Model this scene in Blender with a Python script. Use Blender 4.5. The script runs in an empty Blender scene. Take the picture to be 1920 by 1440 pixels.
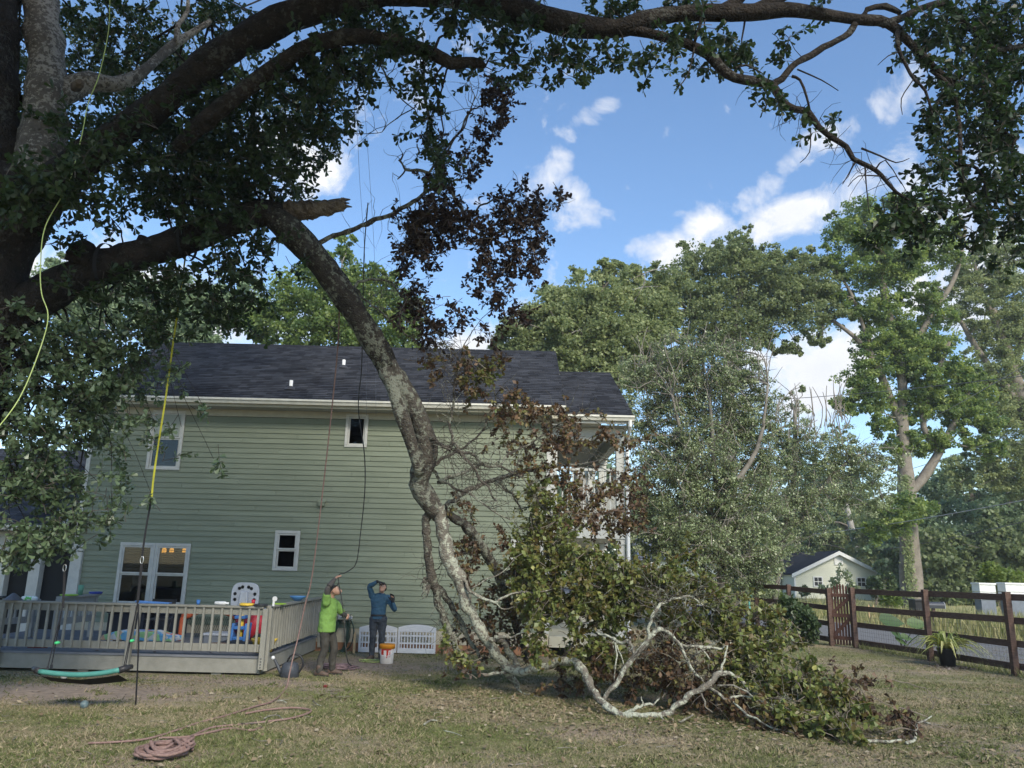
import bpy, math, random
import numpy as np
from math import sin, cos, tan, atan, atan2, radians as RAD, pi as PI, sqrt
from mathutils import Vector, Matrix
random.seed(7); RNG = np.random.default_rng(11)
S = bpy.context.scene
COL = S.collection

# ------------------------------------------------------------------ camera
FPX, CAMH = 1450.0, 2.04
TH, PH = atan(340 / FPX), 0.024
_f = np.array([0, cos(TH), sin(TH)]); _r0 = np.array([1., 0, 0]); _u0 = np.array([0, -sin(TH), cos(TH)])
_R = cos(PH) * _r0 + sin(PH) * _u0; _U = -sin(PH) * _r0 + cos(PH) * _u0
cam = bpy.data.cameras.new('camera'); cam_o = bpy.data.objects.new('camera', cam); COL.objects.link(cam_o)
cam.sensor_width = 36; cam.lens = 36 * FPX / 1920; cam.clip_end = 2000; cam.clip_start = 0.05
cam_o.matrix_world = Matrix(((_R[0], _U[0], -_f[0], 0), (_R[1], _U[1], -_f[1], 0), (_R[2], _U[2], -_f[2], CAMH), (0, 0, 0, 1)))
S.camera = cam_o
S.render.resolution_x, S.render.resolution_y = 1024, 768

def P(px, py, Y):            # world point seen at photo pixel (px, py) at depth Y
    d = _f * FPX + _R * (px - 960) + _U * (720 - py)
    return np.array([0, 0, CAMH]) + d * (Y / d[1])
def G(px, py, z=0.0):        # point of the plane z seen at photo pixel
    d = _f * FPX + _R * (px - 960) + _U * (720 - py)
    return np.array([0, 0, CAMH]) + d * ((z - CAMH) / d[2])
def PXM(px, py, Y):          # metres per photo pixel at that depth
    d = _f * FPX + _R * (px - 960) + _U * (720 - py)
    return Y / d[1]

# ------------------------------------------------------------------ world, sun, exposure
SUN_EL, SUN_AZ = RAD(36), RAD(155)
sdir = Vector((sin(SUN_AZ) * cos(SUN_EL), cos(SUN_AZ) * cos(SUN_EL), sin(SUN_EL)))
W = bpy.data.worlds.new('World'); S.world = W; W.use_nodes = True
wn, wl = W.node_tree.nodes, W.node_tree.links; wn.clear()
def N(t, nodes=None, **kw):
    n = (nodes or wn).new(t)
    for k, v in kw.items():
        setattr(n, k, v)
    return n
out = N('ShaderNodeOutputWorld'); bg = N('ShaderNodeBackground'); bg.inputs['Strength'].default_value = 0.066
sky = N('ShaderNodeTexSky', sky_type='NISHITA', sun_disc=False, sun_elevation=SUN_EL, sun_rotation=SUN_AZ)
sky.air_density = 1.0; sky.dust_density = 0.2; sky.ozone_density = 2.2
tc = N('ShaderNodeTexCoord')
def wmath(op, a, b=None, c=None, clamp=False):
    n = N('ShaderNodeMath', operation=op, use_clamp=clamp)
    for i, v in enumerate((a, b, c)):
        if v is None: continue
        if isinstance(v, (int, float)): n.inputs[i].default_value = v
        else: wl.new(v, n.inputs[i])
    return n.outputs[0]
def wnoise(scale, detail, rough, dist=0.0, vec=None):
    n = N('ShaderNodeTexNoise'); n.inputs['Scale'].default_value = scale; n.inputs['Detail'].default_value = detail
    n.inputs['Roughness'].default_value = rough; n.inputs['Distortion'].default_value = dist
    wl.new(vec or tc.outputs['Generated'], n.inputs['Vector']); return n.outputs['Fac']
def blob(px, py, rx, ry, ang):       # a cloud bank: direction in the sky, half sizes and tilt
    d = P(px, py, 100.) - np.array([0, 0, CAMH]); L = np.linalg.norm(d); d = Vector(d / L)
    e = d.cross(Vector((0, 0, 1))).normalized(); u = e.cross(d)
    a1 = e * cos(ang) + u * sin(ang); a2 = u * cos(ang) - e * sin(ang)
    rx, ry = rx * 1.35, ry * 1.5
    sb = N('ShaderNodeVectorMath', operation='SUBTRACT'); wl.new(tc.outputs['Generated'], sb.inputs[0]); sb.inputs[1].default_value = d
    vals = []
    for ax, r in ((a1, rx), (a2, ry)):
        dt = N('ShaderNodeVectorMath', operation='DOT_PRODUCT'); wl.new(sb.outputs[0], dt.inputs[0]); dt.inputs[1].default_value = ax * (FPX / r)
        vals.append(wmath('MULTIPLY', dt.outputs['Value'], dt.outputs['Value']))
    dd = N('ShaderNodeVectorMath', operation='DOT_PRODUCT'); wl.new(tc.outputs['Generated'], dd.inputs[0]); dd.inputs[1].default_value = d
    front = wmath('GREATER_THAN', dd.outputs['Value'], 0.3)
    g = wmath('EXPONENT', wmath('MULTIPLY', wmath('ADD', vals[0], vals[1]), -1.0))
    return wmath('MULTIPLY', g, front)
blobs = [(1400, 372, 190, 24, .52, 1.0), (1500, 320, 110, 11, .55, .8), (1450, 418, 150, 34, .22, 1.1), (1300, 440, 90, 22, .3, .8),
         (1065, 280, 26, 55, -.3, 1.0), (1085, 370, 30, 45, .5, 1.0), (1095, 225, 55, 18, .5, .85), (975, 345, 60, 26, .3, .62),
         (575, 330, 55, 55, -.6, 1.15), (530, 290, 40, 40, 0, 1.0), (1530, 690, 130, 60, .3, 1.15), (1640, 600, 80, 60, .4, .7),
         (1830, 350, 110, 60, .4, .9), (1860, 520, 130, 90, .3, .95), (60, 490, 80, 60, .2, 1.1), (230, 430, 90, 45, .3, .62),
         (1255, 495, 36, 26, .2, .95), (880, 645, 90, 40, .1, 1.05), (1060, 640, 260, 60, 0, .7), (1690, 190, 40, 12, .9, .5), (300, 560, 300, 70, 0, .9)]
acc = None
for (x, y, rx, ry, an, k) in blobs:
    b = wmath('MULTIPLY', blob(x, y, rx, ry, an), k); acc = b if acc is None else wmath('MAXIMUM', acc, b)
n1 = wnoise(15.0, 12, .62, .35); n2 = wnoise(2.6, 5, .55, .3)
wide = wmath('MULTIPLY', wmath('SUBTRACT', n2, .50), 2.0)
base = wmath('MAXIMUM', acc, wide)
dens = wmath('SUBTRACT', wmath('ADD', wmath('MULTIPLY', n1, 3.3), base), 2.10)
dens = wmath('MULTIPLY', dens, 1.35, clamp=True)
mixc = N('ShaderNodeMix', data_type='RGBA'); wl.new(dens, mixc.inputs['Factor'])
gam = N('ShaderNodeHueSaturation'); gam.inputs['Saturation'].default_value = 1.08; gam.inputs['Value'].default_value = 1.0
wl.new(sky.outputs['Color'], gam.inputs['Color'])
wl.new(gam.outputs['Color'], mixc.inputs['A'])
cshade = N('ShaderNodeMix', data_type='RGBA'); wl.new(wnoise(14, 4, .5), cshade.inputs['Factor'])
cshade.inputs['A'].default_value = (3.5, 3.7, 4.1, 1); cshade.inputs['B'].default_value = (5.2, 5.15, 5.1, 1)
wl.new(cshade.outputs['Result'], mixc.inputs['B'])
wl.new(mixc.outputs['Result'], bg.inputs['Color']); wl.new(bg.outputs[0], out.inputs['Surface'])

sun = bpy.data.lights.new('sun', 'SUN'); sun.energy = 1.5; sun.angle = RAD(20); sun.color = (1, .93, .80)
sun_o = bpy.data.objects.new('sun', sun); COL.objects.link(sun_o)
sun_o.rotation_euler = sdir.to_track_quat('Z', 'Y').to_euler(); sun_o.location = (-20, 20, 30)
S.view_settings.view_transform = 'Standard'; S.view_settings.look = 'None'; S.view_settings.gamma = 1.0
S.view_settings.use_curve_mapping = False; S.view_settings.exposure = 1.85

# ------------------------------------------------------------------ materials
def mat(name, c1, c2=None, rough=.7, nscale=6., bump=0., bscale=None, spec=.3, metal=0., rnd=0., stretch=None, lo=.35, hi=.65, coat=0.):
    m = bpy.data.materials.new(name); m.use_nodes = True
    n, l = m.node_tree.nodes, m.node_tree.links
    b = n['Principled BSDF']; b.inputs['Roughness'].default_value = rough
    b.inputs['Specular IOR Level'].default_value = spec; b.inputs['Metallic'].default_value = metal
    geo = N('ShaderNodeNewGeometry', n); vec = geo.outputs['Position']
    if stretch:
        mp = N('ShaderNodeMapping', n); mp.inputs['Scale'].default_value = stretch; l.new(vec, mp.inputs['Vector']); vec = mp.outputs[0]
    colout = None
    if c2 is not None:
        t = N('ShaderNodeTexNoise', n); t.inputs['Scale'].default_value = nscale; t.inputs['Detail'].default_value = 6; t.inputs['Roughness'].default_value = .6
        l.new(vec, t.inputs['Vector'])
        r = N('ShaderNodeMapRange', n); r.inputs['From Min'].default_value = lo; r.inputs['From Max'].default_value = hi; l.new(t.outputs['Fac'], r.inputs['Value'])
        x = N('ShaderNodeMix', n, data_type='RGBA'); x.inputs['A'].default_value = (*c1, 1); x.inputs['B'].default_value = (*c2, 1)
        l.new(r.outputs[0], x.inputs['Factor']); colout = x.outputs['Result']
    else:
        rgb = N('ShaderNodeRGB', n); rgb.outputs[0].default_value = (*c1, 1); colout = rgb.outputs[0]
    if rnd:
        oi = N('ShaderNodeObjectInfo', n); rr = N('ShaderNodeMapRange', n); rr.inputs['To Min'].default_value = 1 - rnd; rr.inputs['To Max'].default_value = 1 + rnd
        l.new(oi.outputs['Random'], rr.inputs['Value'])
        h = N('ShaderNodeHueSaturation', n); l.new(rr.outputs[0], h.inputs['Value']); l.new(colout, h.inputs['Color']); colout = h.outputs[0]
    l.new(colout, b.inputs['Base Color'])
    if bump:
        t2 = N('ShaderNodeTexNoise', n); t2.inputs['Scale'].default_value = bscale or nscale * 3; t2.inputs['Detail'].default_value = 5; l.new(vec, t2.inputs['Vector'])
        bp = N('ShaderNodeBump', n); bp.inputs['Strength'].default_value = bump; bp.inputs['Distance'].default_value = .02
        l.new(t2.outputs['Fac'], bp.inputs['Height']); l.new(bp.outputs[0], b.inputs['Normal'])
    return m

def leafmat(name, cols, trans=.35, rough=.5, spec=.35):
    """leaf colours picked per leaf by the attribute 'rnd' (0..1)"""
    m = bpy.data.materials.new(name); m.use_nodes = True
    n, l = m.node_tree.nodes, m.node_tree.links; b = n['Principled BSDF']; o = n['Material Output']
    at = N('ShaderNodeAttribute', n, attribute_name='rnd')
    cr = N('ShaderNodeValToRGB', n); els = cr.color_ramp.elements
    while len(els) < len(cols): els.new(.5)
    for i, c in enumerate(cols):
        els[i].position = i / (len(cols) - 1); els[i].color = (*c, 1)
    l.new(at.outputs['Fac'], cr.inputs['Fac'])
    l.new(cr.outputs[0], b.inputs['Base Color']); b.inputs['Roughness'].default_value = rough; b.inputs['Specular IOR Level'].default_value = spec
    t = N('ShaderNodeBsdfTranslucent', n)
    h = N('ShaderNodeHueSaturation', n); h.inputs['Saturation'].default_value = 1.15; h.inputs['Value'].default_value = 1.3; l.new(cr.outputs[0], h.inputs['Color']); l.new(h.outputs[0], t.inputs['Color'])
    mx = N('ShaderNodeMixShader', n); mx.inputs[0].default_value = trans
    l.new(b.outputs[0], mx.inputs[1]); l.new(t.outputs[0], mx.inputs[2]); l.new(mx.outputs[0], o.inputs['Surface'])
    return m

def barkmat(name, c1, c2, lich=None, lamt=.5, scale=5, bump=.7, lscale=9):
    m = bpy.data.materials.new(name); m.use_nodes = True
    n, l = m.node_tree.nodes, m.node_tree.links; b = n['Principled BSDF']; b.inputs['Roughness'].default_value = .9; b.inputs['Specular IOR Level'].default_value = .15
    geo = N('ShaderNodeNewGeometry', n)
    t = N('ShaderNodeTexNoise', n); t.inputs['Scale'].default_value = scale; t.inputs['Detail'].default_value = 8; t.inputs['Roughness'].default_value = .7; l.new(geo.outputs['Position'], t.inputs['Vector'])
    x = N('ShaderNodeMix', n, data_type='RGBA'); x.inputs['A'].default_value = (*c1, 1); x.inputs['B'].default_value = (*c2, 1)
    r = N('ShaderNodeMapRange', n); r.inputs['From Min'].default_value = .35; r.inputs['From Max'].default_value = .68; l.new(t.outputs['Fac'], r.inputs['Value']); l.new(r.outputs[0], x.inputs['Factor'])
    col = x.outputs['Result']
    if lich:
        t3 = N('ShaderNodeTexNoise', n); t3.inputs['Scale'].default_value = lscale; t3.inputs['Detail'].default_value = 9; t3.inputs['Roughness'].default_value = .72; l.new(geo.outputs['Position'], t3.inputs['Vector'])
        t4 = N('ShaderNodeTexNoise', n); t4.inputs['Scale'].default_value = 1.3; t4.inputs['Detail'].default_value = 3; l.new(geo.outputs['Position'], t4.inputs['Vector'])
        ad = N('ShaderNodeMath', n, operation='MULTIPLY_ADD'); l.new(t4.outputs['Fac'], ad.inputs[0]); ad.inputs[1].default_value = .5; l.new(t3.outputs['Fac'], ad.inputs[2])
        r3 = N('ShaderNodeMapRange', n); r3.inputs['From Min'].default_value = .74 - .16 * (lamt - .5) ; r3.inputs['From Max'].default_value = .80 - .16 * (lamt - .5); l.new(ad.outputs[0], r3.inputs['Value'])
        x2 = N('ShaderNodeMix', n, data_type='RGBA'); l.new(col, x2.inputs['A']); x2.inputs['B'].default_value = (*lich, 1); l.new(r3.outputs[0], x2.inputs['Factor']); col = x2.outputs['Result']
    l.new(col, b.inputs['Base Color'])
    t2 = N('ShaderNodeTexNoise', n); t2.inputs['Scale'].default_value = scale * 5; t2.inputs['Detail'].default_value = 6; l.new(geo.outputs['Position'], t2.inputs['Vector'])
    bp = N('ShaderNodeBump', n); bp.inputs['Strength'].default_value = bump; bp.inputs['Distance'].default_value = .06
    l.new(t2.outputs['Fac'], bp.inputs['Height']); l.new(bp.outputs[0], b.inputs['Normal'])
    return m

# ------------------------------------------------------------------ mesh helpers
class MB:
    def __init__(s): s.v = []; s.f = []; s.n = 0
    def add(s, v, f):
        v = np.asarray(v, float); s.v.append(v)
        s.f += [tuple(i + s.n for i in q) for q in f]; s.n += len(v); return s
    def box(s, x0, x1, y0, y1, z0, z1):
        v = [(x0, y0, z0), (x1, y0, z0), (x1, y1, z0), (x0, y1, z0), (x0, y0, z1), (x1, y0, z1), (x1, y1, z1), (x0, y1, z1)]
        return s.add(v, [(0, 3, 2, 1), (4, 5, 6, 7), (0, 1, 5, 4), (1, 2, 6, 5), (2, 3, 7, 6), (3, 0, 4, 7)])
    def bar(s, a, b, w, h, up=(0, 0, 1)):
        a = np.array(a, float); b = np.array(b, float); t = b - a; t /= np.linalg.norm(t); u = np.array(up, float)
        sd = np.cross(t, u); sd /= np.linalg.norm(sd); u = np.cross(sd, t)
        q = [a + sd * i * w / 2 + u * j * h / 2 for i, j in ((-1, -1), (1, -1), (1, 1), (-1, 1))] + [b + sd * i * w / 2 + u * j * h / 2 for i, j in ((-1, -1), (1, -1), (1, 1), (-1, 1))]
        return s.add(q, [(0, 1, 2, 3), (7, 6, 5, 4), (0, 4, 5, 1), (1, 5, 6, 2), (2, 6, 7, 3), (3, 7, 4, 0)])
    def tube(s, pts, r, n=8, caps=True, jit=0.):
        pts = np.asarray(pts, float); k = len(pts); r = np.broadcast_to(np.asarray(r, float), (k,))
        t = np.gradient(pts, axis=0); t /= np.maximum(np.linalg.norm(t, axis=1, keepdims=True), 1e-9)
        ref = np.array([0.31, .17, .93]); 
        if abs(np.mean(t @ ref)) > .85: ref = np.array([.9, .35, .1])
        a = np.cross(t, ref); a /= np.linalg.norm(a, axis=1, keepdims=True); b = np.cross(t, a)
        ang = np.arange(n) * 2 * PI / n
        rr = r[:, None] * np.ones((k, n))
        if jit: rr = rr * (1 + jit * RNG.normal(size=(k, n)))
        v = pts[:, None, :] + rr[..., None] * (np.cos(ang)[None, :, None] * a[:, None, :] + np.sin(ang)[None, :, None] * b[:, None, :])
        v = v.reshape(-1, 3); f = []
        for i in range(k - 1):
            for j in range(n):
                j2 = (j + 1) % n
                f.append((i * n + j, i * n + j2, (i + 1) * n + j2, (i + 1) * n + j))
        if caps:
            f.append(tuple(range(n - 1, -1, -1))); f.append(tuple((k - 1) * n + j for j in range(n)))
        return s.add(v, f)
    def lathe(s, prof, c=(0, 0, 0), n=20, axis='z'):
        k = len(prof); v = []
        for (r, h) in prof:
            for j in range(n):
                a = 2 * PI * j / n; x, y, z = r * cos(a), r * sin(a), h
                if axis == 'x': x, y, z = z, x, y
                if axis == 'y': x, y, z = x, z, y
                v.append((c[0] + x, c[1] + y, c[2] + z))
        f = [(i * n + j, i * n + (j + 1) % n, (i + 1) * n + (j + 1) % n, (i + 1) * n + j) for i in range(k - 1) for j in range(n)]
        f.append(tuple(range(n - 1, -1, -1))); f.append(tuple((k - 1) * n + j for j in range(n)))
        return s.add(v, f)
    def sphere(s, c, r, n=12, m=8):
        r = np.broadcast_to(np.array(r, float), (3,))
        prof = [(sin(PI * i / m), -cos(PI * i / m)) for i in range(1, m)]
        v = []; 
        for (rr, h) in prof:
            for j in range(n): v.append((rr * cos(2 * PI * j / n), rr * sin(2 * PI * j / n), h))
        v = np.array(v + [(0, 0, -1), (0, 0, 1)]) * r + np.array(c); k = m - 1
        f = [(i * n + j, i * n + (j + 1) % n, (i + 1) * n + (j + 1) % n, (i + 1) * n + j) for i in range(k - 1) for j in range(n)]
        f += [(k * n, (j + 1) % n, j) for j in range(n)] + [(k * n + 1, (k - 1) * n + j, (k - 1) * n + (j + 1) % n) for j in range(n)]
        return s.add(v, f)
    def prism(s, poly, a, b):
        """poly: list of 3D points; extruded by the vector b-a"""
        d = np.array(b, float) - np.array(a, float); p = np.array(poly, float); k = len(p)
        return s.add(np.vstack([p, p + d]), [tuple(range(k - 1, -1, -1)), tuple(range(k, 2 * k))] + [(i, (i + 1) % k, k + (i + 1) % k, k + i) for i in range(k)])
    def mesh(s, name):
        me = bpy.data.meshes.new(name)
        v = np.vstack(s.v) if s.v else np.zeros((0, 3))
        me.from_pydata(v.tolist(), [], s.f); me.update(); return me

def wloc(o):
    p = Vector((0, 0, 0))
    while o is not None: p = p + o.location; o = o.parent
    return p
def link(o, parent=None, local=False):
    COL.objects.link(o)
    if parent is not None:
        o.parent = parent
        if not local: o.location = -wloc(parent)
    return o
def obj(name, mb, m, parent=None, kind=None, smooth=False, local=False, bevel=0.):
    me = mb.mesh(name) if isinstance(mb, MB) else mb
    if m is not None:
        for q in (m if isinstance(m, (list, tuple)) else [m]): me.materials.append(q)
    if smooth: me.polygons.foreach_set('use_smooth', [True] * len(me.polygons))
    o = bpy.data.objects.new(name, me); link(o, parent, local)
    if kind: o['kind'] = kind
    if bevel:
        bv = o.modifiers.new('bevel', 'BEVEL'); bv.width = bevel; bv.segments = 2; bv.limit_method = 'ANGLE'
    return o
def tag(o, label, cat, group=None):
    o['label'] = label; o['category'] = cat
    if group: o['group'] = group
    return o
def thing(name, label, cat, loc=(0, 0, 0), group=None):
    o = bpy.data.objects.new(name, None); o.empty_display_size = .2; o.location = Vector(loc); COL.objects.link(o)
    return tag(o, label, cat, group)
def dup(root, loc, label=None, rotz=None, group=None):
    r = root.copy(); COL.objects.link(r); r.location = Vector(loc)
    if rotz is not None: r.rotation_euler.z = rotz
    if label: r['label'] = label
    if group: r['group'] = group
    for ch in list(root.children):
        c = ch.copy(); COL.objects.link(c); c.parent = r
        for g in list(ch.children):
            d = g.copy(); COL.objects.link(d); d.parent = c
    return r
def spline(pts, rad=None, step=.15):
    """Catmull-Rom resample of a polyline (and its radii)"""
    pts = np.asarray(pts, float); k = len(pts)
    rad = np.ones(k) if rad is None else np.asarray(rad, float)
    q = np.hstack([pts, rad[:, None]]); q = np.vstack([2 * q[0] - q[1], q, 2 * q[-1] - q[-2]])
    outp = []
    for i in range(1, k):
        p0, p1, p2, p3 = q[i - 1], q[i], q[i + 1], q[i + 2]
        m = max(2, int(np.linalg.norm((p2 - p1)[:3]) / step))
        for t in np.arange(m) / m:
            outp.append(.5 * ((2 * p1) + (-p0 + p2) * t + (2 * p0 - 5 * p1 + 4 * p2 - p3) * t * t + (-p0 + 3 * p1 - 3 * p2 + p3) * t ** 3))
    outp.append(q[-2]); o = np.array(outp)
    return o[:, :3], np.maximum(o[:, 3], .001)
def pxpath(lst, step=.15):
    """[(px, py, Y, half width in px)...] -> points, radii"""
    pts = [P(a, b, Y) for a, b, Y, w in lst]; rad = [w * PXM(a, b, Y) for a, b, Y, w in lst]
    return spline(pts, rad, step)
def rope(name, pts, r, m, label, cat, parent=None, step=.06, n=6, group=None):
    p, _ = spline(pts, None, step); mb = MB().tube(p, r, n)
    o = obj(name, mb, m, parent, smooth=True)
    if parent is None: tag(o, label, cat, group)
    return o

LEAF6 = np.array([(0, 0, 0), (.5, .15, .04), (.86, .27, .05), (1.0, 0, 0), (.86, -.27, .05), (.5, -.15, .04)])
LEAF4 = np.array([(0, 0, 0), (.55, .3, .05), (1.0, 0, 0), (.55, -.3, .05)])
def leaf_mesh(name, pos, dirs, nrm, size, rnd, m, parent=None, kind='stuff', tmpl=LEAF4, width=1.0):
    N_ = len(pos); d = dirs / np.linalg.norm(dirs, axis=1, keepdims=True)
    s = np.cross(d, nrm); s /= np.maximum(np.linalg.norm(s, axis=1, keepdims=True), 1e-6); n = np.cross(s, d); k = len(tmpl)
    v = pos[:, None, :] + size[:, None, None] * (tmpl[None, :, 0:1] * d[:, None, :] + width * tmpl[None, :, 1:2] * s[:, None, :] + tmpl[None, :, 2:3] * n[:, None, :])
    v = v.reshape(-1, 3)
    if k == 6: f = np.array([(0, 1, 5, 5), (1, 2, 4, 5), (2, 3, 4, 4)]); tris = np.array([(0, 1, 5), (1, 2, 3), (1, 3, 5), (3, 4, 5)])
    elif k == 4: tris = np.array([(0, 1, 2), (0, 2, 3)])
    else: tris = np.array([(0, 1, 2)])
    idx = (np.arange(N_)[:, None, None] * k + tris[None]).reshape(-1)
    nt = N_ * len(tris)
    me = bpy.data.meshes.new(name); me.vertices.add(len(v)); me.vertices.foreach_set('co', v.ravel())
    me.loops.add(len(idx)); me.loops.foreach_set('vertex_index', idx.astype(np.int32))
    me.polygons.add(nt); me.polygons.foreach_set('loop_start', (np.arange(nt) * 3).astype(np.int32))
    at = me.attributes.new('rnd', 'FLOAT', 'POINT'); at.data.foreach_set('value', np.repeat(np.clip(rnd, 0, 1), k).astype(np.float32))
    me.update(); me.validate()
    me.materials.append(m)
    o = bpy.data.objects.new(name, me); link(o, parent)
    if kind: o['kind'] = kind
    return o
def unit(n): 
    v = RNG.normal(size=(n, 3)); return v / np.linalg.norm(v, axis=1, keepdims=True)

class Foliage:
    """collects twigs and leaves for a crown"""
    def __init__(s): s.pos = []; s.dir = []; s.nrm = []; s.size = []; s.rnd = []; s.tw = MB()
    def leaf(s, p, d, n, size, rnd):
        s.pos.append(p); s.dir.append(d); s.nrm.append(n); s.size.append(size); s.rnd.append(rnd)
    def sprig(s, p, d, L, nros, lsize, cbias, droop=.35, nl=(4, 7), bare=False, tr=.006):
        k = 5; pts = [np.array(p)]; dd = d / np.linalg.norm(d)
        for i in range(k - 1):
            dd = dd + RNG.normal(size=3) * .22 + np.array([0, 0, -droop * .25]); dd /= np.linalg.norm(dd); pts.append(pts[-1] + dd * L / (k - 1))
        pts = np.array(pts); s.tw.tube(pts, np.linspace(tr, tr * .35, k), 3, caps=False)
        if bare: return pts
        for q in range(nros):
            t = (.3 + .7 * (q + RNG.random()) / nros) * (k - 1); i = min(int(t), k - 2); c = pts[i] + (pts[i + 1] - pts[i]) * (t - i)
            m = RNG.integers(nl[0], nl[1] + 1)
            ds = dd[None] * .55 + unit(m) * .85 + np.array([0, 0, -.12]); ns = unit(m) * .7 + np.array([0, 0, .7])
            s.pos.append(c[None] + unit(m) * .015); s.dir.append(ds); s.nrm.append(ns)
            s.size.append(lsize * RNG.uniform(.65, 1.2, m)); s.rnd.append(cbias + RNG.normal(size=m) * .16)
        return pts
    def clump(s, C, r, nsprig, lsize=.11, cbias=.5, L=.5, droop=.35, nros=4, shell=.0, tr=.006, bare=0.):
        C = np.array(C); r = np.broadcast_to(np.array(r, float), (3,))
        u = unit(nsprig) * (RNG.random((nsprig, 1)) ** (1 / 3.) * (1 - shell) + shell)
        sub = cbias + RNG.normal(size=nsprig) * .1
        for i in range(nsprig):
            p = C + u[i] * r * .85; d = u[i] * .7 + RNG.normal(size=3) * .6
            s.sprig(p - d / np.linalg.norm(d) * L * .5, d, L * RNG.uniform(.6, 1.3), nros, lsize, sub[i], droop, bare=RNG.random() < bare, tr=tr)
    def build(s, root, lm, tm, name='foliage', tname='twigs', tmpl=LEAF6, width=1.0):
        if s.pos:
            leaf_mesh(name, np.vstack(s.pos), np.vstack(s.dir), np.vstack(s.nrm), np.concatenate(s.size), np.concatenate(s.rnd), lm, root, 'stuff', tmpl, width)
        if s.tw.n: obj(tname, s.tw, tm, root, kind='stuff')
# ------------------------------------------------------------------ ground, lawn, road
def lawn_mat(name, blade=False):
    m = bpy.data.materials.new(name); m.use_nodes = True
    n, l = m.node_tree.nodes, m.node_tree.links; b = n['Principled BSDF']; b.inputs['Roughness'].default_value = .85; b.inputs['Specular IOR Level'].default_value = .1
    geo = N('ShaderNodeNewGeometry', n)
    mp = N('ShaderNodeMapping', n); mp.inputs['Scale'].default_value = (1, 1, 0); l.new(geo.outputs['Position'], mp.inputs['Vector'])
    def ns(sc, de=5, ro=.6):
        t = N('ShaderNodeTexNoise', n); t.inputs['Scale'].default_value = sc; t.inputs['Detail'].default_value = de; t.inputs['Roughness'].default_value = ro
        l.new(mp.outputs[0], t.inputs['Vector']); return t.outputs['Fac']
    def rng(v, a, c):
        r = N('ShaderNodeMapRange', n); r.inputs['From Min'].default_value = a; r.inputs['From Max'].default_value = c; l.new(v, r.inputs['Value']); return r.outputs[0]
    def mix(f, a, c):
        x = N('ShaderNodeMix', n, data_type='RGBA')
        l.new(f, x.inputs['Factor'])
        for k, v in (('A', a), ('B', c)):
            if isinstance(v, tuple): x.inputs[k].default_value = (*v, 1)
            else: l.new(v, x.inputs[k])
        return x.outputs['Result']
    g1, g2 = ((.105, .135, .042), (.19, .215, .08)) if blade else ((.13, .13, .06), (.21, .195, .10))
    green = mix(rng(ns(3.5), .35, .65), g1, g2)
    straw = mix(rng(ns(14), .3, .7), (.36, .30, .195), (.23, .185, .12))
    nf = ns(.55, 6, .65)
    if blade:
        ar = N('ShaderNodeAttribute', n, attribute_name='rnd'); ma = N('ShaderNodeMath', n, operation='MULTIPLY_ADD'); l.new(ar.outputs['Fac'], ma.inputs[0]); ma.inputs[1].default_value = .34; l.new(nf, ma.inputs[2])
        ms = N('ShaderNodeMath', n, operation='SUBTRACT'); l.new(ma.outputs[0], ms.inputs[0]); ms.inputs[1].default_value = .17; nf = ms.outputs[0]
    f1 = rng(nf, .47, .61)
    col = mix(f1, green, straw)
    if not blade:
        dirt = mix(rng(ns(9), .3, .7), (.19, .15, .115), (.34, .27, .21))
        col = mix(rng(ns(.42, 7, .7), .52, .63), col, dirt)
        # worn bare earth below the swing and along the deck
        at = N('ShaderNodeAttribute', n, attribute_name='worn'); 
        ad = N('ShaderNodeMath', n, operation='MULTIPLY_ADD'); l.new(ns(5, 6), ad.inputs[0]); ad.inputs[1].default_value = .8; l.new(at.outputs['Fac'], ad.inputs[2])
        col = mix(rng(ad.outputs[0], .62, .95), col, dirt)
    else:
        at = N('ShaderNodeAttribute', n, attribute_name='rnd'); h = N('ShaderNodeHueSaturation', n)
        l.new(rng(at.outputs['Fac'], -.75, .85), h.inputs['Value']); l.new(col, h.inputs['Color']); col = h.outputs[0]
    l.new(col, b.inputs['Base Color'])
    if not blade:
        bp = N('ShaderNodeBump', n); bp.inputs['Strength'].default_value = .6; bp.inputs['Distance'].default_value = .03; l.new(ns(60, 4), bp.inputs['Height']); l.new(bp.outputs[0], b.inputs['Normal'])
    return m
def worn(x, y):
    w = 0
    for (cx, cy, rx, ry, k) in ((-6.4, 12.6, 2.2, 1.0, 1.), (-3.2, 16.4, 1.6, 1.5, .8), (-4.2, 13.9, 1.6, .5, .7), (1.2, 10.6, 1.3, .6, .55), (6.3, 9.9, 1.6, .8, .5), (-6, 14.3, 3, .4, .6), (10.65, 20.0, .7, .6, .8)):
        w = np.maximum(w, k * np.exp(-(((x - cx) / rx) ** 2 + ((y - cy) / ry) ** 2)))
    return w
def gz(x, y):      # gentle unevenness of the lawn, flat near the buildings
    return .02 * np.sin(x * 1.3 + y * .7) * np.sin(y * 1.1 - x * .4) * np.clip((18 - y) / 4, 0, 1) * np.clip((9 - x) / 3, 0, 1)
nx = 110
gx = np.concatenate([[-600, -200, -80, -40, -20], np.linspace(-13, 17, nx), [25, 40, 80, 200, 600]])
gy = np.concatenate([[-200, -60, -20], np.linspace(-2, 30, 110), [36, 50, 80, 150, 400, 1200]])
XX, YY = np.meshgrid(gx, gy); ZZ = gz(XX, YY)
mb = MB(); w_ = len(gx); h_ = len(gy)
mb.add(np.stack([XX, YY, ZZ], -1).reshape(-1, 3), [(j * w_ + i, j * w_ + i + 1, (j + 1) * w_ + i + 1, (j + 1) * w_ + i) for j in range(h_ - 1) for i in range(w_ - 1)])
gm = mb.mesh('lawn'); at = gm.attributes.new('worn', 'FLOAT', 'POINT'); at.data.foreach_set('value', worn(XX, YY).ravel().astype(np.float32))
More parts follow.
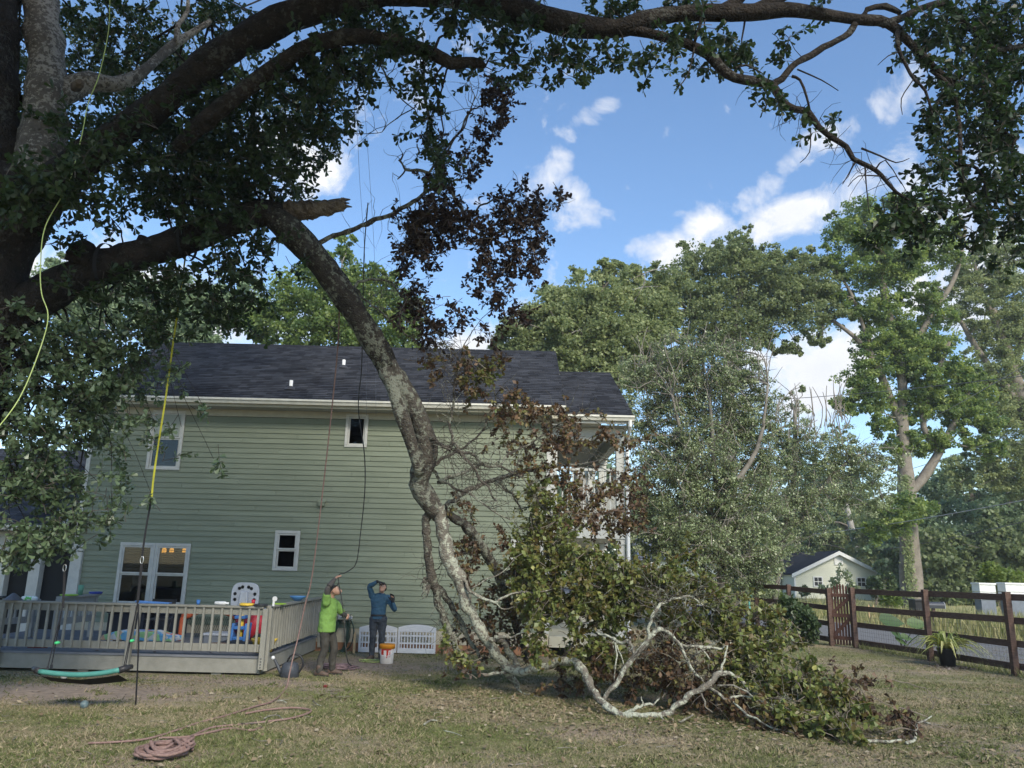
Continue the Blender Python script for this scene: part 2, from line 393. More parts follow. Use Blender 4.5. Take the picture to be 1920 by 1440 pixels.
ground = obj('lawn', gm, lawn_mat('lawn_soil'), kind='structure', smooth=True)

# grass blades: denser close to the camera
def blades(n, x0, x1, y0, y1, h, wdt):
    y = RNG.uniform(y0, y1, n); x = RNG.uniform(x0, x1, n)
    k = (np.abs(x / np.maximum(y, 1) ) < .78) & (RNG.random(n) > worn(x, y) * 1.15)
    k &= ~((y > 14.6) & (x < -4.3)) & (y < 18.9 + 20 * (x > 2.8))
    fx = 10.84 - .175 * (y - 17.33)
    x, y = x[k], y[k]; m = len(x)
    patch = np.sin(x * 2.1 + np.sin(y * 1.7) * 2) * np.sin(y * 2.6 + np.cos(x * 1.3) * 2)
    return np.stack([x, y, gz(x, y) - .003], 1), h * RNG.uniform(.45, 1.25, m) * (1 + .25 * patch), wdt
gp, gs, gw = [], [], []
for a in ((180000, -7, 9, 7.4, 11.5, .044, 1.0), (130000, -10, 12, 11.5, 16, .048, 1.0), (75000, -6, 16, 15, 24, .05, 1.0)):
    p, h, w2 = blades(*a); gp.append(p); gs.append(h); gw.append(w2)
tc_ = np.column_stack([RNG.uniform(-6.5, 9, 260), RNG.uniform(7.6, 15, 260)]); tc_ = tc_[~((tc_[:, 1] > 13.8) & (tc_[:, 0] < -3.5))]; tt = np.repeat(tc_, 45, 0) + RNG.normal(0, .07, (len(tc_) * 45, 2)); gp.append(np.column_stack([tt, gz(tt[:, 0], tt[:, 1])])); gs.append(RNG.uniform(.04, .095, len(tt)))
gp = np.vstack(gp); gs = np.concatenate(gs); ng = len(gp)
dirs = RNG.normal(size=(ng, 3)) * .75; dirs[:, 2] = 1.0 * RNG.uniform(.35, 1, ng)
nr = RNG.normal(size=(ng, 3)); nr[:, 2] *= .3
BL = np.array([(0, .11, 0), (1, 0, 0), (0, -.11, 0)])
grass = leaf_mesh('short_grass', gp, dirs, nr, gs, RNG.random(ng), lawn_mat('grass_blades', True), None, 'stuff', BL)
grass['label'] = 'short patchy grass growing over the lawn'

asph = mat('asphalt', (.115, .115, .12), (.16, .16, .165), .85, 20, .3, 90)
fd = np.array([-.172, .985]); fd /= np.linalg.norm(fd); fn = np.array([fd[1], -fd[0]])      # along the fence and road, and to their right
f0 = np.array([10.84, 17.33])
def R2(s, t): q = f0 + fd * s + fn * t; return q
def strip(name, s0, s1, t0, t1, z, m, kind='structure', nseg=40):
    mb = MB(); v = []
    for s in np.linspace(s0, s1, nseg):
        for t in (t0, t1): q = R2(s, t); v.append((q[0], q[1], z))
    return obj(name, mb.add(v, [(2 * i, 2 * i + 1, 2 * i + 3, 2 * i + 2) for i in range(nseg - 1)]), m, kind=kind)
strip('road', -120, 160, 1.35, 6.0, .012, asph)
verge_m = mat('verge_soil', (.24, .23, .10), (.34, .31, .15), .9, 3, .4)
strip('verge', -60, 120, 6.02, 60, .008, verge_m)
wl_m = mat('road_paint', (.5, .5, .48), (.4, .4, .38), .8, 30)
strip('road_edge_line', -120, 160, 5.72, 5.82, .017, wl_m)

# ------------------------------------------------------------------ the house
WY = 19.0
sid_m = mat('green_siding', (.170, .194, .136), (.205, .230, .166), .65, 1.0, .08, 60, rnd=.065, stretch=(1, 1, 6))
trim_m = mat('white_trim', (.50, .50, .46), (.43, .43, .4), .55, 8)
cream_m = mat('cream_trim', (.42, .40, .31), (.36, .34, .26), .6, 4)
gut_m = mat('gutter_white', (.66, .65, .58), (.55, .54, .47), .45, 5)
dark_in = mat('interior_wall', (.012, .011, .010), None, .9)
stucco = mat('stucco_band', (.50, .45, .34), (.42, .37, .27), .9, 7, .2)
brickbase = mat('brick_base', (.32, .16, .085), (.24, .12, .07), .9, 9, .3)
soff_m = mat('soffit', (.40, .40, .37), (.36, .36, .33), .7, 6)

def shingle_mat():
    m = mat('shingles', (.029, .031, .038), (.052, .055, .064), .95, 1.1, .5, 120, spec=.12)
    n, l = m.node_tree.nodes, m.node_tree.links; b = n['Principled BSDF']; src = b.inputs['Base Color'].links[0].from_socket
    at = N('ShaderNodeAttribute', n, attribute_name='rnd'); r = N('ShaderNodeMapRange', n); r.inputs['To Min'].default_value = .62; r.inputs['To Max'].default_value = 1.4; l.new(at.outputs['Fac'], r.inputs['Value'])
    h = N('ShaderNodeHueSaturation', n); l.new(r.outputs[0], h.inputs['Value']); l.new(src, h.inputs['Color']); l.new(h.outputs[0], b.inputs['Base Color']); return m
shm = shingle_mat()
house = thing('house', 'two-storey green clapboard house with dark shingle roof and white porch', 'house', (-4.6, WY, 0))
HX0, HX1 = P(168, 830, WY)[0], 1.0
Ztop, Zbot = 5.47, .52
def wz(px, py): q = P(px, py, WY); return q[0], q[2]
# openings (x0,x1,z0,z1)
w1 = (wz(280, 830)[0], wz(343, 830)[0], wz(305, 881)[1], 5.6)
w2 = (wz(648, 806)[0], wz(690, 806)[0], wz(669, 839)[1], 5.62)
w3 = (wz(514, 1032)[0], wz(561, 1032)[0], wz(536, 1070)[1], wz(540, 995)[1])
w4 = (wz(220, 1075)[0], wz(353, 1075)[0], wz(285, 1136)[1], wz(290, 1018)[1])
w5 = (wz(957, 1040)[0], wz(1018, 1040)[0], wz(985, 1110)[1], wz(985, 1012)[1])
OPEN = [w1, w2, w3, w4, w5]
# siding courses, cut round the openings and at the butt joints
EXPO = .127; nco = int((Ztop - Zbot) / EXPO) + 1
bid = 0
for i in range(nco):
    z0 = Zbot + i * EXPO; z1 = min(z0 + EXPO + .012, Ztop + .02)
    cuts = [(HX0 + .1, HX1 - .1)]
    for (a, b, c, d) in OPEN:
        if z0 < d - .01 and z1 > c + .03:
            new = []
            for (p, q) in cuts:
                if b <= p or a >= q: new.append((p, q))
                else:
                    if a > p: new.append((p, a))
                    if b < q: new.append((b, q))
            cuts = new
    segs = []
    for (p, q) in cuts:
        j = HX0 + 1.1 + (i * 1.37) % 3.66
        while p < q:
            e = q
            while j <= p + .25: j += 3.66
            if j < q - .25: e = j
            segs.append((p, e)); p = e
    for (p, q) in segs:
        if q - p < .02: continue
        dy = random.uniform(-.0015, .0015); g = .0025
        v = [(p + g, WY - .028 + dy, z0), (q - g, WY - .028 + dy, z0), (q - g, WY, z0), (p + g, WY, z0),
             (p + g, WY - .006 + dy, z1), (q - g, WY - .006 + dy, z1), (q - g, WY, z1), (p + g, WY, z1)]
        obj('siding_board', MB().add(v, [(0, 3, 2, 1), (4, 5, 6, 7), (0, 1, 5, 4), (1, 2, 6, 5), (2, 3, 7, 6), (3, 0, 4, 7)]), sid_m, house)
for (a, b, c, d) in OPEN:      # part-height boards closing the courses above and below the openings
    dt = Zbot + math.ceil((d - .01 - Zbot) / EXPO) * EXPO; ct = Zbot + math.floor((c + .018 - Zbot) / EXPO) * EXPO
    if d < dt < Ztop: obj('siding_board', MB().box(a + .002, b - .002, WY - .024, WY + .004, d + .002, dt + .01), sid_m, house)
    if c > ct: obj('siding_board', MB().box(a + .002, b - .002, WY - .024, WY + .004, ct, c - .002), sid_m, house)
# shell behind: side and back walls, floors
HB = 27.0
obj('side_wall', MB().box(HX0, HX0 + .12, WY + .01, HB, .0, 5.6), sid_m, house)
obj('side_wall', MB().box(HX1 - .12, HX1, WY + .01, HB, .0, 5.6), sid_m, house)
obj('back_wall', MB().box(HX0 + .13, HX1 - .13, HB - .12, HB, .0, 5.6), sid_m, house)
obj('inner_floor', MB().box(HX0 + .13, HX1 - .13, WY + .02, HB - .13, .35, .5), dark_in, house)
obj('inner_floor', MB().box(HX0 + .13, HX1 - .13, WY + .02, HB - .13, 2.75, 3.0), dark_in, house)
obj('partition', MB().box(HX0 + .13, HX1 - .13, WY + 3.2, WY + 3.3, .51, 2.74), dark_in, house)
obj('partition', MB().box(HX0 + .13, HX1 - .13, WY + 3.2, WY + 3.3, 3.01, 5.6), dark_in, house)
for x in (HX0, HX1 - .1): obj('corner_board', MB().box(x, x + .1, WY - .034, WY + .008, Zbot - .02, Ztop - .003), trim_m, house, bevel=.004)
for a, b in ((HX0 - .03, w1[0] - .002), (w1[1] + .002, w2[0] - .002), (w2[1] + .002, HX1 + .03)): obj('frieze_board', MB().box(a, b, WY - .04, WY - .002, Ztop + .021, 5.68), cream_m, house)
for q in (w1, w2): obj('frieze_board', MB().box(q[0], q[1], WY - .04, WY - .002, q[3] + .002, 5.68), cream_m, house)
obj('foundation_band', MB().box(HX0, HX1, WY - .012, WY + .009, .2, Zbot - .003), stucco, house)
obj('foundation_base', MB().box(HX0, HX1, WY - .004, WY + .008, -.05, .198), brickbase, house)

def roof_plane(parent, x0, x1, y0, z0, y1, z1, ridge=True):
    """shingled slope facing the camera, from eave (y0,z0) to ridge (y1,z1), and a mirrored back slope"""
    sl = np.array([0, y1 - y0, z1 - z0]); L = np.linalg.norm(sl); sl /= L; nn = np.array([0, -sl[2], sl[1]])
    mb = MB()
    v = [(x0, y0, z0), (x1, y0, z0), (x1, y1, z1), (x0, y1, z1)]
    mb.prism(v, (0, 0, 0), (0, 0, -.1)); 
    yb = 2 * y1 - y0
    mb.prism([(x0, y1, z1), (x1, y1, z1), (x1, yb, z0), (x0, yb, z0)], (0, 0, 0), (0, 0, -.1))
    obj('roof_deck', mb, cream_m, parent)
    sh = MB(); rv = []; ex = .142; nc = int(L / ex)
    for c in range(nc + 1):
        s0 = c * ex - .02; s1 = min(s0 + ex * 1.25, L)
        x = x0 - .015 - random.random() * .3
        while x < x1 + .01:
            w = random.choice((.15, .2, .25, .33)); a, b = max(x, x0 - .012), min(x + w - .003, x1 + .012)
            x += w
            if b - a < .02: continue
            lo = random.choice((0, 0, .012)) ; th = .010 + random.choice((0, .004))
            q = lambda X, s_, h: np.array([X, y0, z0]) + sl * s_ + nn * h
            base_ = .004
            sh.add([q(a, s0 + lo, base_ + .006), q(b, s0 + lo, base_ + .006), q(b, s0 + lo, base_ + .006 + th), q(a, s0 + lo, base_ + .006 + th),
                    q(a, s1, base_ + .001), q(b, s1, base_ + .001)], [(0, 1, 2, 3), (3, 2, 5, 4), (0, 3, 4), (1, 5, 2)])
            rv.append(random.random())
    me = sh.mesh('shingles'); a = me.attributes.new('rnd', 'FLOAT', 'POINT'); a.data.foreach_set('value', np.repeat(rv, 6).astype(np.float32))
    obj('shingles', me, shm, parent, kind='stuff')
    cp = MB(); x = x0
    while x < x1:
        e = min(x + .3, x1 + .01)
        cp.prism([(x, y1 - .13, z1 - .06), (x, y1, z1 + .03), (x, y1 + .13, z1 - .06)], (0, 0, 0), (e - x - .006, 0, 0)); x = e
    obj('ridge_cap', cp, shm.copy() if False else shm, parent, kind='stuff')
def gutter(parent, x0, x1, y, z):
    prof = [(0, 0), (0, -.11), (-.07, -.125), (-.1, -.06), (-.125, -.045), (-.125, .0), (-.115, .0), (-.115, -.035), (-.09, -.05), (-.062, -.113), (-.01, -.1), (-.01, 0)]
    obj('gutter', MB().prism([(x0, y + a, z + b) for a, b in prof], (0, 0, 0), (x1 - x0, 0, 0)), gut_m, parent)
EY, EZ = 18.55, P(650, 752, 18.55)[2]
RY = 23.0; RZ = P(700, 652, RY)[2]
RX0 = HX0 - .35; RX1 = P(1060, 760, EY)[0]
roof = None
roof_plane(house, RX0, RX1, EY, EZ, RY, RZ)
gutter(house, RX0, RX1 + .01, EY - .022, EZ - .01)
obj('fascia', MB().box(RX0, RX1, EY - .02, EY + .0, EZ - .2, EZ - .02), cream_m, house)
obj('soffit', MB().box(RX0, RX1, EY + .003, WY - .043, EZ - .2, EZ - .18), soff_m, house)
for x in (HX1 - .05, HX0 + .05):
    obj('gable', MB().prism([(x - .04, WY + .02, 5.61), (x - .04, HB - .05, 5.61), (x - .04, RY, RZ - .15)], (0, 0, 0), (.08, 0, 0)), sid_m, house)
obj('attic_floor', MB().box(HX0 + .13, HX1 - .13, WY + .01, HB - .13, 5.61, 5.64), dark_in, house)

glass = bpy.data.materials.new('window_glass'); glass.use_nodes = True
_n, _l = glass.node_tree.nodes, glass.node_tree.links
_t = N('ShaderNodeBsdfTransparent', _n); _t.inputs[0].default_value = (.5, .52, .52, 1); _g = N('ShaderNodeBsdfGlossy', _n); _g.inputs['Roughness'].default_value = .015; _g.inputs[0].default_value = (.8, .85, .9, 1)
_fr = N('ShaderNodeFresnel', _n); _fr.inputs[0].default_value = 1.5; _mx = N('ShaderNodeMixShader', _n)
_l.new(_fr.outputs[0], _mx.inputs[0]); _l.new(_t.outputs[0], _mx.inputs[1]); _l.new(_g.outputs[0], _mx.inputs[2]); _l.new(_mx.outputs[0], _n['Material Output'].inputs['Surface'])
frost = mat('drawn_shade', (.30, .33, .29), (.26, .29, .25), .6, 3)
blind_m = mat('blind_slat', (.13, .13, .125), None, .5)
screen_m = mat('insect_screen', (.012, .013, .014), None, .7)
def window(o, split=None, fr=.072, sash=.036, lower_screen=True, muntin=False):
    x0, x1, z0, z1 = o; y = WY
    f = MB(); yo = y - .045
    f.box(x0, x1, yo, y + .05, z0, z0 + fr * .8); f.box(x0, x1, yo, y + .05, z1 - fr, z1)
    f.box(x0, x0 + fr, yo, y + .05, z0 + fr * .8, z1 - fr); f.box(x1 - fr, x1, yo, y + .05, z0 + fr * .8, z1 - fr)
    w = obj('window', f, trim_m, house, bevel=.006)
    X0, X1, Z0, Z1 = x0 + fr + .002, x1 - fr - .002, z0 + fr * .8 + .002, z1 - fr - .002
    parts = [(Z0, Z1)] if split is None else [(Z0, split + .02), (split + .022, Z1)]
    for k, (a, b) in enumerate(parts):
        yy = y + .012 if (k == 0 or split is None) else y - .012
        s = MB(); s.box(X0, X1, yy - .018, yy + .018, a, a + sash); s.box(X0, X1, yy - .018, yy + .018, b - sash, b)
        s.box(X0, X0 + sash, yy - .018, yy + .018, a + sash, b - sash); s.box(X1 - sash, X1, yy - .018, yy + .018, a + sash, b - sash)
        obj('sash', s, trim_m, w)
        obj('pane', MB().box(X0 + sash - .004, X1 - sash + .004, yy - .003, yy + .003, a + sash - .004, b - sash + .004), glass, w)
    return w, (X0, X1, Z0, Z1)
wA, iA = window(w1, split=(wz(305, 823)[1]))
obj('shade', MB().box(iA[0] + .03, iA[1] - .03, WY - .035, WY - .033, wz(305, 818)[1], iA[3] - .03), frost, wA)
wB, iB = window(w2)
wC, iC = window(w3, split=(w3[2] + w3[3]) / 2)
xm = (w4[0] + w4[1]) / 2; zs = wz(290, 1078)[1]
for (a, b) in ((w4[0], xm - .002), (xm + .002, w4[1])):
    wD, iD = window((a, b, w4[2], w4[3]), split=zs)
    z = zs + .16
    obj('blind_rail', MB().box(iD[0] + .06, iD[1] - .06, WY + .07, WY + .09, zs + .09, zs + .15), blind_m, wD)
    while z < iD[3] - .05:
        obj('blind_slat', MB().prism([(iD[0] + .06, WY + .055, z), (iD[0] + .06, WY + .1, z + .012), (iD[0] + .06, WY + .1, z + .015), (iD[0] + .06, WY + .055, z + .003)], (0, 0, 0), (iD[1] - iD[0] - .12, 0, 0)), blind_m, wD); z += .052
wE, iE = window(w5, split=(w5[2] + w5[3]) / 2)
# folded paper shade lying in the lower left pane is a crumpled cloth standing on the sill
cl = MB(); gxs = np.linspace(0, 1, 14); gys = np.linspace(0, 1, 8); vv = []
cx0, cz0 = wz(232, 1096); cx1, cz1 = wz(275, 1080)
for b in gys:
    for a in gxs: vv.append((cx0 + (cx1 - cx0) * a + .0, WY + .35 + .08 * sin(7 * a + 3 * b) * b, cz0 + (cz1 + .05 - cz0) * b - .18 * (2 * a - 1) ** 2 * (1 - .4 * b)))
cl.add(vv, [(j * 14 + i, j * 14 + i + 1, (j + 1) * 14 + i + 1, (j + 1) * 14 + i) for j in range(7) for i in range(13)])
tag(obj('curtain', cl, mat('pale_cloth', (.5, .52, .53), None, .8), smooth=True), 'pale crumpled curtain behind the lower left pane of the double window', 'curtain')
# three lit pendant lamps behind the right half of the blinds
amber = bpy.data.materials.new('lit_amber_glass'); amber.use_nodes = True
_b = amber.node_tree.nodes['Principled BSDF']; _b.inputs['Base Color'].default_value = (.8, .45, .1, 1); _b.inputs['Emission Color'].default_value = (1, .45, .08, 1); _b.inputs['Emission Strength'].default_value = .8
blackm = mat('black_plastic', (.018, .018, .02), (.03, .03, .032), .45, 20)
for px, lab in ((308, 'lit amber pendant lamp behind window blinds, leftmost of three'), (322, 'lit amber pendant lamp behind window blinds, middle of three'), (346, 'lit amber pendant lamp behind window blinds, rightmost of three')):
    q = P(px, 1032, WY + .25)
    t = thing('pendant_lamp', lab, 'lamp', q, 'amber pendant lamps in the kitchen')
    obj('shade', MB().lathe([(.03, .06), (.05, .03), (.055, -.05), (.04, -.06)], q, 10), amber, t, smooth=True)
    obj('cord', MB().tube([q + (0, 0, .06), (q[0], q[1], 2.74)], .006, 5), blackm, t)
# vents, wall box
pvc = mat('white_pvc', (.68, .68, .66), None, .5); lead = mat('vent_boot', (.04, .04, .045), None, .6)
def roofpt(px, py):
    d = _f * FPX + _R * (px - 960) + _U * (720 - py); k = (RZ - EZ) / (RY - EY)
    t = (EZ - CAMH - k * EY) / (d[2] - k * d[1]); return np.array([0, 0, CAMH]) + d * t
for px, py in ((545, 729), (644, 689)):
    q = roofpt(px, py)
    vp = obj('vent_pipe', MB().lathe([(.045, -.1), (.045, .22), (.036, .22), (.036, .1)], q, 12), pvc, house, smooth=True)
    obj('flashing', MB().lathe([(.17, -.06), (.11, .01), (.06, .05), (.05, .05)], q + (0, -.02, .01), 12), lead, vp)
q = P(603, 944, WY - .06); ba = MB().box(q[0] - .075, q[0] + .075, WY - .10, WY - .026, q[2] - .06, q[2] + .07)
vb = obj('wall_vent', ba, sid_m, house, bevel=.008)
obj('hood', MB().prism([(q[0] - .09, WY - .11, q[2] + .02), (q[0] - .09, WY - .11, q[2] + .04), (q[0] - .09, WY - .027, q[2] + .10), (q[0] - .09, WY - .027, q[2] + .074)], (0, 0, 0), (.18, 0, 0)), sid_m, vb)

# ---- two-storey front porch on the right
PX1 = 2.72
EZ2 = P(1125, 779, EY)[2]; RX2 = P(1188, 780, EY)[0]
RZ2 = P(1095, 699, RY)[2]
roof_plane(house, RX1 - .35, RX2, EY, EZ2, RY, RZ2)
gutter(house, RX1 + .0, RX2 + .01, EY - .022, EZ2 - .01)
obj('fascia', MB().box(RX1 + .002, RX2, EY - .02, EY, EZ2 - .2, EZ2 - .02), trim_m, house)
pz = EZ2 - .25
for i in range(24):
    y = WY - .3 + i * .34
    obj('ceiling_board', MB().box(HX1 + .01, RX2 - .05, y, y + .332, pz + .02, pz + .04), soff_m, house)
obj('porch_beam', MB().box(PX1 - .1, PX1 + .1, WY, HB + .2, pz - .3, pz + .017), trim_m, house)
obj('porch_beam', MB().box(HX1 + .01, PX1 - .102, WY - .0, WY + .18, pz - .3, pz + .017), trim_m, house)
obj('porch_floor', MB().box(HX1 + .01, PX1 + .12, WY - .05, HB + .2, 2.72, 3.0), trim_m, house)
obj('porch_floor', MB().box(HX1 + .01, PX1 + .12, WY - .05, HB + .2, .2, .45), cream_m, house)
for k, y in enumerate((19.1, 22.7, 26.4)):
    for (a, b) in ((.452, 2.718), (3.002, pz - .302)):
        cmb = MB().box(PX1 - .1, PX1 + .1, y - .1, y + .1, a, b); cmb.box(PX1 - .13, PX1 + .13, y - .13, y + .13, a + .001, a + .14); cmb.box(PX1 - .125, PX1 + .125, y - .125, y + .125, b - .13, b - .001)
        obj('porch_column', cmb, trim_m, house)
obj('half_column', MB().box(HX1 + .002, HX1 + .16, WY - .02, WY + .15, 3.002, pz - .302), trim_m, house)
zr = P(1110, 880, WY)[2]
for (xa, xb, ya, yb) in ((HX1 + .17, PX1 - .11, 19.1, 19.1), (PX1, PX1, 19.22, 22.58), (PX1, PX1, 22.82, 26.28)):
    rr = MB().bar((xa, ya, zr), (xb, yb, zr), .09, .06); rr2 = MB().bar((xa, ya, 3.12), (xb, yb, 3.12), .07, .06)
    obj('porch_rail', rr, trim_m, house); obj('porch_rail', rr2, trim_m, house)
    nb = int(max(abs(xb - xa), abs(yb - ya)) / .13)
    for i in range(1, nb):
        x, y = xa + (xb - xa) * i / nb, ya + (yb - ya) * i / nb
        obj('porch_baluster', MB().box(x - .018, x + .018, y - .018, y + .018, 3.152, zr - .032), trim_m, house)
# downspout at the outer corner
dx, dy = PX1 + .17, WY - .02
obj('downspout', MB().tube(np.array([(dx, EY - .08, EZ2 - .12), (dx, EY - .08, EZ2 - .25), (dx - .01, dy - .06, EZ2 - .6), (dx - .01, dy - .06, 3), (dx - .01, dy - .06, .35), (dx, dy - .25, .2)]), .045, 8), pvc, house)

# ---- low screened porch on the left, beyond the corner of the house
sp = thing('screened_porch', 'low screened porch with white posts left of the green house', 'porch', (-12.6, WY, 0))
SX0 = -17.0
ez3 = P(100, 985, WY - .45)[2]; sy0 = WY - .5
k3 = .55
obj('roof_deck', MB().prism([(SX0, sy0, ez3), (HX0 - .02, sy0, ez3), (HX0 - .02, sy0 + 4.2, ez3 + 4.2 * k3), (SX0, sy0 + 4.2, ez3 + 4.2 * k3)], (0, 0, 0), (0, 0, -.12)), cream_m, sp)
shl = MB(); rv = []
for c in range(33):
    for j in range(24):
        x = SX0 + j * .3; y = sy0 + c * .128
        if x > HX0 - .35: break
        shl.add([(x, y, ez3 + (y - sy0) * k3 + .014), (x + .296, y, ez3 + (y - sy0) * k3 + .014), (x + .296, y + .15, ez3 + (y - sy0 + .15) * k3 + .003), (x, y + .15, ez3 + (y - sy0 + .15) * k3 + .003),
                 (x, y, ez3 + (y - sy0) * k3), (x + .296, y, ez3 + (y - sy0) * k3)], [(0, 1, 2, 3), (4, 5, 1, 0)]); rv.append(random.random())
me = shl.mesh('shingles'); a = me.attributes.new('rnd', 'FLOAT', 'POINT'); a.data.foreach_set('value', np.repeat(rv, 6).astype(np.float32)); obj('shingles', me, shm, sp, kind='stuff')
gutter(sp, SX0, HX0 - .03, sy0 - .005, ez3 - .02)
obj('beam', MB().box(SX0, HX0 - .02, WY - .06, WY + .06, ez3 - .42, ez3 - .16), trim_m, sp)
for px in (-60, 5, 68, 143):
    x = P(px, 1070, WY)[0]; obj('post', MB().box(x - .13, x + .13, WY - .1, WY + .1, .2, ez3 - .422), trim_m, sp, bevel=.01)
obj('screen_panel', MB().box(SX0, HX0 - .03, WY + .102, WY + .108, .2, ez3 - .43), screen_m, sp)
obj('floor', MB().box(SX0, HX0 - .03, WY - .1, WY + 4, .0, .198), cream_m, sp)
obj('back_wall', MB().box(SX0, HX0 - .03, WY + 3.6, WY + 3.7, .2, 4.4), sid_m, sp)

# ------------------------------------------------------------------ the deck and its railings
dk_rail = mat('deck_rail_paint', (.27, .262, .225), (.22, .213, .18), .7, 5, .15, 40, rnd=.06)
dk_floor = mat('deck_floor_paint', (.17, .178, .195), (.125, .13, .14), .7, 2.5, .15, 60, rnd=.06, stretch=(1, 6, 1))
deck = thing('wooden_deck', 'low grey-beige wooden deck with a baluster railing against the green house', 'deck', (-7.5, 16.8, 0))
DY, DX1, DX0, DZ = 14.72, -4.42, -10.9, .335
nbd = 31; bw = (WY - .05 - DY) / nbd
for i in range(nbd): obj('deck_board', MB().box(DX0, DX1 + .02, DY - .02 + i * bw, DY - .02 + (i + 1) * bw - .006, DZ - .035, DZ + random.uniform(-.002, .002)), dk_floor, deck)
obj('skirt_board', MB().box(DX0, DX1, DY + .002, DY + .04, .045, DZ - .037), dk_rail, deck); 
obj('skirt_board', MB().box(DX1 - .04, DX1 - .002, DY + .042, WY - .06, .03, DZ - .037), dk_rail, deck)
for x in (-10, -7.6, -5.2): obj('footing', MB().box(x - .09, x + .09, DY + .05, DY + .23, -.05, DZ - .04), dk_rail, deck)
RT = P(260, 1131, DY)[2]         # top of the railing
def rail_run(parent, a, b, top, bot, sp=.165, posts=(), m=dk_rail, ext=.10, outn=(0, -1), post_bot=None):
    a = np.array(a); b = np.array(b); d = b - a; L = np.linalg.norm(d); d /= L; o_ = np.array(outn) * .03
    P3 = lambda q, z: (q[0], q[1], z)
    obj('top_rail', MB().bar(P3(a, top - .019), P3(b, top - .019), .145, .038), m, parent, bevel=.005)
    obj('under_rail', MB().bar(P3(a, top - .1), P3(b, top - .1), .036, .12), m, parent)
    obj('bottom_rail', MB().bar(P3(a, bot + .06), P3(b, bot + .06), .036, .13), m, parent)
    k = int(L / sp)
    mb0 = MB().box(-.019, .019, -.019, .019, 0, top - .042 - (bot - .0)); me0 = mb0.mesh('baluster'); me0.materials.append(m)
    for i in range(k):
        q = a + d * (i + .5) * L / k + o_ * 1.27
        if any(abs((i + .5) * L / k - s) < .07 for s in posts): continue
        o = bpy.data.objects.new('baluster', me0); link(o, parent, True); o.location = Vector((q[0], q[1], bot + random.uniform(-.006, .004))) - wloc(parent); o.rotation_euler = (0, 0, atan2(d[1], d[0]))
        o.rotation_euler.x = random.uniform(-.004, .004)
    for s in posts:
        q = a + d * s + o_ * 1.9; pb = bot - .12 if post_bot is None else post_bot
        pm = MB().box(q[0] - .046, q[0] + .046, q[1] - .046, q[1] + .046, pb, top - .039)
        po = obj('post', pm, m, parent, bevel=.006)
BOT = DZ + .08
pxm = P(249, 1180, DY)[0]
rail_run(deck, (DX0, DY - .012), (DX1 - .0, DY - .012), RT, BOT, posts=(P(4, 1180, DY)[0] - DX0, pxm - DX0, P(497, 1190, DY)[0] - DX0), post_bot=.12)
rail_run(deck, (DX1 + .02, DY + .1), (DX1 + .02, WY - .1), RT, BOT, posts=(.0, 4.16), outn=(1, 0), post_bot=.08)
bolt_m = mat('bolt_steel', (.12, .12, .12), None, .5, metal=.6)
for k in range(4):
    x = P(497, 1190, DY)[0]; obj('bolt', MB().lathe([(.011, 0), (.011, -.012)], (x, DY - .117, .16 + k * .05), 8, 'y'), bolt_m, deck)
ir_m = mat('inner_rail_paint', (.30, .30, .285), (.25, .25, .24), .7, 5, rnd=.04)
ir = thing('stair_railing', 'short pale baluster railing on the deck beneath the green cup', 'railing', (*P(150, 1190, 16.6)[:2], DZ))
ia = P(112, 1121, 15.9); ib = P(184, 1113, 17.5)
rail_run(ir, ia[:2], ib[:2], float(ib[2]), DZ + .35, sp=.14, posts=(.05, np.linalg.norm((ib - ia)[:2]) - .05), m=ir_m, post_bot=DZ + .003)
ir2 = thing('stair_railing', 'short pale baluster railing on the deck below the grey cone', 'railing', (*P(30, 1190, 16.4)[:2], DZ))
ia2 = P(-30, 1134, 15.9); ib2 = P(72, 1123, 17.2)
rail_run(ir2, ia2[:2], ib2[:2], float(ib2[2]), DZ + .3, sp=.14, posts=(np.linalg.norm((ib2 - ia2)[:2]) - .05,), m=ir_m, post_bot=DZ + .003)
# ------------------------------------------------------------------ trees
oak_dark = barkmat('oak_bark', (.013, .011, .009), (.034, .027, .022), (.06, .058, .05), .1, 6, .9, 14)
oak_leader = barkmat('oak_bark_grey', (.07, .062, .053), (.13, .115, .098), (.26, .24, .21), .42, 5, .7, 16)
limb_dark = barkmat('dark_lichen_bark', (.022, .019, .016), (.06, .052, .043), (.15, .155, .12), .34, 7, .9, 12)
limb_bark = barkmat('lichen_bark', (.045, .039, .032), (.115, .10, .082), (.21, .215, .17), .40, 7, .8, 11)
pale_bark = barkmat('pale_lichen_bark', (.12, .105, .085), (.22, .20, .165), (.38, .39, .31), .58, 8, .6, 15)
wood_m = barkmat('torn_wood', (.085, .065, .05), (.21, .17, .13), None, .5, 7, 1.0)
twig_m = mat('twig', (.055, .045, .038), (.10, .085, .07), .9, 5)
twig_grey = mat('grey_twig', (.22, .20, .175), (.36, .34, .30), .9, 5)
twig_brown = mat('brown_twig', (.12, .095, .075), (.20, .17, .14), .9, 5)
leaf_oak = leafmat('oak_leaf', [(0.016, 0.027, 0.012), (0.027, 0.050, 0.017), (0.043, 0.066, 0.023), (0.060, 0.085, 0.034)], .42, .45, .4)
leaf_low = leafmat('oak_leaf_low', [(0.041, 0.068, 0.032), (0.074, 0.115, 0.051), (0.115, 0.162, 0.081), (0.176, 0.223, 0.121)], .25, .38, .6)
leaf_dead = leafmat('dead_leaf', [(0.053, 0.033, 0.023), (0.101, 0.060, 0.037), (0.166, 0.100, 0.052), (0.143, 0.133, 0.046), (0.190, 0.187, 0.065), (0.107, 0.147, 0.046)], .22, .55)
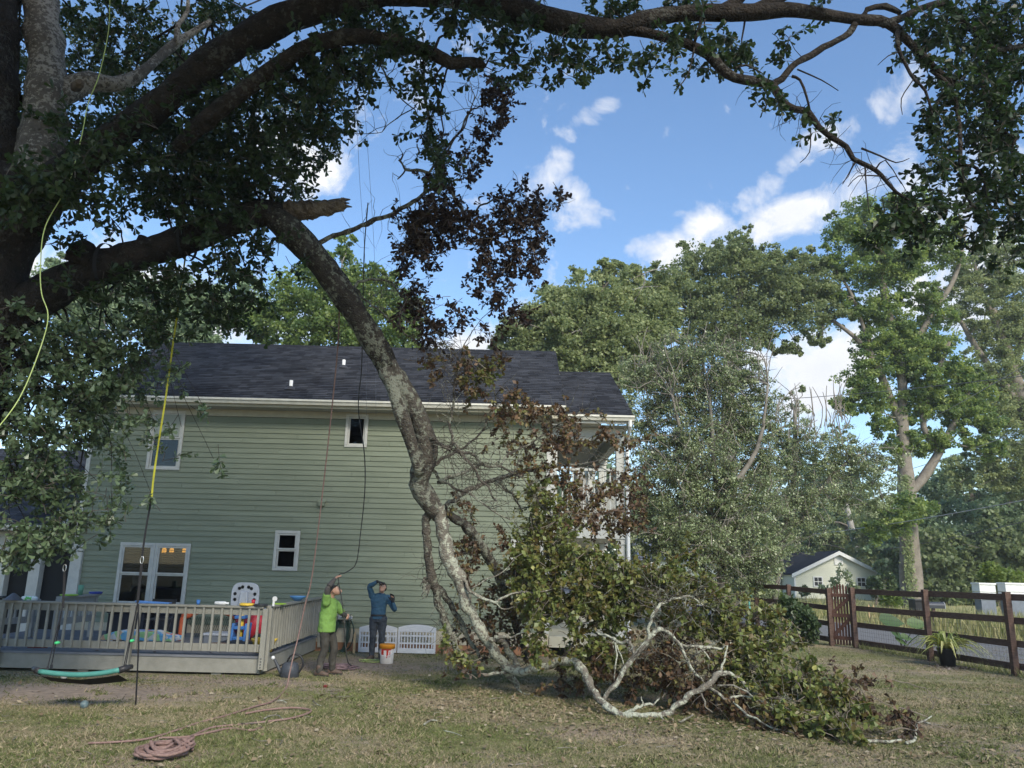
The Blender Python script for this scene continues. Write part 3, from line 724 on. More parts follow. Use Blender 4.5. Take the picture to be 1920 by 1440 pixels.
leaf_shaded = leafmat('shaded_dead_leaf', [(.02, .012, .01), (.035, .021, .014), (.055, .032, .02), (.045, .04, .02), (.03, .035, .015)], .2, .55)  # darker copy of the dead leaf, shade of the sky clusters painted into it
leaf_wilt = leafmat('wilted_leaf', [(0.110, 0.065, 0.027), (0.130, 0.100, 0.032), (0.140, 0.141, 0.041), (0.125, 0.159, 0.045), (0.180, 0.206, 0.063), (0.319, 0.295, 0.072)], .25, .45, .4)

def limb(mb, lst, n=16, step=.14, jit=.05, sc=1.):
    lst = [(a, b, c, w * sc) for a, b, c, w in lst]
    p, r = pxpath(lst, step)
    r = r * (1 + .06 * np.sin(np.arange(len(r)) * .9 + RNG.random() * 6) * (r > .04))
    mb.tube(p, r, n if r.max() > .05 else 8, jit=jit if r.max() > .05 else .05); return p
def branch_to(mb, anchors, C, r0=.03, r1=.008, sag=.15, n=5):
    A = np.vstack(anchors); C = np.array(C); i = np.argmin(((A - C) ** 2).sum(1)); a = A[i]; L = np.linalg.norm(C - a)
    if L < .15: return
    mids = [a + (C - a) * t + RNG.normal(size=3) * L * .09 + np.array([0, 0, sag * L * sin(PI * t) * .5]) for t in (.3, .62)]
    p, r = spline([a, *mids, C], [r0, r0 * .75, (r0 + r1) / 2, r1], .25); mb.tube(p, r, n, caps=False)

# ---- the big oak: trunk at the left edge, limbs arching over the yard
oak = thing('oak_tree', 'huge old oak at the left with dark limbs arching over the whole yard', 'tree', (-7.6, 10.2, 0))
tr = MB(); anch = []
trunk_pts = [(-190, 1420, 10.2, 130), (-170, 1000, 10.2, 112), (-115, 780, 10.2, 100), (-75, 600, 10.2, 95), (-45, 480, 10.2, 92), (-12, 400, 10.2, 92), (10, 330, 10.2, 78)]
p, r = pxpath(trunk_pts, .2); tr.tube(p, r * (1 + .03 * np.sin(np.arange(len(r)))), 24, jit=.012)
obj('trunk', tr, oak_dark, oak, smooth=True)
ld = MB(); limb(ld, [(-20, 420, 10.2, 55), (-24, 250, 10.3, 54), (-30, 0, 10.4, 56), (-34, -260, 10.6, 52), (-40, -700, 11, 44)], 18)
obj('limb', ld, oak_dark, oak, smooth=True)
ld = MB(); anch.append(limb(ld, [(30, 420, 10.3, 44), (66, 330, 10.4, 44), (82, 230, 10.5, 39), (88, 120, 10.6, 32), (76, 0, 10.8, 31), (60, -250, 11.2, 30), (60, -600, 12, 24)], 18))
anch.append(limb(ld, [(100, 185, 10.55, 20), (135, 165, 10.7, 22), (170, 152, 10.8, 20), (215, 158, 11, 15), (260, 140, 11.2, 10), (320, 88, 11.6, 9), (355, 65, 11.8, 7), (395, 40, 12, 5)], 10))
anch.append(limb(ld, [(330, 82, 11.6, 6), (335, 45, 11.7, 5), (352, 20, 11.8, 4), (350, -40, 12, 3)], 6))
obj('limb', ld, oak_leader, oak, smooth=True)
st = MB(); limb(st, [(142, 164, 10.4, 9), (148, 158, 10.25, 10), (150, 156, 10.2, 8)], 10); obj('cut_stub', st, wood_m, oak, smooth=True)
A1 = MB(); anch.append(limb(A1, [(10, 440, 10.2, 58), (70, 375, 10.1, 42), (140, 312, 10.0, 32), (215, 255, 9.9, 28), (300, 195, 9.8, 26), (380, 128, 9.8, 27), (450, 80, 9.8, 28), (520, 42, 9.8, 28), (600, 12, 9.8, 27), (700, -14, 9.8, 28), (800, -18, 9.8, 27), (880, -6, 9.8, 27), (960, 14, 9.8, 27), (1040, 40, 9.8, 22), (1110, 53, 9.8, 19), (1165, 52, 9.8, 17), (1225, 34, 9.8, 16), (1290, 25, 9.8, 15), (1410, 23, 9.8, 16), (1474, 18, 9.8, 13), (1540, 26, 9.8, 11), (1610, 37, 9.8, 10), (1666, 44, 9.8, 9), (1712, 87, 9.9, 7.5), (1762, 137, 10, 6), (1800, 165, 10.1, 5)], 20))
anch.append(limb(A1, [(1655, 46, 9.8, 7), (1690, 34, 9.8, 7), (1725, 16, 9.9, 6), (1770, 8, 10, 6.5), (1803, 37, 10.1, 6), (1845, 76, 10.2, 6), (1870, 94, 10.2, 5), (1925, 84, 10.3, 5)], 9))
anch.append(limb(A1, [(1400, 24, 9.8, 12), (1440, 8, 9.8, 12), (1500, -25, 9.8, 9), (1600, -60, 9.8, 7), (1760, -70, 9.8, 6)], 9))
anch.append(limb(A1, [(1330, 26, 9.8, 10), (1370, 10, 9.8, 11), (1400, -20, 9.8, 10), (1440, -90, 9.8, 8)], 9))
anch.append(limb(A1, [(1620, 38, 9.8, 5), (1625, 18, 9.8, 5), (1660, 12, 9.8, 6), (1690, 25, 9.8, 4)], 7))
anch.append(limb(A1, [(1870, 94, 10.2, 4), (1845, 120, 10.2, 4), (1845, 180, 10.2, 4), (1862, 220, 10.2, 3.5), (1880, 245, 10.2, 3), (1905, 260, 10.2, 2)], 6))
anch.append(limb(A1, [(1745, 130, 10, 4), (1783, 165, 10, 4.5), (1795, 210, 10, 4), (1800, 250, 10, 4), (1802, 320, 10, 4), (1815, 370, 10, 4), (1835, 400, 10, 3)], 6))
anch.append(limb(A1, [(1802, 310, 10, 3), (1825, 312, 10, 3), (1842, 330, 10, 2), (1850, 370, 10, 1.5)], 6))
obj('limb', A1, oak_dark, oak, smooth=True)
A2 = MB(); b2 = limb(A2, [(1150, 54, 9.8, 12), (1195, 58, 9.8, 9), (1240, 68, 9.75, 9), (1287, 82, 9.7, 9.5), (1328, 102, 9.6, 10), (1352, 128, 9.6, 10), (1378, 146, 9.55, 9.5), (1415, 152, 9.5, 9), (1449, 161, 9.5, 8), (1466, 190, 9.5, 7.5), (1490, 205, 9.5, 7), (1515, 210, 9.5, 6), (1535, 238, 9.5, 5.5), (1560, 258, 9.5, 5), (1587, 275, 9.5, 5), (1600, 298, 9.5, 5), (1630, 312, 9.5, 4.5), (1652, 328, 9.5, 4), (1680, 360, 9.5, 3), (1716, 382, 9.6, 2.5)], 10); anch.append(b2)
anch.append(limb(A2, [(1603, 45, 9.8, 6), (1592, 62, 9.8, 6.5), (1570, 76, 9.75, 6), (1545, 88, 9.7, 6), (1520, 104, 9.7, 6.5), (1495, 117, 9.6, 6), (1480, 130, 9.6, 6), (1466, 148, 9.55, 6), (1449, 158, 9.5, 6)], 9))
for lst in ([(1485, 143, 9.5, 3), (1500, 150, 9.5, 2.5), (1512, 180, 9.4, 2.2), (1518, 205, 9.4, 2)], [(1495, 130, 9.5, 1.6), (1540, 150, 9.4, 1.2), (1572, 170, 9.4, .8)], [(1300, 85, 9.6, 3), (1310, 55, 9.6, 3), (1315, 35, 9.6, 3)], [(1302, 90, 9.6, 2), (1290, 140, 9.5, 1.5), (1270, 165, 9.5, .8)],
            [(1378, 128, 9.5, 2), (1400, 122, 9.5, 2), (1430, 138, 9.4, 1)], [(1615, 278, 9.5, 2), (1650, 292, 9.5, 1.6), (1680, 305, 9.5, 1.2), (1705, 297, 9.5, .7)], [(1640, 320, 9.5, 1.8), (1660, 300, 9.4, 1.2), (1690, 345, 9.4, .7)],
            [(1605, 300, 9.5, 1.8), (1592, 325, 9.5, 1.3), (1580, 345, 9.4, .8)], [(1622, 312, 9.5, 1.8), (1624, 345, 9.4, 1.2), (1630, 400, 9.4, .8)], [(1650, 330, 9.5, 1.5), (1610, 330, 9.4, 1), (1590, 350, 9.4, .7)], [(1660, 340, 9.5, 1.5), (1680, 330, 9.4, 1), (1700, 360, 9.4, .6)],
            [(1520, 240, 9.5, 1.2), (1518, 285, 9.4, 1), (1500, 305, 9.4, .6)], [(1683, 60, 9.8, 5), (1684, 90, 9.7, 4), (1700, 125, 9.7, 3), (1715, 150, 9.6, 3), (1735, 170, 9.6, 2.5), (1748, 215, 9.6, 2)], [(1712, 150, 9.6, 1.2), (1690, 185, 9.5, 1), (1692, 215, 9.5, .6)], [(1684, 98, 9.7, 1.5), (1665, 105, 9.6, 1), (1646, 122, 9.6, .6)]):
    limb(A2, lst, 6)
for s_ in range(55):     # fine bare twigs along the outer branches
    q = b2[RNG.integers(len(b2) // 3, len(b2))]; d = RNG.normal(size=3); d[2] -= .5; L = RNG.uniform(.25, .7)
    pp = [q]; dd = d / np.linalg.norm(d)
    for _ in range(4): dd = dd + RNG.normal(size=3) * .3 - np.array([0, 0, .1]); dd /= np.linalg.norm(dd); pp.append(pp[-1] + dd * L / 4)
    A2.tube(np.array(pp), np.linspace(.006, .002, 5), 3, caps=False)
obj('limb', A2, oak_dark, oak, smooth=True)
A3 = MB(); anch.append(limb(A3, [(330, 280, 9.9, 13), (370, 240, 9.8, 16), (430, 190, 9.7, 16), (490, 145, 9.7, 15.5), (563, 95, 9.6, 15), (620, 75, 9.6, 14.5), (680, 68, 9.6, 14), (747, 80, 9.6, 13), (813, 101, 9.6, 13), (847, 119, 9.6, 12), (875, 117, 9.6, 10), (898, 119, 9.6, 9), (910, 125, 9.6, 4)], 16))
obj('limb', A3, oak_dark, oak, smooth=True)
A4 = MB(); a4 = limb(A4, [(-20, 625, 10.3, 40), (60, 565, 10.4, 36), (140, 520, 10.6, 34), (200, 500, 10.7, 32), (260, 478, 10.8, 29), (350, 448, 11, 27), (430, 418, 11.2, 26), (490, 400, 11.3, 24), (530, 398, 11.4, 20)], 18); anch.append(a4)
limb(A4, [(150, 495, 10.5, 26), (158, 470, 10.45, 25), (165, 458, 10.4, 14)], 12); limb(A4, [(265, 455, 10.8, 10), (268, 443, 10.75, 9)], 8)
obj('limb', A4, oak_dark, oak, smooth=True)
stub = MB(); p, r = pxpath([(500, 400, 11.35, 20), (545, 395, 11.45, 18), (590, 393, 11.5, 16), (625, 387, 11.5, 13), (648, 381, 11.5, 10)], .06)
stub.tube(p, r * (1 + .06 * np.sin(np.arange(len(r)) * 1.3)), 14, jit=.13)
for a, b, c, d in ((640, 375, 657, 374), (640, 385, 660, 388), (635, 380, 655, 381), (630, 392, 645, 396)):
    limb(stub, [(a, b, 11.5, 5), (c, d, 11.5, 1)], 6)
obj('torn_stub', stub, wood_m, oak)

fo = Foliage(); TB = MB()
def Rg(f, lst, ls=.115, cb=.4, L=.5, dep=1.0, per=1., droop=.35, anchors=anch, tb=TB, tr=.006, nros=4, r0=.025, bare=0.):
    """clumps given as (px, py, rx, ry, Y, number of sprigs)"""
    for (x, y, rx, ry, Y, ns) in lst:
        k = PXM(x, y, Y); C = P(x, y, Y)
        f.clump(C, (rx * k, dep, ry * k), int(ns * per), ls, cb, L, droop, nros, tr=tr, bare=bare)
        branch_to(tb, anchors, C, r0 * min(1., ns / 15.), .004)
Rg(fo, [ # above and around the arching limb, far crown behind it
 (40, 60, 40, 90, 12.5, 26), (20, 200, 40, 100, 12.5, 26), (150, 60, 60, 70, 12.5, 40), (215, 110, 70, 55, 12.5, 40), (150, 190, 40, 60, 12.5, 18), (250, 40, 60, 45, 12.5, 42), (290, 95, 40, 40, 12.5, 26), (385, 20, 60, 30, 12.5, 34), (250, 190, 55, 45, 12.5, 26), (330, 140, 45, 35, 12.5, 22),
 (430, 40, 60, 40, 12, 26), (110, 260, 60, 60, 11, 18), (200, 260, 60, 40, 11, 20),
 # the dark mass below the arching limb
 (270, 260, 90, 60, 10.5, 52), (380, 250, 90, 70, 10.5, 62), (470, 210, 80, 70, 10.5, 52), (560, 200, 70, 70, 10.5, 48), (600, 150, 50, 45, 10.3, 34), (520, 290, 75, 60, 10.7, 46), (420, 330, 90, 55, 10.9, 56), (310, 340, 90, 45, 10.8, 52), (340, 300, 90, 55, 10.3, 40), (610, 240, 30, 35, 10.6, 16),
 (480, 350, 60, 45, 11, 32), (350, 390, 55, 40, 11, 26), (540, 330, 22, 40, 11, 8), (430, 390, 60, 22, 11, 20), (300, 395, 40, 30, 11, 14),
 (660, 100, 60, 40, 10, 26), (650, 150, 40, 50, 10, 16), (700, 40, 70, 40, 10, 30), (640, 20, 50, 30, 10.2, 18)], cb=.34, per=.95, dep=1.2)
Rg(fo, [(60, 120, 70, 90, 16, 60), (200, 100, 70, 80, 17, 70), (330, 60, 70, 60, 17, 60), (250, 200, 70, 60, 17, 60), (400, 160, 80, 80, 17, 80), (500, 160, 70, 70, 17, 64), (450, 280, 80, 60, 17, 70), (560, 250, 60, 60, 16.5, 44), (350, 310, 80, 60, 16, 64), (220, 330, 60, 45, 15, 36), (30, 260, 50, 60, 15, 36), (600, 180, 45, 50, 16, 26), (520, 340, 55, 40, 16, 30), (420, 360, 60, 35, 16, 34), (650, 60, 60, 40, 15, 30)], ls=.15, cb=.36, per=.8, dep=1.8, L=.7)
Rg(fo, [ # leaves at the trunk fork, closer and greener
 (80, 340, 75, 38, 9.2, 26), (150, 350, 60, 40, 9.3, 22), (40, 370, 50, 30, 9.2, 14), (180, 290, 60, 35, 9.4, 16), (130, 230, 45, 40, 9.6, 8)], ls=.125, cb=.6, dep=.5)
Rg(fo, [ # hanging leaves above the white sky gap and over the broken limb
 (110, 430, 40, 25, 10, 9), (200, 400, 45, 18, 10.3, 9), (330, 520, 70, 40, 10.6, 24), (420, 480, 60, 45, 10.9, 26), (480, 440, 40, 40, 11, 14), (400, 560, 80, 50, 11.2, 26), (300, 590, 70, 40, 11, 22), (480, 540, 60, 45, 11.4, 12), (520, 480, 40, 35, 11.4, 8), (380, 420, 70, 25, 10.6, 16), (250, 540, 60, 35, 10.7, 14), (460, 620, 60, 22, 11.6, 7), (180, 560, 70, 30, 10.5, 14), (330, 640, 40, 22, 11, 6)], cb=.38, dep=.7)
Rg(fo, [ # sprays under the long limb in the middle of the sky
 (740, 70, 50, 50, 9.6, 20), (790, 130, 30, 60, 9.7, 15), (850, 40, 50, 40, 9.6, 16), (930, 60, 50, 45, 9.7, 18), (800, 220, 18, 60, 10, 12), (820, 290, 22, 45, 10.2, 12), (1000, 110, 35, 45, 9.7, 8), (1050, 90, 45, 40, 9.7, 12), (1080, 130, 30, 30, 9.6, 6), (990, 150, 22, 25, 9.7, 5), (900, 110, 60, 30, 9.7, 10), (700, 130, 40, 30, 9.8, 6), (590, 130, 40, 60, 9.9, 14), (640, 200, 30, 20, 9.9, 4), (1000, 20, 40, 25, 9.6, 8),
 (1100, 90, 35, 25, 9.6, 8), (1160, 95, 40, 30, 9.6, 9), (1210, 120, 22, 20, 9.6, 5), (1240, 85, 50, 30, 9.5, 8), (1320, 60, 50, 35, 9.8, 13), (1390, 90, 45, 35, 9.8, 13), (1350, 125, 40, 22, 9.8, 6), (1465, 60, 20, 20, 9.6, 4), (1470, 85, 12, 14, 9.6, 2), (1310, 110, 30, 25, 9.6, 5), (1430, 190, 28, 14, 9.4, 5), (1450, 205, 14, 12, 9.4, 3), (1480, 232, 8, 14, 9.4, 1), (1560, 222, 16, 12, 9.4, 2), (1535, 245, 8, 8, 9.4, 1),
 (1150, 8, 90, 14, 9.9, 14), (1300, 5, 70, 10, 9.9, 8), (1545, 5, 35, 8, 9.7, 4), (1120, 20, 40, 12, 9.8, 5)], cb=.36, dep=.45, L=.42)
Rg(fo, [ # dark curtain of leaves at the upper right
 (1760, 60, 50, 40, 10, 20), (1720, 90, 40, 40, 9.9, 12), (1830, 50, 60, 50, 10.2, 32), (1890, 40, 45, 60, 10.3, 32), (1880, 150, 50, 50, 10.3, 34), (1810, 140, 45, 50, 10.1, 24), (1770, 190, 35, 45, 9.9, 14), (1850, 220, 60, 45, 10.2, 30), (1900, 250, 40, 60, 10.3, 30), (1770, 280, 30, 40, 9.9, 11), (1760, 230, 25, 20, 9.8, 6), (1820, 300, 40, 40, 10.1, 12), (1890, 330, 45, 50, 10.3, 28), (1750, 325, 22, 16, 9.8, 5), (1840, 370, 50, 35, 10.1, 17), (1900, 410, 40, 45, 10.3, 22), (1720, 395, 60, 18, 9.7, 15), (1800, 400, 40, 20, 9.9, 8), (1725, 425, 25, 22, 9.7, 7), (1640, 420, 12, 30, 9.6, 5), (1690, 385, 22, 14, 9.6, 5), (1650, 460, 16, 25, 9.6, 4), (1850, 430, 50, 16, 10.1, 9), (1780, 350, 20, 12, 9.9, 3), (1690, 50, 20, 20, 9.9, 4), (1860, 100, 60, 40, 10.8, 24), (1890, 480, 30, 20, 10.3, 6)], cb=.3, dep=.6, per=1.2)
# low foliage hanging down in front of the house corner
lf = Foliage()
Rg(lf, [(40, 600, 80, 50, 10.3, 22), (60, 660, 90, 50, 10.6, 34), (160, 650, 80, 55, 10.8, 34), (40, 740, 80, 60, 10.6, 36), (140, 730, 80, 50, 10.8, 36), (200, 700, 55, 50, 11.1, 20), (240, 650, 55, 35, 11.2, 12), (262, 672, 40, 35, 11.3, 9), (245, 720, 40, 25, 11.3, 6), (60, 830, 70, 60, 10.7, 34), (130, 800, 60, 45, 10.9, 24), (170, 770, 55, 35, 11.2, 13), (40, 910, 60, 50, 10.7, 26), (110, 890, 45, 60, 10.9, 16), (60, 1000, 60, 35, 10.8, 22), (120, 980, 40, 40, 11, 10), (240, 775, 45, 16, 11.3, 3), (290, 792, 50, 10, 11.4, 4), (340, 800, 40, 18, 11.5, 1.5), (210, 850, 45, 40, 11.4, 4), (300, 850, 40, 25, 11.5, 1.5), (190, 910, 40, 50, 11.3, 7), (210, 950, 50, 30, 11.3, 5), (290, 940, 30, 15, 11.5, 1.5), (400, 860, 30, 12, 11.6, 1.4), (380, 760, 25, 10, 11.5, 1.4), (150, 1010, 22, 12, 11.1, 2), (20, 1030, 30, 20, 10.8, 7), (320, 690, 25, 18, 11.3, 3), (280, 620, 60, 30, 11.2, 9)], ls=.105, cb=.55, dep=.8, L=.5, droop=.45, per=1.7)
# extra crown leaves added out of frame, shaped to shade the oak's visible limbs
def inframe(q, mx=60):
    v = np.array(q) - np.array([0, 0, CAMH]); w = v @ _f
    if w <= .1: return False
    x = 960 + FPX * (v @ _R) / w; y = 720 - FPX * (v @ _U) / w
    return -mx < x < 1920 + mx and -mx < y < 1440 + mx
big = Foliage(); nbig = 0
while nbig < 260:
    u = unit(1)[0] * (RNG.random() ** .35); C = np.array([-4.5, 5.0, 12.8]) + u * np.array([7.5, 4.0, 3.4])
    if C[2] < 8 or any(inframe(C + o, 40) for o in ((1.1, 0, 0), (-1.1, 0, 0), (0, 0, -1.1), (0, 0, 1.1), (0, 0, 0), (1.2, 0, -1.2), (-1.2, 0, -1.2), (1.2, 1.2, -1), (-1, 1.2, -1.2), (0, -1.4, 0), (0, 1.4, -.6))): continue
    nbig += 1
    m = 64; ps = C + unit(m) * RNG.random((m, 1)) ** .33 * 1.15
    big.pos.append(ps); big.dir.append(unit(m) - np.array([0, 0, .3])); big.nrm.append(unit(m) * .8 + np.array([0, 0, .6])); big.size.append(RNG.uniform(.2, .36, m)); big.rnd.append(RNG.normal(.4, .15, m))
obj('branches', TB, oak_dark, oak, kind='stuff')
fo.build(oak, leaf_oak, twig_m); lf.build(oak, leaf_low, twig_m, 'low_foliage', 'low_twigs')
big.build(oak, leaf_oak, twig_m, 'crown', tmpl=LEAF4)  # unseen leaves, added for the shade they cast

# ---- the broken limb hanging from the torn stub down to the lawn
bl = thing('broken_limb', 'broken oak limb bent down from the torn stub to the lawn, with withered brown foliage', 'tree limb', G(970, 1290))
B = MB(); ba = []
ba.append(limb(B, [(478, 390, 11.2, 22), (505, 402, 11.3, 31), (545, 434, 11.4, 36), (600, 492, 11.6, 35), (650, 562, 11.8, 33), (695, 632, 12, 31), (728, 690, 12.2, 30)], 18, sc=.7, jit=.05))
obj('limb', B, limb_dark, bl, smooth=True)
B = MB()
ba.append(limb(B, [(724, 683, 12.19, 30.5), (740, 712, 12.25, 30), (765, 745, 12.35, 28), (788, 790, 12.5, 26), (800, 830, 12.6, 26), (794, 870, 12.7, 30), (785, 905, 12.8, 29), (805, 940, 12.9, 27), (826, 970, 13, 19)], 18, sc=.7))
limb(B, [(722, 690, 12.1, 20), (738, 730, 12.15, 17), (752, 775, 12.2, 18), (768, 820, 12.35, 17), (780, 860, 12.5, 15), (786, 890, 12.6, 12)], 12, sc=.75)
obj('limb', B, limb_bark, bl, smooth=True)
def kink(lst):
    o_ = [lst[0]]
    for a, b in zip(lst[:-1], lst[1:]):
        for t in (.33, .67): o_.append((a[0] + (b[0] - a[0]) * t + RNG.normal() * 1.7, a[1] + (b[1] - a[1]) * t + RNG.normal() * 1.7, a[2] + (b[2] - a[2]) * t, (a[3] + (b[3] - a[3]) * t) * RNG.uniform(.86, 1.14)))
        o_.append(b)
    return o_
def limb2(mb, lst, n=16, step=.14): return limb(mb, kink(lst), n, .07, sc=.6, jit=.06)
B = MB()
ba.append(limb2(B, [(822, 950, 12.9, 18), (830, 985, 12.95, 21), (836, 1030, 13, 22), (850, 1070, 13.05, 22), (868, 1110, 13.1, 18.5), (882, 1145, 13.2, 17), (905, 1190, 13.3, 17), (928, 1225, 13.45, 17), (950, 1252, 13.6, 15), (968, 1280, 13.75, 7), (978, 1297, 13.8, 4)], 14))
ba.append(limb2(B, [(945, 1250, 13.55, 12), (975, 1260, 13.4, 13), (1010, 1252, 13.2, 12.5), (1045, 1240, 13, 12.5), (1078, 1240, 12.7, 12.5), (1095, 1258, 12.5, 13), (1106, 1285, 12.2, 12), (1122, 1310, 11.95, 11.5), (1145, 1330, 11.75, 11), (1175, 1343, 11.6, 10), (1215, 1341, 11.5, 8), (1250, 1337, 11.5, 8.5), (1272, 1320, 11.5, 9), (1300, 1298, 11.5, 9), (1328, 1284, 11.5, 9.5), (1342, 1266, 11.55, 9), (1362, 1262, 11.6, 7), (1385, 1272, 11.6, 5), (1412, 1300, 11.5, 4)], 12))
ba.append(limb2(B, [(1124, 1316, 11.95, 7), (1150, 1288, 11.9, 8.5), (1172, 1252, 11.9, 8.5), (1190, 1230, 11.9, 9), (1212, 1205, 11.9, 8.5), (1232, 1181, 11.9, 8), (1250, 1184, 11.9, 5.5), (1272, 1205, 11.9, 5), (1290, 1240, 11.85, 4.5), (1300, 1258, 11.8, 4), (1318, 1278, 11.7, 3)], 10))
ba.append(limb2(B, [(1218, 1198, 11.9, 6), (1216, 1175, 11.9, 5.5), (1224, 1152, 11.95, 5.5), (1238, 1132, 12, 5), (1262, 1122, 12.1, 4), (1300, 1120, 12.2, 3), (1330, 1138, 12.2, 2), (1350, 1152, 12.2, 1.2)], 8))
for lst in ([(1276, 1208, 11.9, 4.5), (1310, 1212, 12, 4.5), (1345, 1216, 12.1, 4), (1372, 1205, 12.2, 2)], [(1310, 1212, 12, 3), (1330, 1235, 12, 2.5), (1345, 1240, 12, 1.5)],
            [(1189, 1230, 11.9, 6), (1188, 1215, 11.95, 5.5), (1180, 1202, 12, 5.5), (1158, 1203, 12.1, 5), (1135, 1190, 12.2, 3.5), (1118, 1184, 12.3, 2)], [(1154, 1205, 12.1, 3), (1155, 1240, 12, 2.5), (1152, 1280, 12, 1.5)], [(1157, 1210, 12.1, 2.5), (1168, 1240, 12, 2), (1172, 1262, 11.95, 1)],
            [(1165, 1338, 11.65, 5), (1190, 1330, 11.6, 5.5), (1205, 1322, 11.6, 4.5), (1225, 1322, 11.6, 3), (1236, 1308, 11.6, 1.5)], [(1205, 1322, 11.6, 2.5), (1202, 1306, 11.6, 1.5)], [(1238, 1340, 11.5, 4), (1250, 1360, 11.3, 4), (1262, 1364, 11.25, 3.5), (1280, 1352, 11.2, 3), (1300, 1340, 11.2, 2.5)],
            [(1330, 1290, 11.5, 4.5), (1355, 1308, 11.4, 5), (1368, 1315, 11.35, 4), (1385, 1305, 11.4, 3.5), (1410, 1308, 11.4, 3), (1440, 1318, 11.3, 2)], [(1368, 1312, 11.35, 3.5), (1395, 1335, 11.1, 3.2), (1430, 1356, 10.9, 3), (1500, 1380, 10.6, 2), (1540, 1388, 10.5, 1.2)],
            [(1315, 1300, 11.5, 3.5), (1322, 1320, 11.4, 3), (1336, 1336, 11.35, 2)], [(1345, 1285, 11.5, 3), (1375, 1285, 11.4, 3), (1410, 1305, 11.3, 2.5), (1470, 1340, 11, 2), (1535, 1340, 10.8, 1.2)], [(1352, 1262, 11.6, 4), (1358, 1240, 11.7, 3.5), (1364, 1210, 11.8, 2.5)],
            [(866, 1085, 13.0, 5), (880, 1108, 12.95, 5), (905, 1122, 12.9, 5), (930, 1130, 12.8, 4.5), (955, 1115, 12.8, 3.5), (1000, 1112, 12.8, 3), (1050, 1100, 12.8, 2.5), (1100, 1095, 12.8, 1.5)], [(882, 1104, 12.95, 2.5), (930, 1080, 12.9, 2), (985, 1035, 12.9, 1.2)], [(930, 1130, 12.8, 2), (945, 1142, 12.8, 1.6), (970, 1140, 12.8, 1)],
            [(918, 1200, 13.2, 9), (935, 1196, 13.1, 7), (960, 1195, 13, 3), (990, 1182, 12.9, 2)], [(935, 1198, 13.4, 8), (950, 1215, 13.5, 9), (965, 1235, 13.6, 9), (972, 1250, 13.6, 7)], [(965, 1285, 13.7, 3), (990, 1302, 13.4, 2), (1015, 1308, 13.2, 1.2)], [(905, 1265, 13.6, 6), (935, 1262, 13.55, 5), (960, 1262, 13.5, 4)]):
    limb2(B, lst, 8, .08)
obj('branch', B, pale_bark, bl, smooth=True)
B = MB()
ba.append(limb2(B, [(806, 950, 12.95, 14), (798, 980, 13, 13), (800, 1010, 13, 13), (806, 1060, 13.1, 14), (812, 1095, 13.2, 15), (822, 1135, 13.3, 12), (838, 1175, 13.4, 11), (850, 1200, 13.5, 11), (862, 1235, 13.6, 7), (872, 1250, 13.65, 4)], 12))
limb2(B, [(820, 1100, 13.3, 9), (845, 1130, 13.4, 9), (870, 1180, 13.5, 8), (890, 1215, 13.6, 7), (905, 1240, 13.7, 4)], 10)
for i in range(14):
    x = 800 + RNG.uniform(-6, 8); y = 1085 + RNG.uniform(-8, 16); limb2(B, [(x, y, 13.05, 3), (x - RNG.uniform(2, 10), y + RNG.uniform(10, 26), 13.0, 1)], 5)
ba.append(limb2(B, [(836, 962, 13, 12), (862, 978, 13.2, 14), (888, 1000, 13.4, 14), (910, 1035, 13.7, 15), (928, 1065, 14, 15), (942, 1100, 14.2, 13), (960, 1150, 14.4, 11), (975, 1200, 14.5, 9), (985, 1240, 14.5, 6)], 12))
obj('branch', B, limb_bark, bl, smooth=True)
B = MB()    # thinner limbs reaching to the right in front of the wall and up into the sky
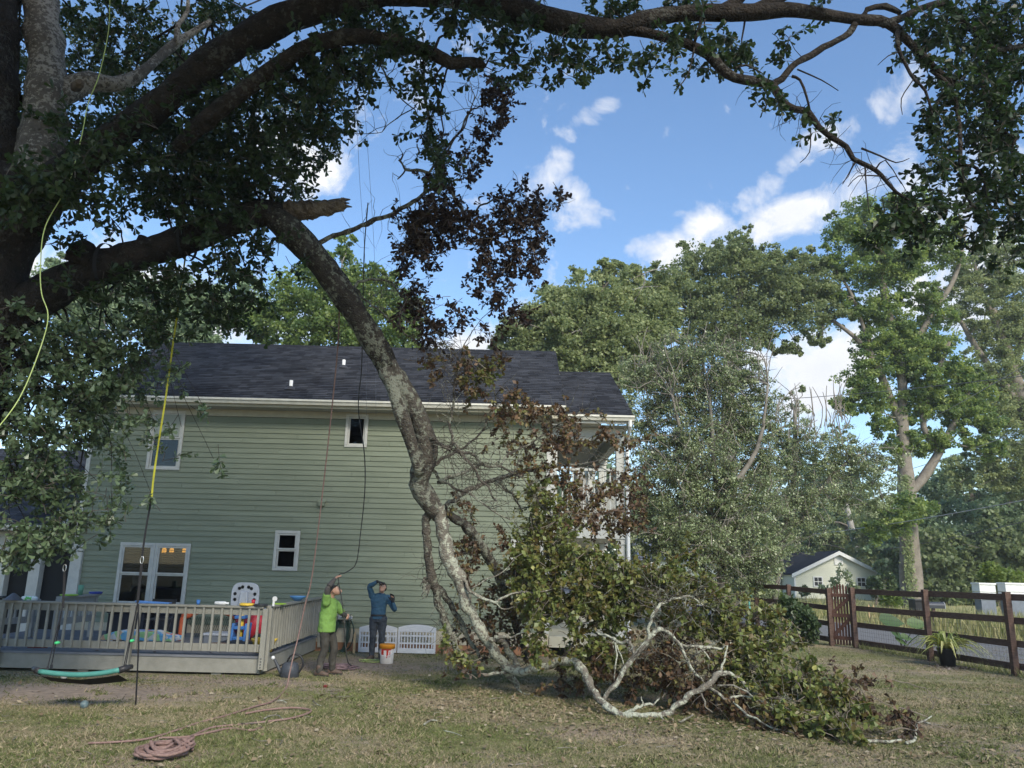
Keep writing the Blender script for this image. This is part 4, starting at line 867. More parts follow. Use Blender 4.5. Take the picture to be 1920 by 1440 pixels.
for lst in ([(590, 462, 11.6, 10), (625, 442, 11.6, 8), (665, 430, 11.6, 7.5), (700, 412, 11.6, 8), (740, 400, 11.6, 7), (775, 378, 11.6, 7), (803, 357, 11.6, 6), (830, 350, 11.6, 5)], [(796, 362, 11.6, 5), (806, 325, 11.6, 5), (790, 320, 11.6, 5), (760, 318, 11.6, 4), (748, 300, 11.6, 3), (755, 288, 11.6, 2)], [(760, 318, 11.6, 3), (745, 336, 11.6, 2)],
            [(806, 322, 11.6, 4), (850, 260, 11.6, 3), (885, 205, 11.6, 3), (910, 195, 11.6, 2)], [(820, 300, 11.6, 3), (870, 240, 11.6, 2.5), (890, 180, 11.6, 1.5), (880, 150, 11.6, 1)], [(835, 350, 11.6, 5), (865, 390, 11.6, 6), (870, 420, 11.6, 5), (900, 440, 11.6, 4), (960, 430, 11.6, 3)], [(870, 415, 11.6, 3), (900, 385, 11.6, 3), (940, 370, 11.6, 2), (1000, 385, 11.6, 1.5), (1060, 380, 11.6, 1)],
            [(793, 115, 10.4, 4), (795, 170, 10.6, 4), (803, 215, 10.9, 4), (815, 260, 11.2, 4), (828, 310, 11.5, 4), (828, 345, 11.6, 4)], [(695, 88, 9.8, 3), (715, 125, 10, 2.5), (735, 165, 10.3, 2.2), (770, 200, 10.8, 1.8), (785, 220, 11, 1.2)], [(780, 200, 11, 2), (740, 225, 11, 1.6), (700, 250, 11, 1.2), (655, 252, 11, .8)], [(785, 290, 11.6, 3), (782, 270, 11.6, 2)],
            [(660, 545, 11.9, 6), (672, 528, 11.9, 5), (700, 524, 11.9, 4.5), (735, 530, 11.9, 3.5), (760, 560, 11.9, 3), (800, 600, 12, 2.5), (830, 640, 12, 2), (900, 720, 12.3, 1.5)], [(665, 540, 11.9, 3), (690, 565, 11.9, 3), (720, 590, 11.9, 2.5), (765, 630, 12, 2), (790, 650, 12, 1.5)],
            [(800, 818, 12.5, 7), (818, 826, 12.4, 6.5), (832, 838, 12.3, 6), (840, 842, 12.3, 7), (850, 832, 12.3, 7), (862, 848, 12.3, 5.5), (880, 868, 12.3, 4.5), (905, 905, 12.2, 3.5), (930, 940, 12.2, 2.5)], [(848, 832, 12.3, 5), (844, 805, 12.3, 4.5), (847, 770, 12.3, 4), (850, 735, 12.3, 3), (858, 690, 12.3, 2), (868, 650, 12.3, 1.2)], [(866, 846, 12.3, 5), (885, 852, 12.4, 4.5), (905, 870, 12.5, 4), (940, 875, 12.6, 3.5), (980, 895, 12.8, 2.5)],
            [(805, 880, 12.8, 6), (825, 862, 12.9, 5), (850, 850, 13, 4), (880, 830, 13.2, 3.5), (910, 800, 13.3, 3), (930, 765, 13.4, 2.5), (925, 700, 13.4, 1.5)], [(806, 878, 12.8, 5), (825, 900, 12.8, 4.5), (850, 915, 12.8, 4), (880, 925, 12.7, 3.5), (920, 955, 12.6, 2.5), (970, 985, 12.5, 1.5)],
            [(835, 950, 13, 8), (860, 930, 13.3, 8), (890, 915, 13.6, 7.5), (925, 900, 13.9, 7), (960, 890, 14.2, 6.5), (1000, 882, 14.6, 5), (1060, 872, 15, 4), (1140, 860, 15.5, 2.5)], [(820, 905, 12.9, 6), (850, 893, 13, 6), (885, 880, 13.3, 5), (900, 872, 13.4, 4)], [(930, 900, 13.9, 4), (960, 925, 13.9, 3), (980, 960, 13.8, 2)],
            [(935, 875, 12.7, 3), (955, 850, 13, 3), (990, 835, 13.3, 3), (1040, 800, 13.8, 2.5), (1090, 770, 14, 1.5)], [(980, 895, 13.5, 3), (1010, 940, 13.4, 2.5), (1060, 1000, 13.2, 2)], [(930, 1065, 13.6, 4), (980, 1080, 13.4, 3.5), (1050, 1080, 13.2, 3), (1150, 1090, 12.8, 2.5), (1250, 1110, 12.5, 2)], [(1040, 1245, 13, 4), (1100, 1180, 13.2, 4), (1160, 1120, 13.4, 3), (1220, 1090, 13.4, 2)], [(1380, 1270, 11.7, 4), (1440, 1230, 12, 3), (1480, 1180, 12.3, 2)], [(1400, 1300, 11.4, 4), (1470, 1310, 11.2, 3), (1540, 1330, 11, 2)], [(1300, 1230, 12.2, 4), (1380, 1180, 12.6, 3), (1450, 1130, 13, 2)]):
    ba.append(limb2(B, lst, 7, .12))
baw = np.array([len(a) * (.25 if a[-1][2] > 6 else 1.) for a in ba[4:]]); baw /= baw.sum()
for s_ in range(1150):    # bare twigs
    A_ = ba[RNG.choice(np.arange(4, len(ba)), p=baw)]; q = A_[RNG.integers(len(A_) // 4, len(A_))]; d = unit(1)[0] + np.array([.2, 0, .15]); L = RNG.uniform(.25, .95)
    pp = [q]; dd = d / np.linalg.norm(d)
    for _ in range(5): dd = dd + RNG.normal(size=3) * .45; dd /= np.linalg.norm(dd); pp.append(pp[-1] + dd * L / 5)
    pp = np.array(pp); pp[:, 2] = np.maximum(pp[:, 2], .02)
    B.tube(pp, np.linspace(.007, .002, 6) * RNG.uniform(.6, 1.2), 3, caps=False)
obj('thin_branches', B, limb_bark, bl, kind='stuff')
sk = Foliage()
df = Foliage(); T2 = MB()
kw = dict(anchors=ba, tb=T2, dep=.55, L=.42, r0=.016)
Rg(sk, [ # the withered clusters hanging in the sky
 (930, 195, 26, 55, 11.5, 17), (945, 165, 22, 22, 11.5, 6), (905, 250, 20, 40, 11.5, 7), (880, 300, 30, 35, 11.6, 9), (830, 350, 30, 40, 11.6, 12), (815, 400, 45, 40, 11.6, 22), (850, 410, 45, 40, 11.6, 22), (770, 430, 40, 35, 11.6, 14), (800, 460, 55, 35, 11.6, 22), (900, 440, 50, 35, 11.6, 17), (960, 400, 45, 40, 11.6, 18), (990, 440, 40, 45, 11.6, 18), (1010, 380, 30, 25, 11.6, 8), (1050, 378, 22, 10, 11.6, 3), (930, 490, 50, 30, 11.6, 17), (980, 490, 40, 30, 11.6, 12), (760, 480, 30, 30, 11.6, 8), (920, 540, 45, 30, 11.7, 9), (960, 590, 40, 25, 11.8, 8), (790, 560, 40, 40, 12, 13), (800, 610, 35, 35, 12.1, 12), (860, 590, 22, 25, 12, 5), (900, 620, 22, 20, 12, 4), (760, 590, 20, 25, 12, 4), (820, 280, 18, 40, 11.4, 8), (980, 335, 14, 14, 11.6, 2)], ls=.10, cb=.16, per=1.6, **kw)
kw['L'] = .5
Rg(df, [ # beside the trunk, in front of roof and wall
 (800, 660, 30, 25, 12.3, 5), (830, 680, 30, 20, 12.3, 5), (890, 690, 40, 25, 12.4, 13), (930, 680, 25, 25, 12.5, 8), (890, 730, 30, 25, 12.5, 8), (960, 750, 45, 25, 13, 13), (990, 780, 45, 25, 13.3, 14), (950, 790, 40, 20, 13.2, 9), (1060, 780, 45, 22, 13.6, 12), (1020, 820, 50, 28, 13.7, 17), (1080, 820, 45, 28, 13.9, 16), (1130, 820, 35, 25, 14, 8), (1000, 870, 40, 30, 13.7, 14), (960, 830, 30, 20, 13.4, 5), (1050, 890, 50, 30, 13.9, 15), (870, 960, 30, 30, 13.4, 7), (880, 1010, 25, 30, 13.6, 8), (870, 1060, 30, 30, 13.6, 7), (1110, 920, 60, 30, 14, 22), (1170, 900, 35, 45, 14.2, 15), (1190, 950, 30, 40, 14.3, 10), (1130, 970, 60, 35, 14, 24), (1170, 990, 40, 25, 14.1, 12), (1060, 970, 60, 35, 13.8, 20), (1190, 830, 25, 20, 14.3, 4), (1185, 870, 20, 30, 14.4, 5), (890, 1040, 30, 50, 14.0, 9), (930, 1110, 40, 40, 14.2, 12), (915, 1175, 40, 40, 14.2, 12), (965, 1140, 35, 45, 14.0, 13), (985, 1050, 30, 40, 13.8, 11), (960, 1210, 45, 35, 14.0, 13), (870, 1150, 20, 40, 14.0, 4), (945, 1000, 25, 25, 13.8, 5)], ls=.092, cb=.38, per=1.3, **kw)
wf = Foliage()
Rg(wf, [ # olive and yellowing masses
 (1010, 930, 40, 35, 13.6, 12), (1020, 990, 55, 40, 13.4, 22), (1060, 1030, 60, 40, 13.2, 24), (1000, 1050, 50, 40, 13.2, 17), (1110, 1050, 50, 35, 13.3, 16), (985, 1030, 35, 45, 13.5, 13), (985, 1090, 30, 35, 13.3, 11), (1150, 1060, 40, 30, 13.2, 11), (1000, 1120, 35, 40, 13, 10), (900, 715, 22, 30, 12.4, 5), (1040, 1090, 60, 40, 13, 22), (1120, 1100, 60, 35, 13, 22), (1180, 1080, 50, 25, 13, 16), (1230, 1080, 40, 30, 13, 14), (1010, 1150, 30, 50, 12.8, 14), (1080, 1150, 60, 40, 12.9, 24), (1150, 1140, 60, 35, 12.9, 22), (1010, 1215, 18, 25, 12.7, 6), (1210, 1120, 50, 30, 12.8, 18), (1270, 1100, 40, 40, 12.8, 17), (1290, 1040, 25, 30, 13, 5), (1330, 1100, 40, 30, 12.8, 14), (1300, 1160, 60, 30, 12.8, 20), (1370, 1130, 40, 35, 12.9, 14), (1380, 1180, 50, 35, 12.6, 18), (1430, 1160, 30, 40, 12.6, 10), (1440, 1210, 45, 30, 12.3, 14), (1480, 1180, 25, 25, 12.5, 5), (1090, 1220, 50, 35, 13, 18), (1150, 1220, 50, 40, 12.9, 16), (1390, 1235, 50, 25, 12, 13), (1440, 1270, 50, 30, 11.6, 16), (1500, 1280, 45, 40, 11.4, 18), (1540, 1310, 45, 40, 11.1, 18), (1480, 1330, 50, 30, 11, 14), (1550, 1350, 45, 30, 10.7, 14), (1590, 1320, 25, 35, 10.9, 7), (1590, 1375, 22, 14, 10.4, 4), (1500, 1245, 30, 20, 11.7, 5), (840, 1215, 22, 20, 13.4, 3), (870, 1240, 18, 22, 13.4, 3)], ls=.095, cb=.5, per=2.0, **kw)
Rg(df, [ # brown mass low behind the pale branches
 (1230, 1240, 50, 35, 12.6, 16), (1270, 1270, 50, 35, 12.4, 17), (1190, 1270, 40, 25, 12.6, 9), (1310, 1300, 50, 25, 12.2, 13), (1390, 1320, 45, 22, 11.6, 10), (1350, 1250, 40, 25, 12.3, 10), (1250, 1200, 50, 30, 12.8, 14), (1120, 1250, 45, 30, 12.9, 11), (1060, 1270, 45, 20, 13.2, 7), (1450, 1360, 40, 14, 11, 7), (900, 1200, 35, 30, 13.9, 6), (880, 1250, 20, 22, 13.5, 3), (1560, 1265, 22, 14, 11.4, 3), (1610, 1290, 18, 16, 11.2, 2)], ls=.095, cb=.3, per=1.9, **kw)
sk.build(bl, leaf_shaded, twig_brown, 'hanging_dead_foliage', 'hanging_twigs')
for F_ in (df, wf):
    for i in range(len(F_.pos)): F_.pos[i][:, 2] = np.maximum(F_.pos[i][:, 2], .02)
obj('small_branches', T2, limb_bark, bl, kind='stuff')
df.build(bl, leaf_dead, twig_brown, 'dead_foliage', 'dead_twigs', tmpl=LEAF4); wf.build(bl, leaf_wilt, twig_brown, 'wilted_foliage', 'wilted_twigs', tmpl=LEAF4, width=1.1)

# ---- background trees
def bgtree(label, trunk, limbs, clumps, lm, bark, ls=.2, dens=1.0, cb=.5, group=None, name='tree', dep=.8, tw=None, twigs=0, width=1.35, clumpvar=.16, upward=False, spread=1., lf=.78):
    """trunk/limbs: px paths; clumps: (px, py, r px, Y)"""
    b0 = P(*trunk[0][:3]); t = thing(name, label, 'tree', (b0[0], b0[1], 0), group)
    mb = MB(); an = [limb(mb, trunk, 14, .6)]
    for l_ in limbs: an.append(limb(mb, l_, 8, .6))
    pos, dr, nr, sz, rd = [], [], [], [], []
    br = MB()
    sat = []
    for (x, y, rp, Y) in clumps:
        for _ in range(2): a_ = RNG.uniform(0, 2 * PI); q_ = rp * RNG.uniform(.85, 1.25); sat.append((x + q_ * cos(a_), y + q_ * sin(a_) * .85, rp * RNG.uniform(.28, .5), Y + RNG.normal() * rp * .02))
    for (x, y, rp, Y) in list(clumps) + sat:
        k = PXM(x, y, Y); R_ = rp * k; C = P(x, y, Y)
        ns = max(3, int(dens * 52 * (rp / 45.) ** 2))
        sub = C + unit(ns) * (RNG.random((ns, 1)) ** .45 * RNG.uniform(.8, 1.3, (ns, 1))) * R_ * spread * np.array([1, dep, .82])
        branch_to(br, an, C, max(.05, R_ * .035) * (.45 if upward else 1), .014, n=5)
        for c in sub:
            m = int(RNG.integers(60, 100) * lf); rr = R_ * RNG.uniform(.18, .42)
            u = unit(m); u[:, 2] *= .55
            pos.append(c + u * rr * RNG.random((m, 1)) ** .4); dr.append(unit(m) - np.array([0, 0, .25])); nr.append(unit(m) * .8 + np.array([0, 0, .75])); sz.append(.84 * ls / sqrt(lf) * RNG.uniform(.6, 1.25, m)); rd.append(cb + RNG.normal() * clumpvar + RNG.normal(size=m) * .12)
            if twigs and RNG.random() < twigs:
                L = R_ * RNG.uniform(.5, 1.1); d = RNG.normal(size=3) * .6 + np.array([(c[0] - C[0]) / R_ * .5, 0, .55 if upward else .3]); d /= np.linalg.norm(d)
                q = c; pp = [q]
                for _ in range(3): d = d + RNG.normal(size=3) * .25; d /= np.linalg.norm(d); q = q + d * L / 3; pp.append(q)
                br.tube(np.array(pp), np.linspace(.018, .006, 4), 3, caps=False)
    obj('trunk', mb, bark, t, smooth=True)
    if br.n: obj('branches', br, tw or bark, t, kind='stuff')
    leaf_mesh('crown', np.vstack(pos), np.vstack(dr), np.vstack(nr), np.concatenate(sz), np.concatenate(rd), lm, t, 'stuff', LEAF4, width)
    return t
bk_far = barkmat('far_bark', (.11, .095, .08), (.2, .18, .15), (.3, .29, .25), .4, 2, .5, 4)
bk_pale = barkmat('far_bark_pale', (.15, .13, .105), (.25, .22, .18), None, .4, 2.5, .6)
lv_g = leafmat('leaf_green', [(0.112, 0.143, 0.071), (0.188, 0.228, 0.109), (0.266, 0.310, 0.145), (0.378, 0.406, 0.200)], .48, .5)
lv_y = leafmat('leaf_yellow_green', [(0.078, 0.127, 0.048), (0.137, 0.200, 0.072), (0.227, 0.294, 0.095), (0.350, 0.408, 0.135)], .5, .5)
lv_b = leafmat('leaf_blue_green', [(0.090, 0.128, 0.077), (0.141, 0.198, 0.116), (0.207, 0.281, 0.154), (0.284, 0.351, 0.205)], .35, .5)
lv_p = leafmat('leaf_pear', [(0.150, 0.140, 0.095), (0.176, 0.217, 0.109), (0.242, 0.293, 0.144), (0.381, 0.417, 0.241)], .25, .35, .5)
GB = 'trees standing behind the green house'
bgtree('round green tree behind the roof, seen between the hanging broken limb and the oak', [(660, 900, 40, 14), (655, 700, 40, 12), (650, 600, 40, 8)], [], [(560, 560, 60, 40), (620, 520, 50, 40), (680, 550, 60, 40), (740, 580, 45, 40), (630, 610, 60, 40), (560, 630, 50, 40), (700, 630, 60, 40), (640, 470, 28, 40), (500, 600, 50, 41), (760, 630, 35, 40), (720, 510, 22, 40)], lv_y, bk_far, .2, .8, .5, GB, dep=.9)
bgtree('pale green tree behind the roof, half hidden by low oak leaves at the left', [(360, 900, 44, 14), (360, 700, 44, 12), (380, 600, 44, 8)], [], [(330, 560, 60, 44), (400, 590, 60, 44), (270, 580, 60, 44), (440, 560, 50, 44), (210, 540, 60, 45), (120, 550, 60, 45), (170, 590, 60, 45), (60, 560, 50, 45), (350, 630, 60, 44), (110, 500, 25, 45)], lv_b, bk_far, .22, .7, .65, GB)
bgtree('broad rounded green tree behind the right end of the roof', [(1090, 1000, 42, 16), (1090, 800, 42, 14), (1095, 650, 42, 9)], [], [(1000, 600, 45, 42), (970, 630, 40, 42), (1050, 590, 60, 42), (1110, 570, 60, 42), (1160, 530, 45, 43), (1080, 640, 60, 42), (1150, 620, 60, 42), (1020, 650, 50, 42), (1200, 570, 50, 43), (1130, 680, 60, 42), (1200, 640, 60, 43), (1190, 505, 22, 43), (1130, 515, 25, 43), (1230, 690, 50, 43), (1245, 530, 40, 44), (1230, 580, 45, 44), (960, 680, 45, 42), (940, 650, 25, 42), (1050, 690, 55, 42), (1180, 700, 50, 43), (1040, 550, 25, 42)], lv_g, bk_far, .2, 1.0, .62, GB)
bgtree('tall dark green tree right of the roof with a flat spreading crown', [(1370, 1050, 50, 16), (1365, 850, 50, 14), (1370, 650, 50, 10), (1390, 540, 50, 7)], [[(1370, 650, 50, 7), (1450, 570, 50, 6), (1530, 560, 50, 3)], [(1370, 650, 50, 7), (1290, 580, 50, 5)]], [(1270, 530, 40, 50), (1320, 490, 45, 50), (1370, 470, 40, 50), (1420, 500, 45, 50), (1370, 530, 60, 50), (1300, 570, 55, 50), (1440, 560, 55, 50), (1490, 530, 50, 50), (1540, 540, 40, 50), (1560, 590, 35, 50), (1500, 590, 45, 50), (1400, 600, 60, 50), (1330, 620, 50, 50), (1220, 560, 40, 50), (1240, 620, 40, 50), (1430, 630, 30, 50), (1385, 445, 22, 50), (1450, 485, 30, 50), (1500, 490, 25, 50), (1480, 650, 22, 50), (1530, 630, 22, 50)], lv_g, bk_far, .2, 1.05, .42, 'trees beyond the yard')
E_ = 50.
tall_tree = bgtree('very tall tree with a thick pale ivy-clad trunk beyond the road at the right', [(1712, 1150, E_, 24), (1707, 1060, E_, 18), (1702, 950, E_, 15.5), (1698, 890, E_, 14), (1692, 800, E_, 10), (1690, 700, E_, 8), (1660, 560, E_, 7), (1640, 450, E_, 4)],
       [[(1700, 930, E_, 9), (1728, 900, E_, 8.5), (1760, 850, E_, 7.5), (1790, 790, E_, 6), (1830, 700, E_, 4)], [(1692, 800, E_, 8), (1640, 680, E_, 6), (1600, 630, E_, 4), (1560, 600, E_, 3)], [(1690, 720, E_, 8), (1730, 620, E_, 6), (1790, 520, E_, 4), (1810, 430, E_, 3)], [(1760, 850, E_, 6), (1730, 780, E_, 5), (1780, 640, E_, 4)], [(1640, 680, E_, 4), (1600, 560, E_, 3), (1570, 510, E_, 2)]],
       [(1620, 400, 35, E_), (1670, 385, 32, E_), (1720, 380, 26, E_), (1580, 440, 38, E_), (1640, 450, 45, E_), (1710, 430, 45, E_), (1770, 470, 35, E_), (1560, 490, 32, E_), (1610, 510, 42, E_), (1680, 510, 45, E_), (1650, 580, 45, E_), (1690, 610, 35, E_), (1600, 580, 25, E_), (1750, 640, 42, E_), (1790, 690, 42, E_), (1720, 690, 42, E_), (1650, 690, 40, E_), (1610, 710, 36, E_), (1590, 760, 26, E_), (1640, 750, 40, E_), (1700, 760, 35, E_), (1830, 740, 42, E_), (1780, 760, 40, E_), (1850, 790, 30, E_), (1760, 820, 32, E_), (1660, 800, 25, E_), (1820, 820, 25, E_), (1690, 960, 40, 47), (1650, 990, 28, 47), (1740, 950, 25, 48), (1730, 560, 35, E_), (1760, 590, 30, E_), (1690, 660, 45, E_), (1740, 740, 45, E_), (1650, 640, 40, E_), (1620, 650, 25, E_), (1680, 840, 25, E_), (1720, 830, 30, E_), (1560, 560, 22, E_), (1780, 430, 25, E_), (1800, 780, 35, E_), (1860, 840, 25, E_), (1700, 500, 40, E_)], lv_y, bk_pale, .19, 1.25, .52, 'trees beyond the yard', clumpvar=.22)
bgtree('airy tall tree at the right edge behind the overhead leaves', [(1990, 1150, 58, 22), (1960, 900, 58, 18), (1900, 700, 58, 12), (1860, 580, 58, 7)], [[(1930, 780, 58, 8), (1850, 680, 58, 6), (1800, 600, 58, 4)], [(1900, 700, 58, 7), (1930, 580, 58, 5), (1960, 480, 58, 3)], [(1880, 640, 58, 6), (1840, 540, 58, 4), (1820, 470, 58, 3)]],
       [(1800, 500, 35, 58), (1850, 470, 40, 58), (1900, 470, 40, 58), (1830, 560, 42, 58), (1890, 560, 45, 58), (1800, 590, 30, 58), (1870, 640, 45, 58), (1920, 640, 45, 58), (1890, 710, 45, 58), (1930, 760, 45, 58), (1880, 800, 40, 58), (1920, 850, 50, 58), (1850, 860, 30, 58), (1790, 880, 35, 60), (1840, 620, 25, 58), (1900, 520, 40, 58), (1860, 520, 35, 58), (1840, 700, 40, 58), (1860, 760, 40, 58), (1900, 600, 45, 58), (1910, 900, 45, 58), (1870, 900, 35, 58), (1820, 530, 30, 58), (1780, 540, 25, 58)], lv_g, bk_pale, .2, 1.1, .55, 'trees beyond the yard', clumpvar=.2)
twig_grey2 = mat('grey_twig_far', (.13, .115, .095), (.22, .20, .17), .9, 5)
n = 1500; y_ = RNG.uniform(890, 1140, n); x_ = 1699 + (y_ - 890) * .045 + RNG.normal(-2, 5, n) ; iv = np.array([P(a, b, E_ - .75 - .1 * RNG.random()) for a, b in zip(x_, y_)])
leaf_mesh('ivy', iv, unit(n) - np.array([0, 0, .5]), np.array([0, -1., .3]) + unit(n) * .6, RNG.uniform(.1, .2, n), RNG.normal(.5, .2, n), lv_g, tall_tree, 'stuff', LEAF4, 1.3)
# twiggy grey-green pear trees with upright shoots
pt = dict(spread=1.35, ls=.088, tw=twig_grey2, twigs=.75, upward=True, width=1.2, clumpvar=.2)
bgtree('twiggy grey-green tree with upright bare shoots standing right of the porch', [(1355, 1130, 27, 9), (1350, 1000, 27, 7), (1340, 880, 27, 5), (1330, 740, 27, 2.5)], [[(1350, 1000, 27, 6), (1290, 860, 27, 4), (1260, 740, 27, 2)], [(1345, 950, 27, 6), (1420, 840, 27, 4), (1440, 720, 27, 2)]],
       [(1250, 700, 45, 28), (1310, 680, 45, 28), (1370, 690, 45, 28), (1220, 770, 50, 28), (1290, 760, 60, 28), (1360, 770, 60, 28), (1410, 740, 40, 28), (1230, 850, 55, 28), (1310, 850, 60, 27), (1390, 840, 55, 28), (1250, 930, 60, 27), (1330, 930, 60, 27), (1410, 920, 50, 27), (1240, 1010, 50, 27), (1310, 1010, 60, 26.5), (1390, 1000, 60, 27), (1210, 930, 30, 28), (1420, 1040, 45, 27), (1350, 1060, 40, 27), (1190, 700, 30, 28), (1210, 1020, 35, 28), (1180, 800, 30, 28), (1270, 650, 25, 28), (1340, 640, 25, 28), (1400, 670, 25, 28), (1430, 800, 35, 28), (1440, 880, 35, 28), (1400, 1080, 40, 27)], lv_p, twig_grey2, dens=1.3, cb=.5, group='twiggy pear trees', **pt)
bgtree('twiggy grey-green tree with bare shoots above the small pale house', [(1452, 1130, 31, 6), (1470, 1000, 31, 5), (1490, 880, 31, 5), (1490, 770, 31, 3)], [[(1500, 980, 31, 4), (1560, 890, 31, 3), (1620, 850, 31, 2)]],
       [(1470, 780, 32, 32), (1500, 850, 45, 31), (1560, 850, 45, 31), (1610, 870, 42, 31), (1460, 860, 40, 31), (1480, 930, 50, 31), (1550, 920, 50, 31), (1620, 920, 45, 31), (1650, 890, 30, 31), (1450, 990, 45, 31), (1510, 990, 42, 31), (1480, 820, 25, 31), (1490, 740, 16, 32), (1420, 1080, 40, 31), (1440, 930, 35, 31), (1670, 860, 22, 31), (1580, 820, 25, 31)], lv_p, twig_grey2, dens=1.1, cb=.6, group='twiggy pear trees', **pt)
sh = MB()
for i in range(90):
    x = RNG.uniform(1190, 1590); yb = 720 + 80 * (x > 1440) + RNG.uniform(-20, 40); L = RNG.uniform(30, 110)
    limb(sh, [(x, yb, 28.5, .9), (x + RNG.normal() * 8, yb - L * .5, 28.5, .8), (x + RNG.normal() * 14, yb - L, 28.5, .5)], 4, .5)
tag(obj('bare_shoots', sh, twig_grey2, kind='stuff'), 'thin upright bare shoots sprouting from the twiggy trees', 'shoots')
# dead pale trunk
dt = thing('dead_tree', 'dead pale tree trunk with bare broken limbs behind the small house', 'tree', (*P(1615, 1080, 80)[:2], 0)); mb = MB()
limb(mb, [(1618, 1100, 80, 8), (1608, 1040, 80, 7), (1596, 990, 80, 6), (1586, 945, 80, 4), (1583, 935, 80, 2)], 8, .8); obj('trunk', mb, mat('dead_wood', (.42, .40, .36), (.3, .28, .25), .9, 3, .3), dt, smooth=True)
mb = MB()
for l_ in ([(1596, 990, 80, 3), (1575, 980, 80, 2), (1550, 978, 80, 1)], [(1590, 962, 80, 2.5), (1575, 950, 80, 1.5), (1560, 940, 80, 1)], [(1605, 1030, 80, 3), (1640, 1030, 80, 1.5), (1665, 1025, 80, .8)], [(1608, 1040, 80, 2), (1570, 1025, 80, 1.2), (1540, 1020, 80, .7)], [(1610, 1050, 80, 2), (1640, 1050, 80, 1), (1650, 1060, 80, .7)], [(1600, 1010, 80, 2), (1625, 1005, 80, 1)]): limb(mb, l_, 5, .8)
obj('bare_limbs', mb, bk_pale, dt, smooth=True)
# the wooded edge beyond the road
wd = [(1740, 1010, 62, 'dark green bushy tree right of the ivy-clad trunk', lv_b, .5), (1820, 960, 70, 'rounded grey-green tree in the woods beyond the road, centre right', lv_b, .6), (1890, 980, 66, 'dense green tree behind the white boxes at the right edge of the picture', lv_b, .5), (1950, 920, 72, 'tall wooded tree cut off by the right edge of the picture', lv_g, .5), (1660, 1030, 75, 'soft green tree between the small house and the ivy-clad trunk', lv_g, .5), (1780, 1060, 58, 'low dark thicket tree beyond the mailbox', lv_g, .3), (1870, 1060, 58, 'low dark thicket tree behind the white boxes', lv_g, .32), (1590, 1000, 85, 'hazy green tree rising behind the roof of the small house', lv_g, .5), (1460, 1020, 85, 'hazy green tree left of the small house', lv_b, .6), (1300, 1010, 80, 'hazy green tree far behind the porch', lv_b, .6), (1180, 1020, 80, 'hazy green tree seen past the porch posts', lv_g, .5)]
for (x, y, Y, lab, lm, cb) in wd:
    cl_ = [(x + RNG.uniform(-62, 62), y + RNG.uniform(-70, 90), RNG.uniform(32, 55), Y) for _ in range(11)]
    bgtree(lab, [(x, 1150, Y, 7), (x, y, Y, 5), (x, y - 60, Y, 3)], [], cl_, lm, bk_far, .24, .62, cb, 'trees at the edge of the woods', lf=.36)
# far wood closing the view
n = 36000; x = RNG.uniform(-70, 95, n); y = 88 + RNG.uniform(-6, 8, n) + .1 * np.abs(x); top = 9 + 3.5 * np.sin(x * .21) + 2.5 * np.sin(x * .53 + 1) + 1.5 * np.sin(x * 1.3); z = top * RNG.random(n) ** .6
wood = leaf_mesh('woods', np.stack([x, y, z], 1), unit(n) - np.array([0, 0, .3]), unit(n) * .8 + np.array([0, -.3, .6]), RNG.uniform(.65, 1.2, n), RNG.normal(.45, .2, n) + .15 * np.sin(x * .8), lv_b, None, 'stuff', LEAF4, 1.3)
wood['label'] = 'distant green wood closing the view behind the road and houses'
# ------------------------------------------------------------------ fence and gate
fen_m = mat('weathered_brown_wood', (.085, .05, .038), (.14, .09, .07), .85, 4, .35, 40, rnd=.12, stretch=(2, 2, 9))
gate_m = mat('red_brown_stain', (.085, .04, .03), (.14, .07, .05), .8, 5, .3, 40, rnd=.10)
pR = np.array(G(1905, 1268)[:2]); pG = np.array(G(1605, 1215)[:2]); fdv = pG - pR; FL = np.linalg.norm(fdv); fdv /= FL
zR = P(1905, 1112, pR[1])[2]; zG = P(1605, 1103, pG[1])[2]
def fence(label, pts, tops, group=None, gap=0):
    t = thing('rail_fence', label, 'fence', (*pts[0], 0), group)
    for (q, z) in zip(pts, tops): obj('post', MB().bar((q[0], q[1], -.1), (q[0], q[1], z + .02), .125, .125, (0, 1, 0)), fen_m, t, bevel=.006)
    for i in range(len(pts) - 1):
        a, b = np.array(pts[i]), np.array(pts[i + 1]); d = b - a; L = np.linalg.norm(d); d /= L; n_ = np.array([-d[1], d[0]]) * .088
        if (n_ @ -a) < 0: n_ = -n_
        n_ = -n_
        for r in range(4):
            za, zb = tops[i] - .09 - r * .455 * tops[i] / 1.62, tops[i + 1] - .09 - r * .455 * tops[i + 1] / 1.62
            obj('rail', MB().bar((*(a + n_ + d * .004), za + RNG.normal() * .008), (*(b + n_ - d * .004), zb + RNG.normal() * .008), .032, .14), fen_m, t, bevel=.004)
    return t
fs = [-6.2, -3.1, 0, FL * .46, FL]
fpts = [pR + fdv * s for s in fs]; ftop = [zR + (zG - zR) * s / FL for s in fs]
F1 = fence('brown four-rail timber fence right of the gate, along the road', fpts, ftop)
wm = mat('galvanised_wire', (.12, .12, .115), None, .6, metal=.3); wmb = MB()
nrm_ = np.array([fdv[1], -fdv[0]]) * .11
for s in np.arange(-6.2, FL - .1, .10):
    q = pR + fdv * s + nrm_; wmb.bar((*q, .05), (*q, zR * .72), .0035, .0035, (0, 1, 0))
for z in np.arange(.05, zR * .72, .10):
    a = pR + fdv * -6.2 + nrm_; b = pR + fdv * (FL - .1) + nrm_; wmb.bar((*a, z), (*b, z), .0035, .0035)
obj('wire_mesh', wmb, wm, F1, kind='stuff')
gl = np.array(G(1560, 1211)[:2])
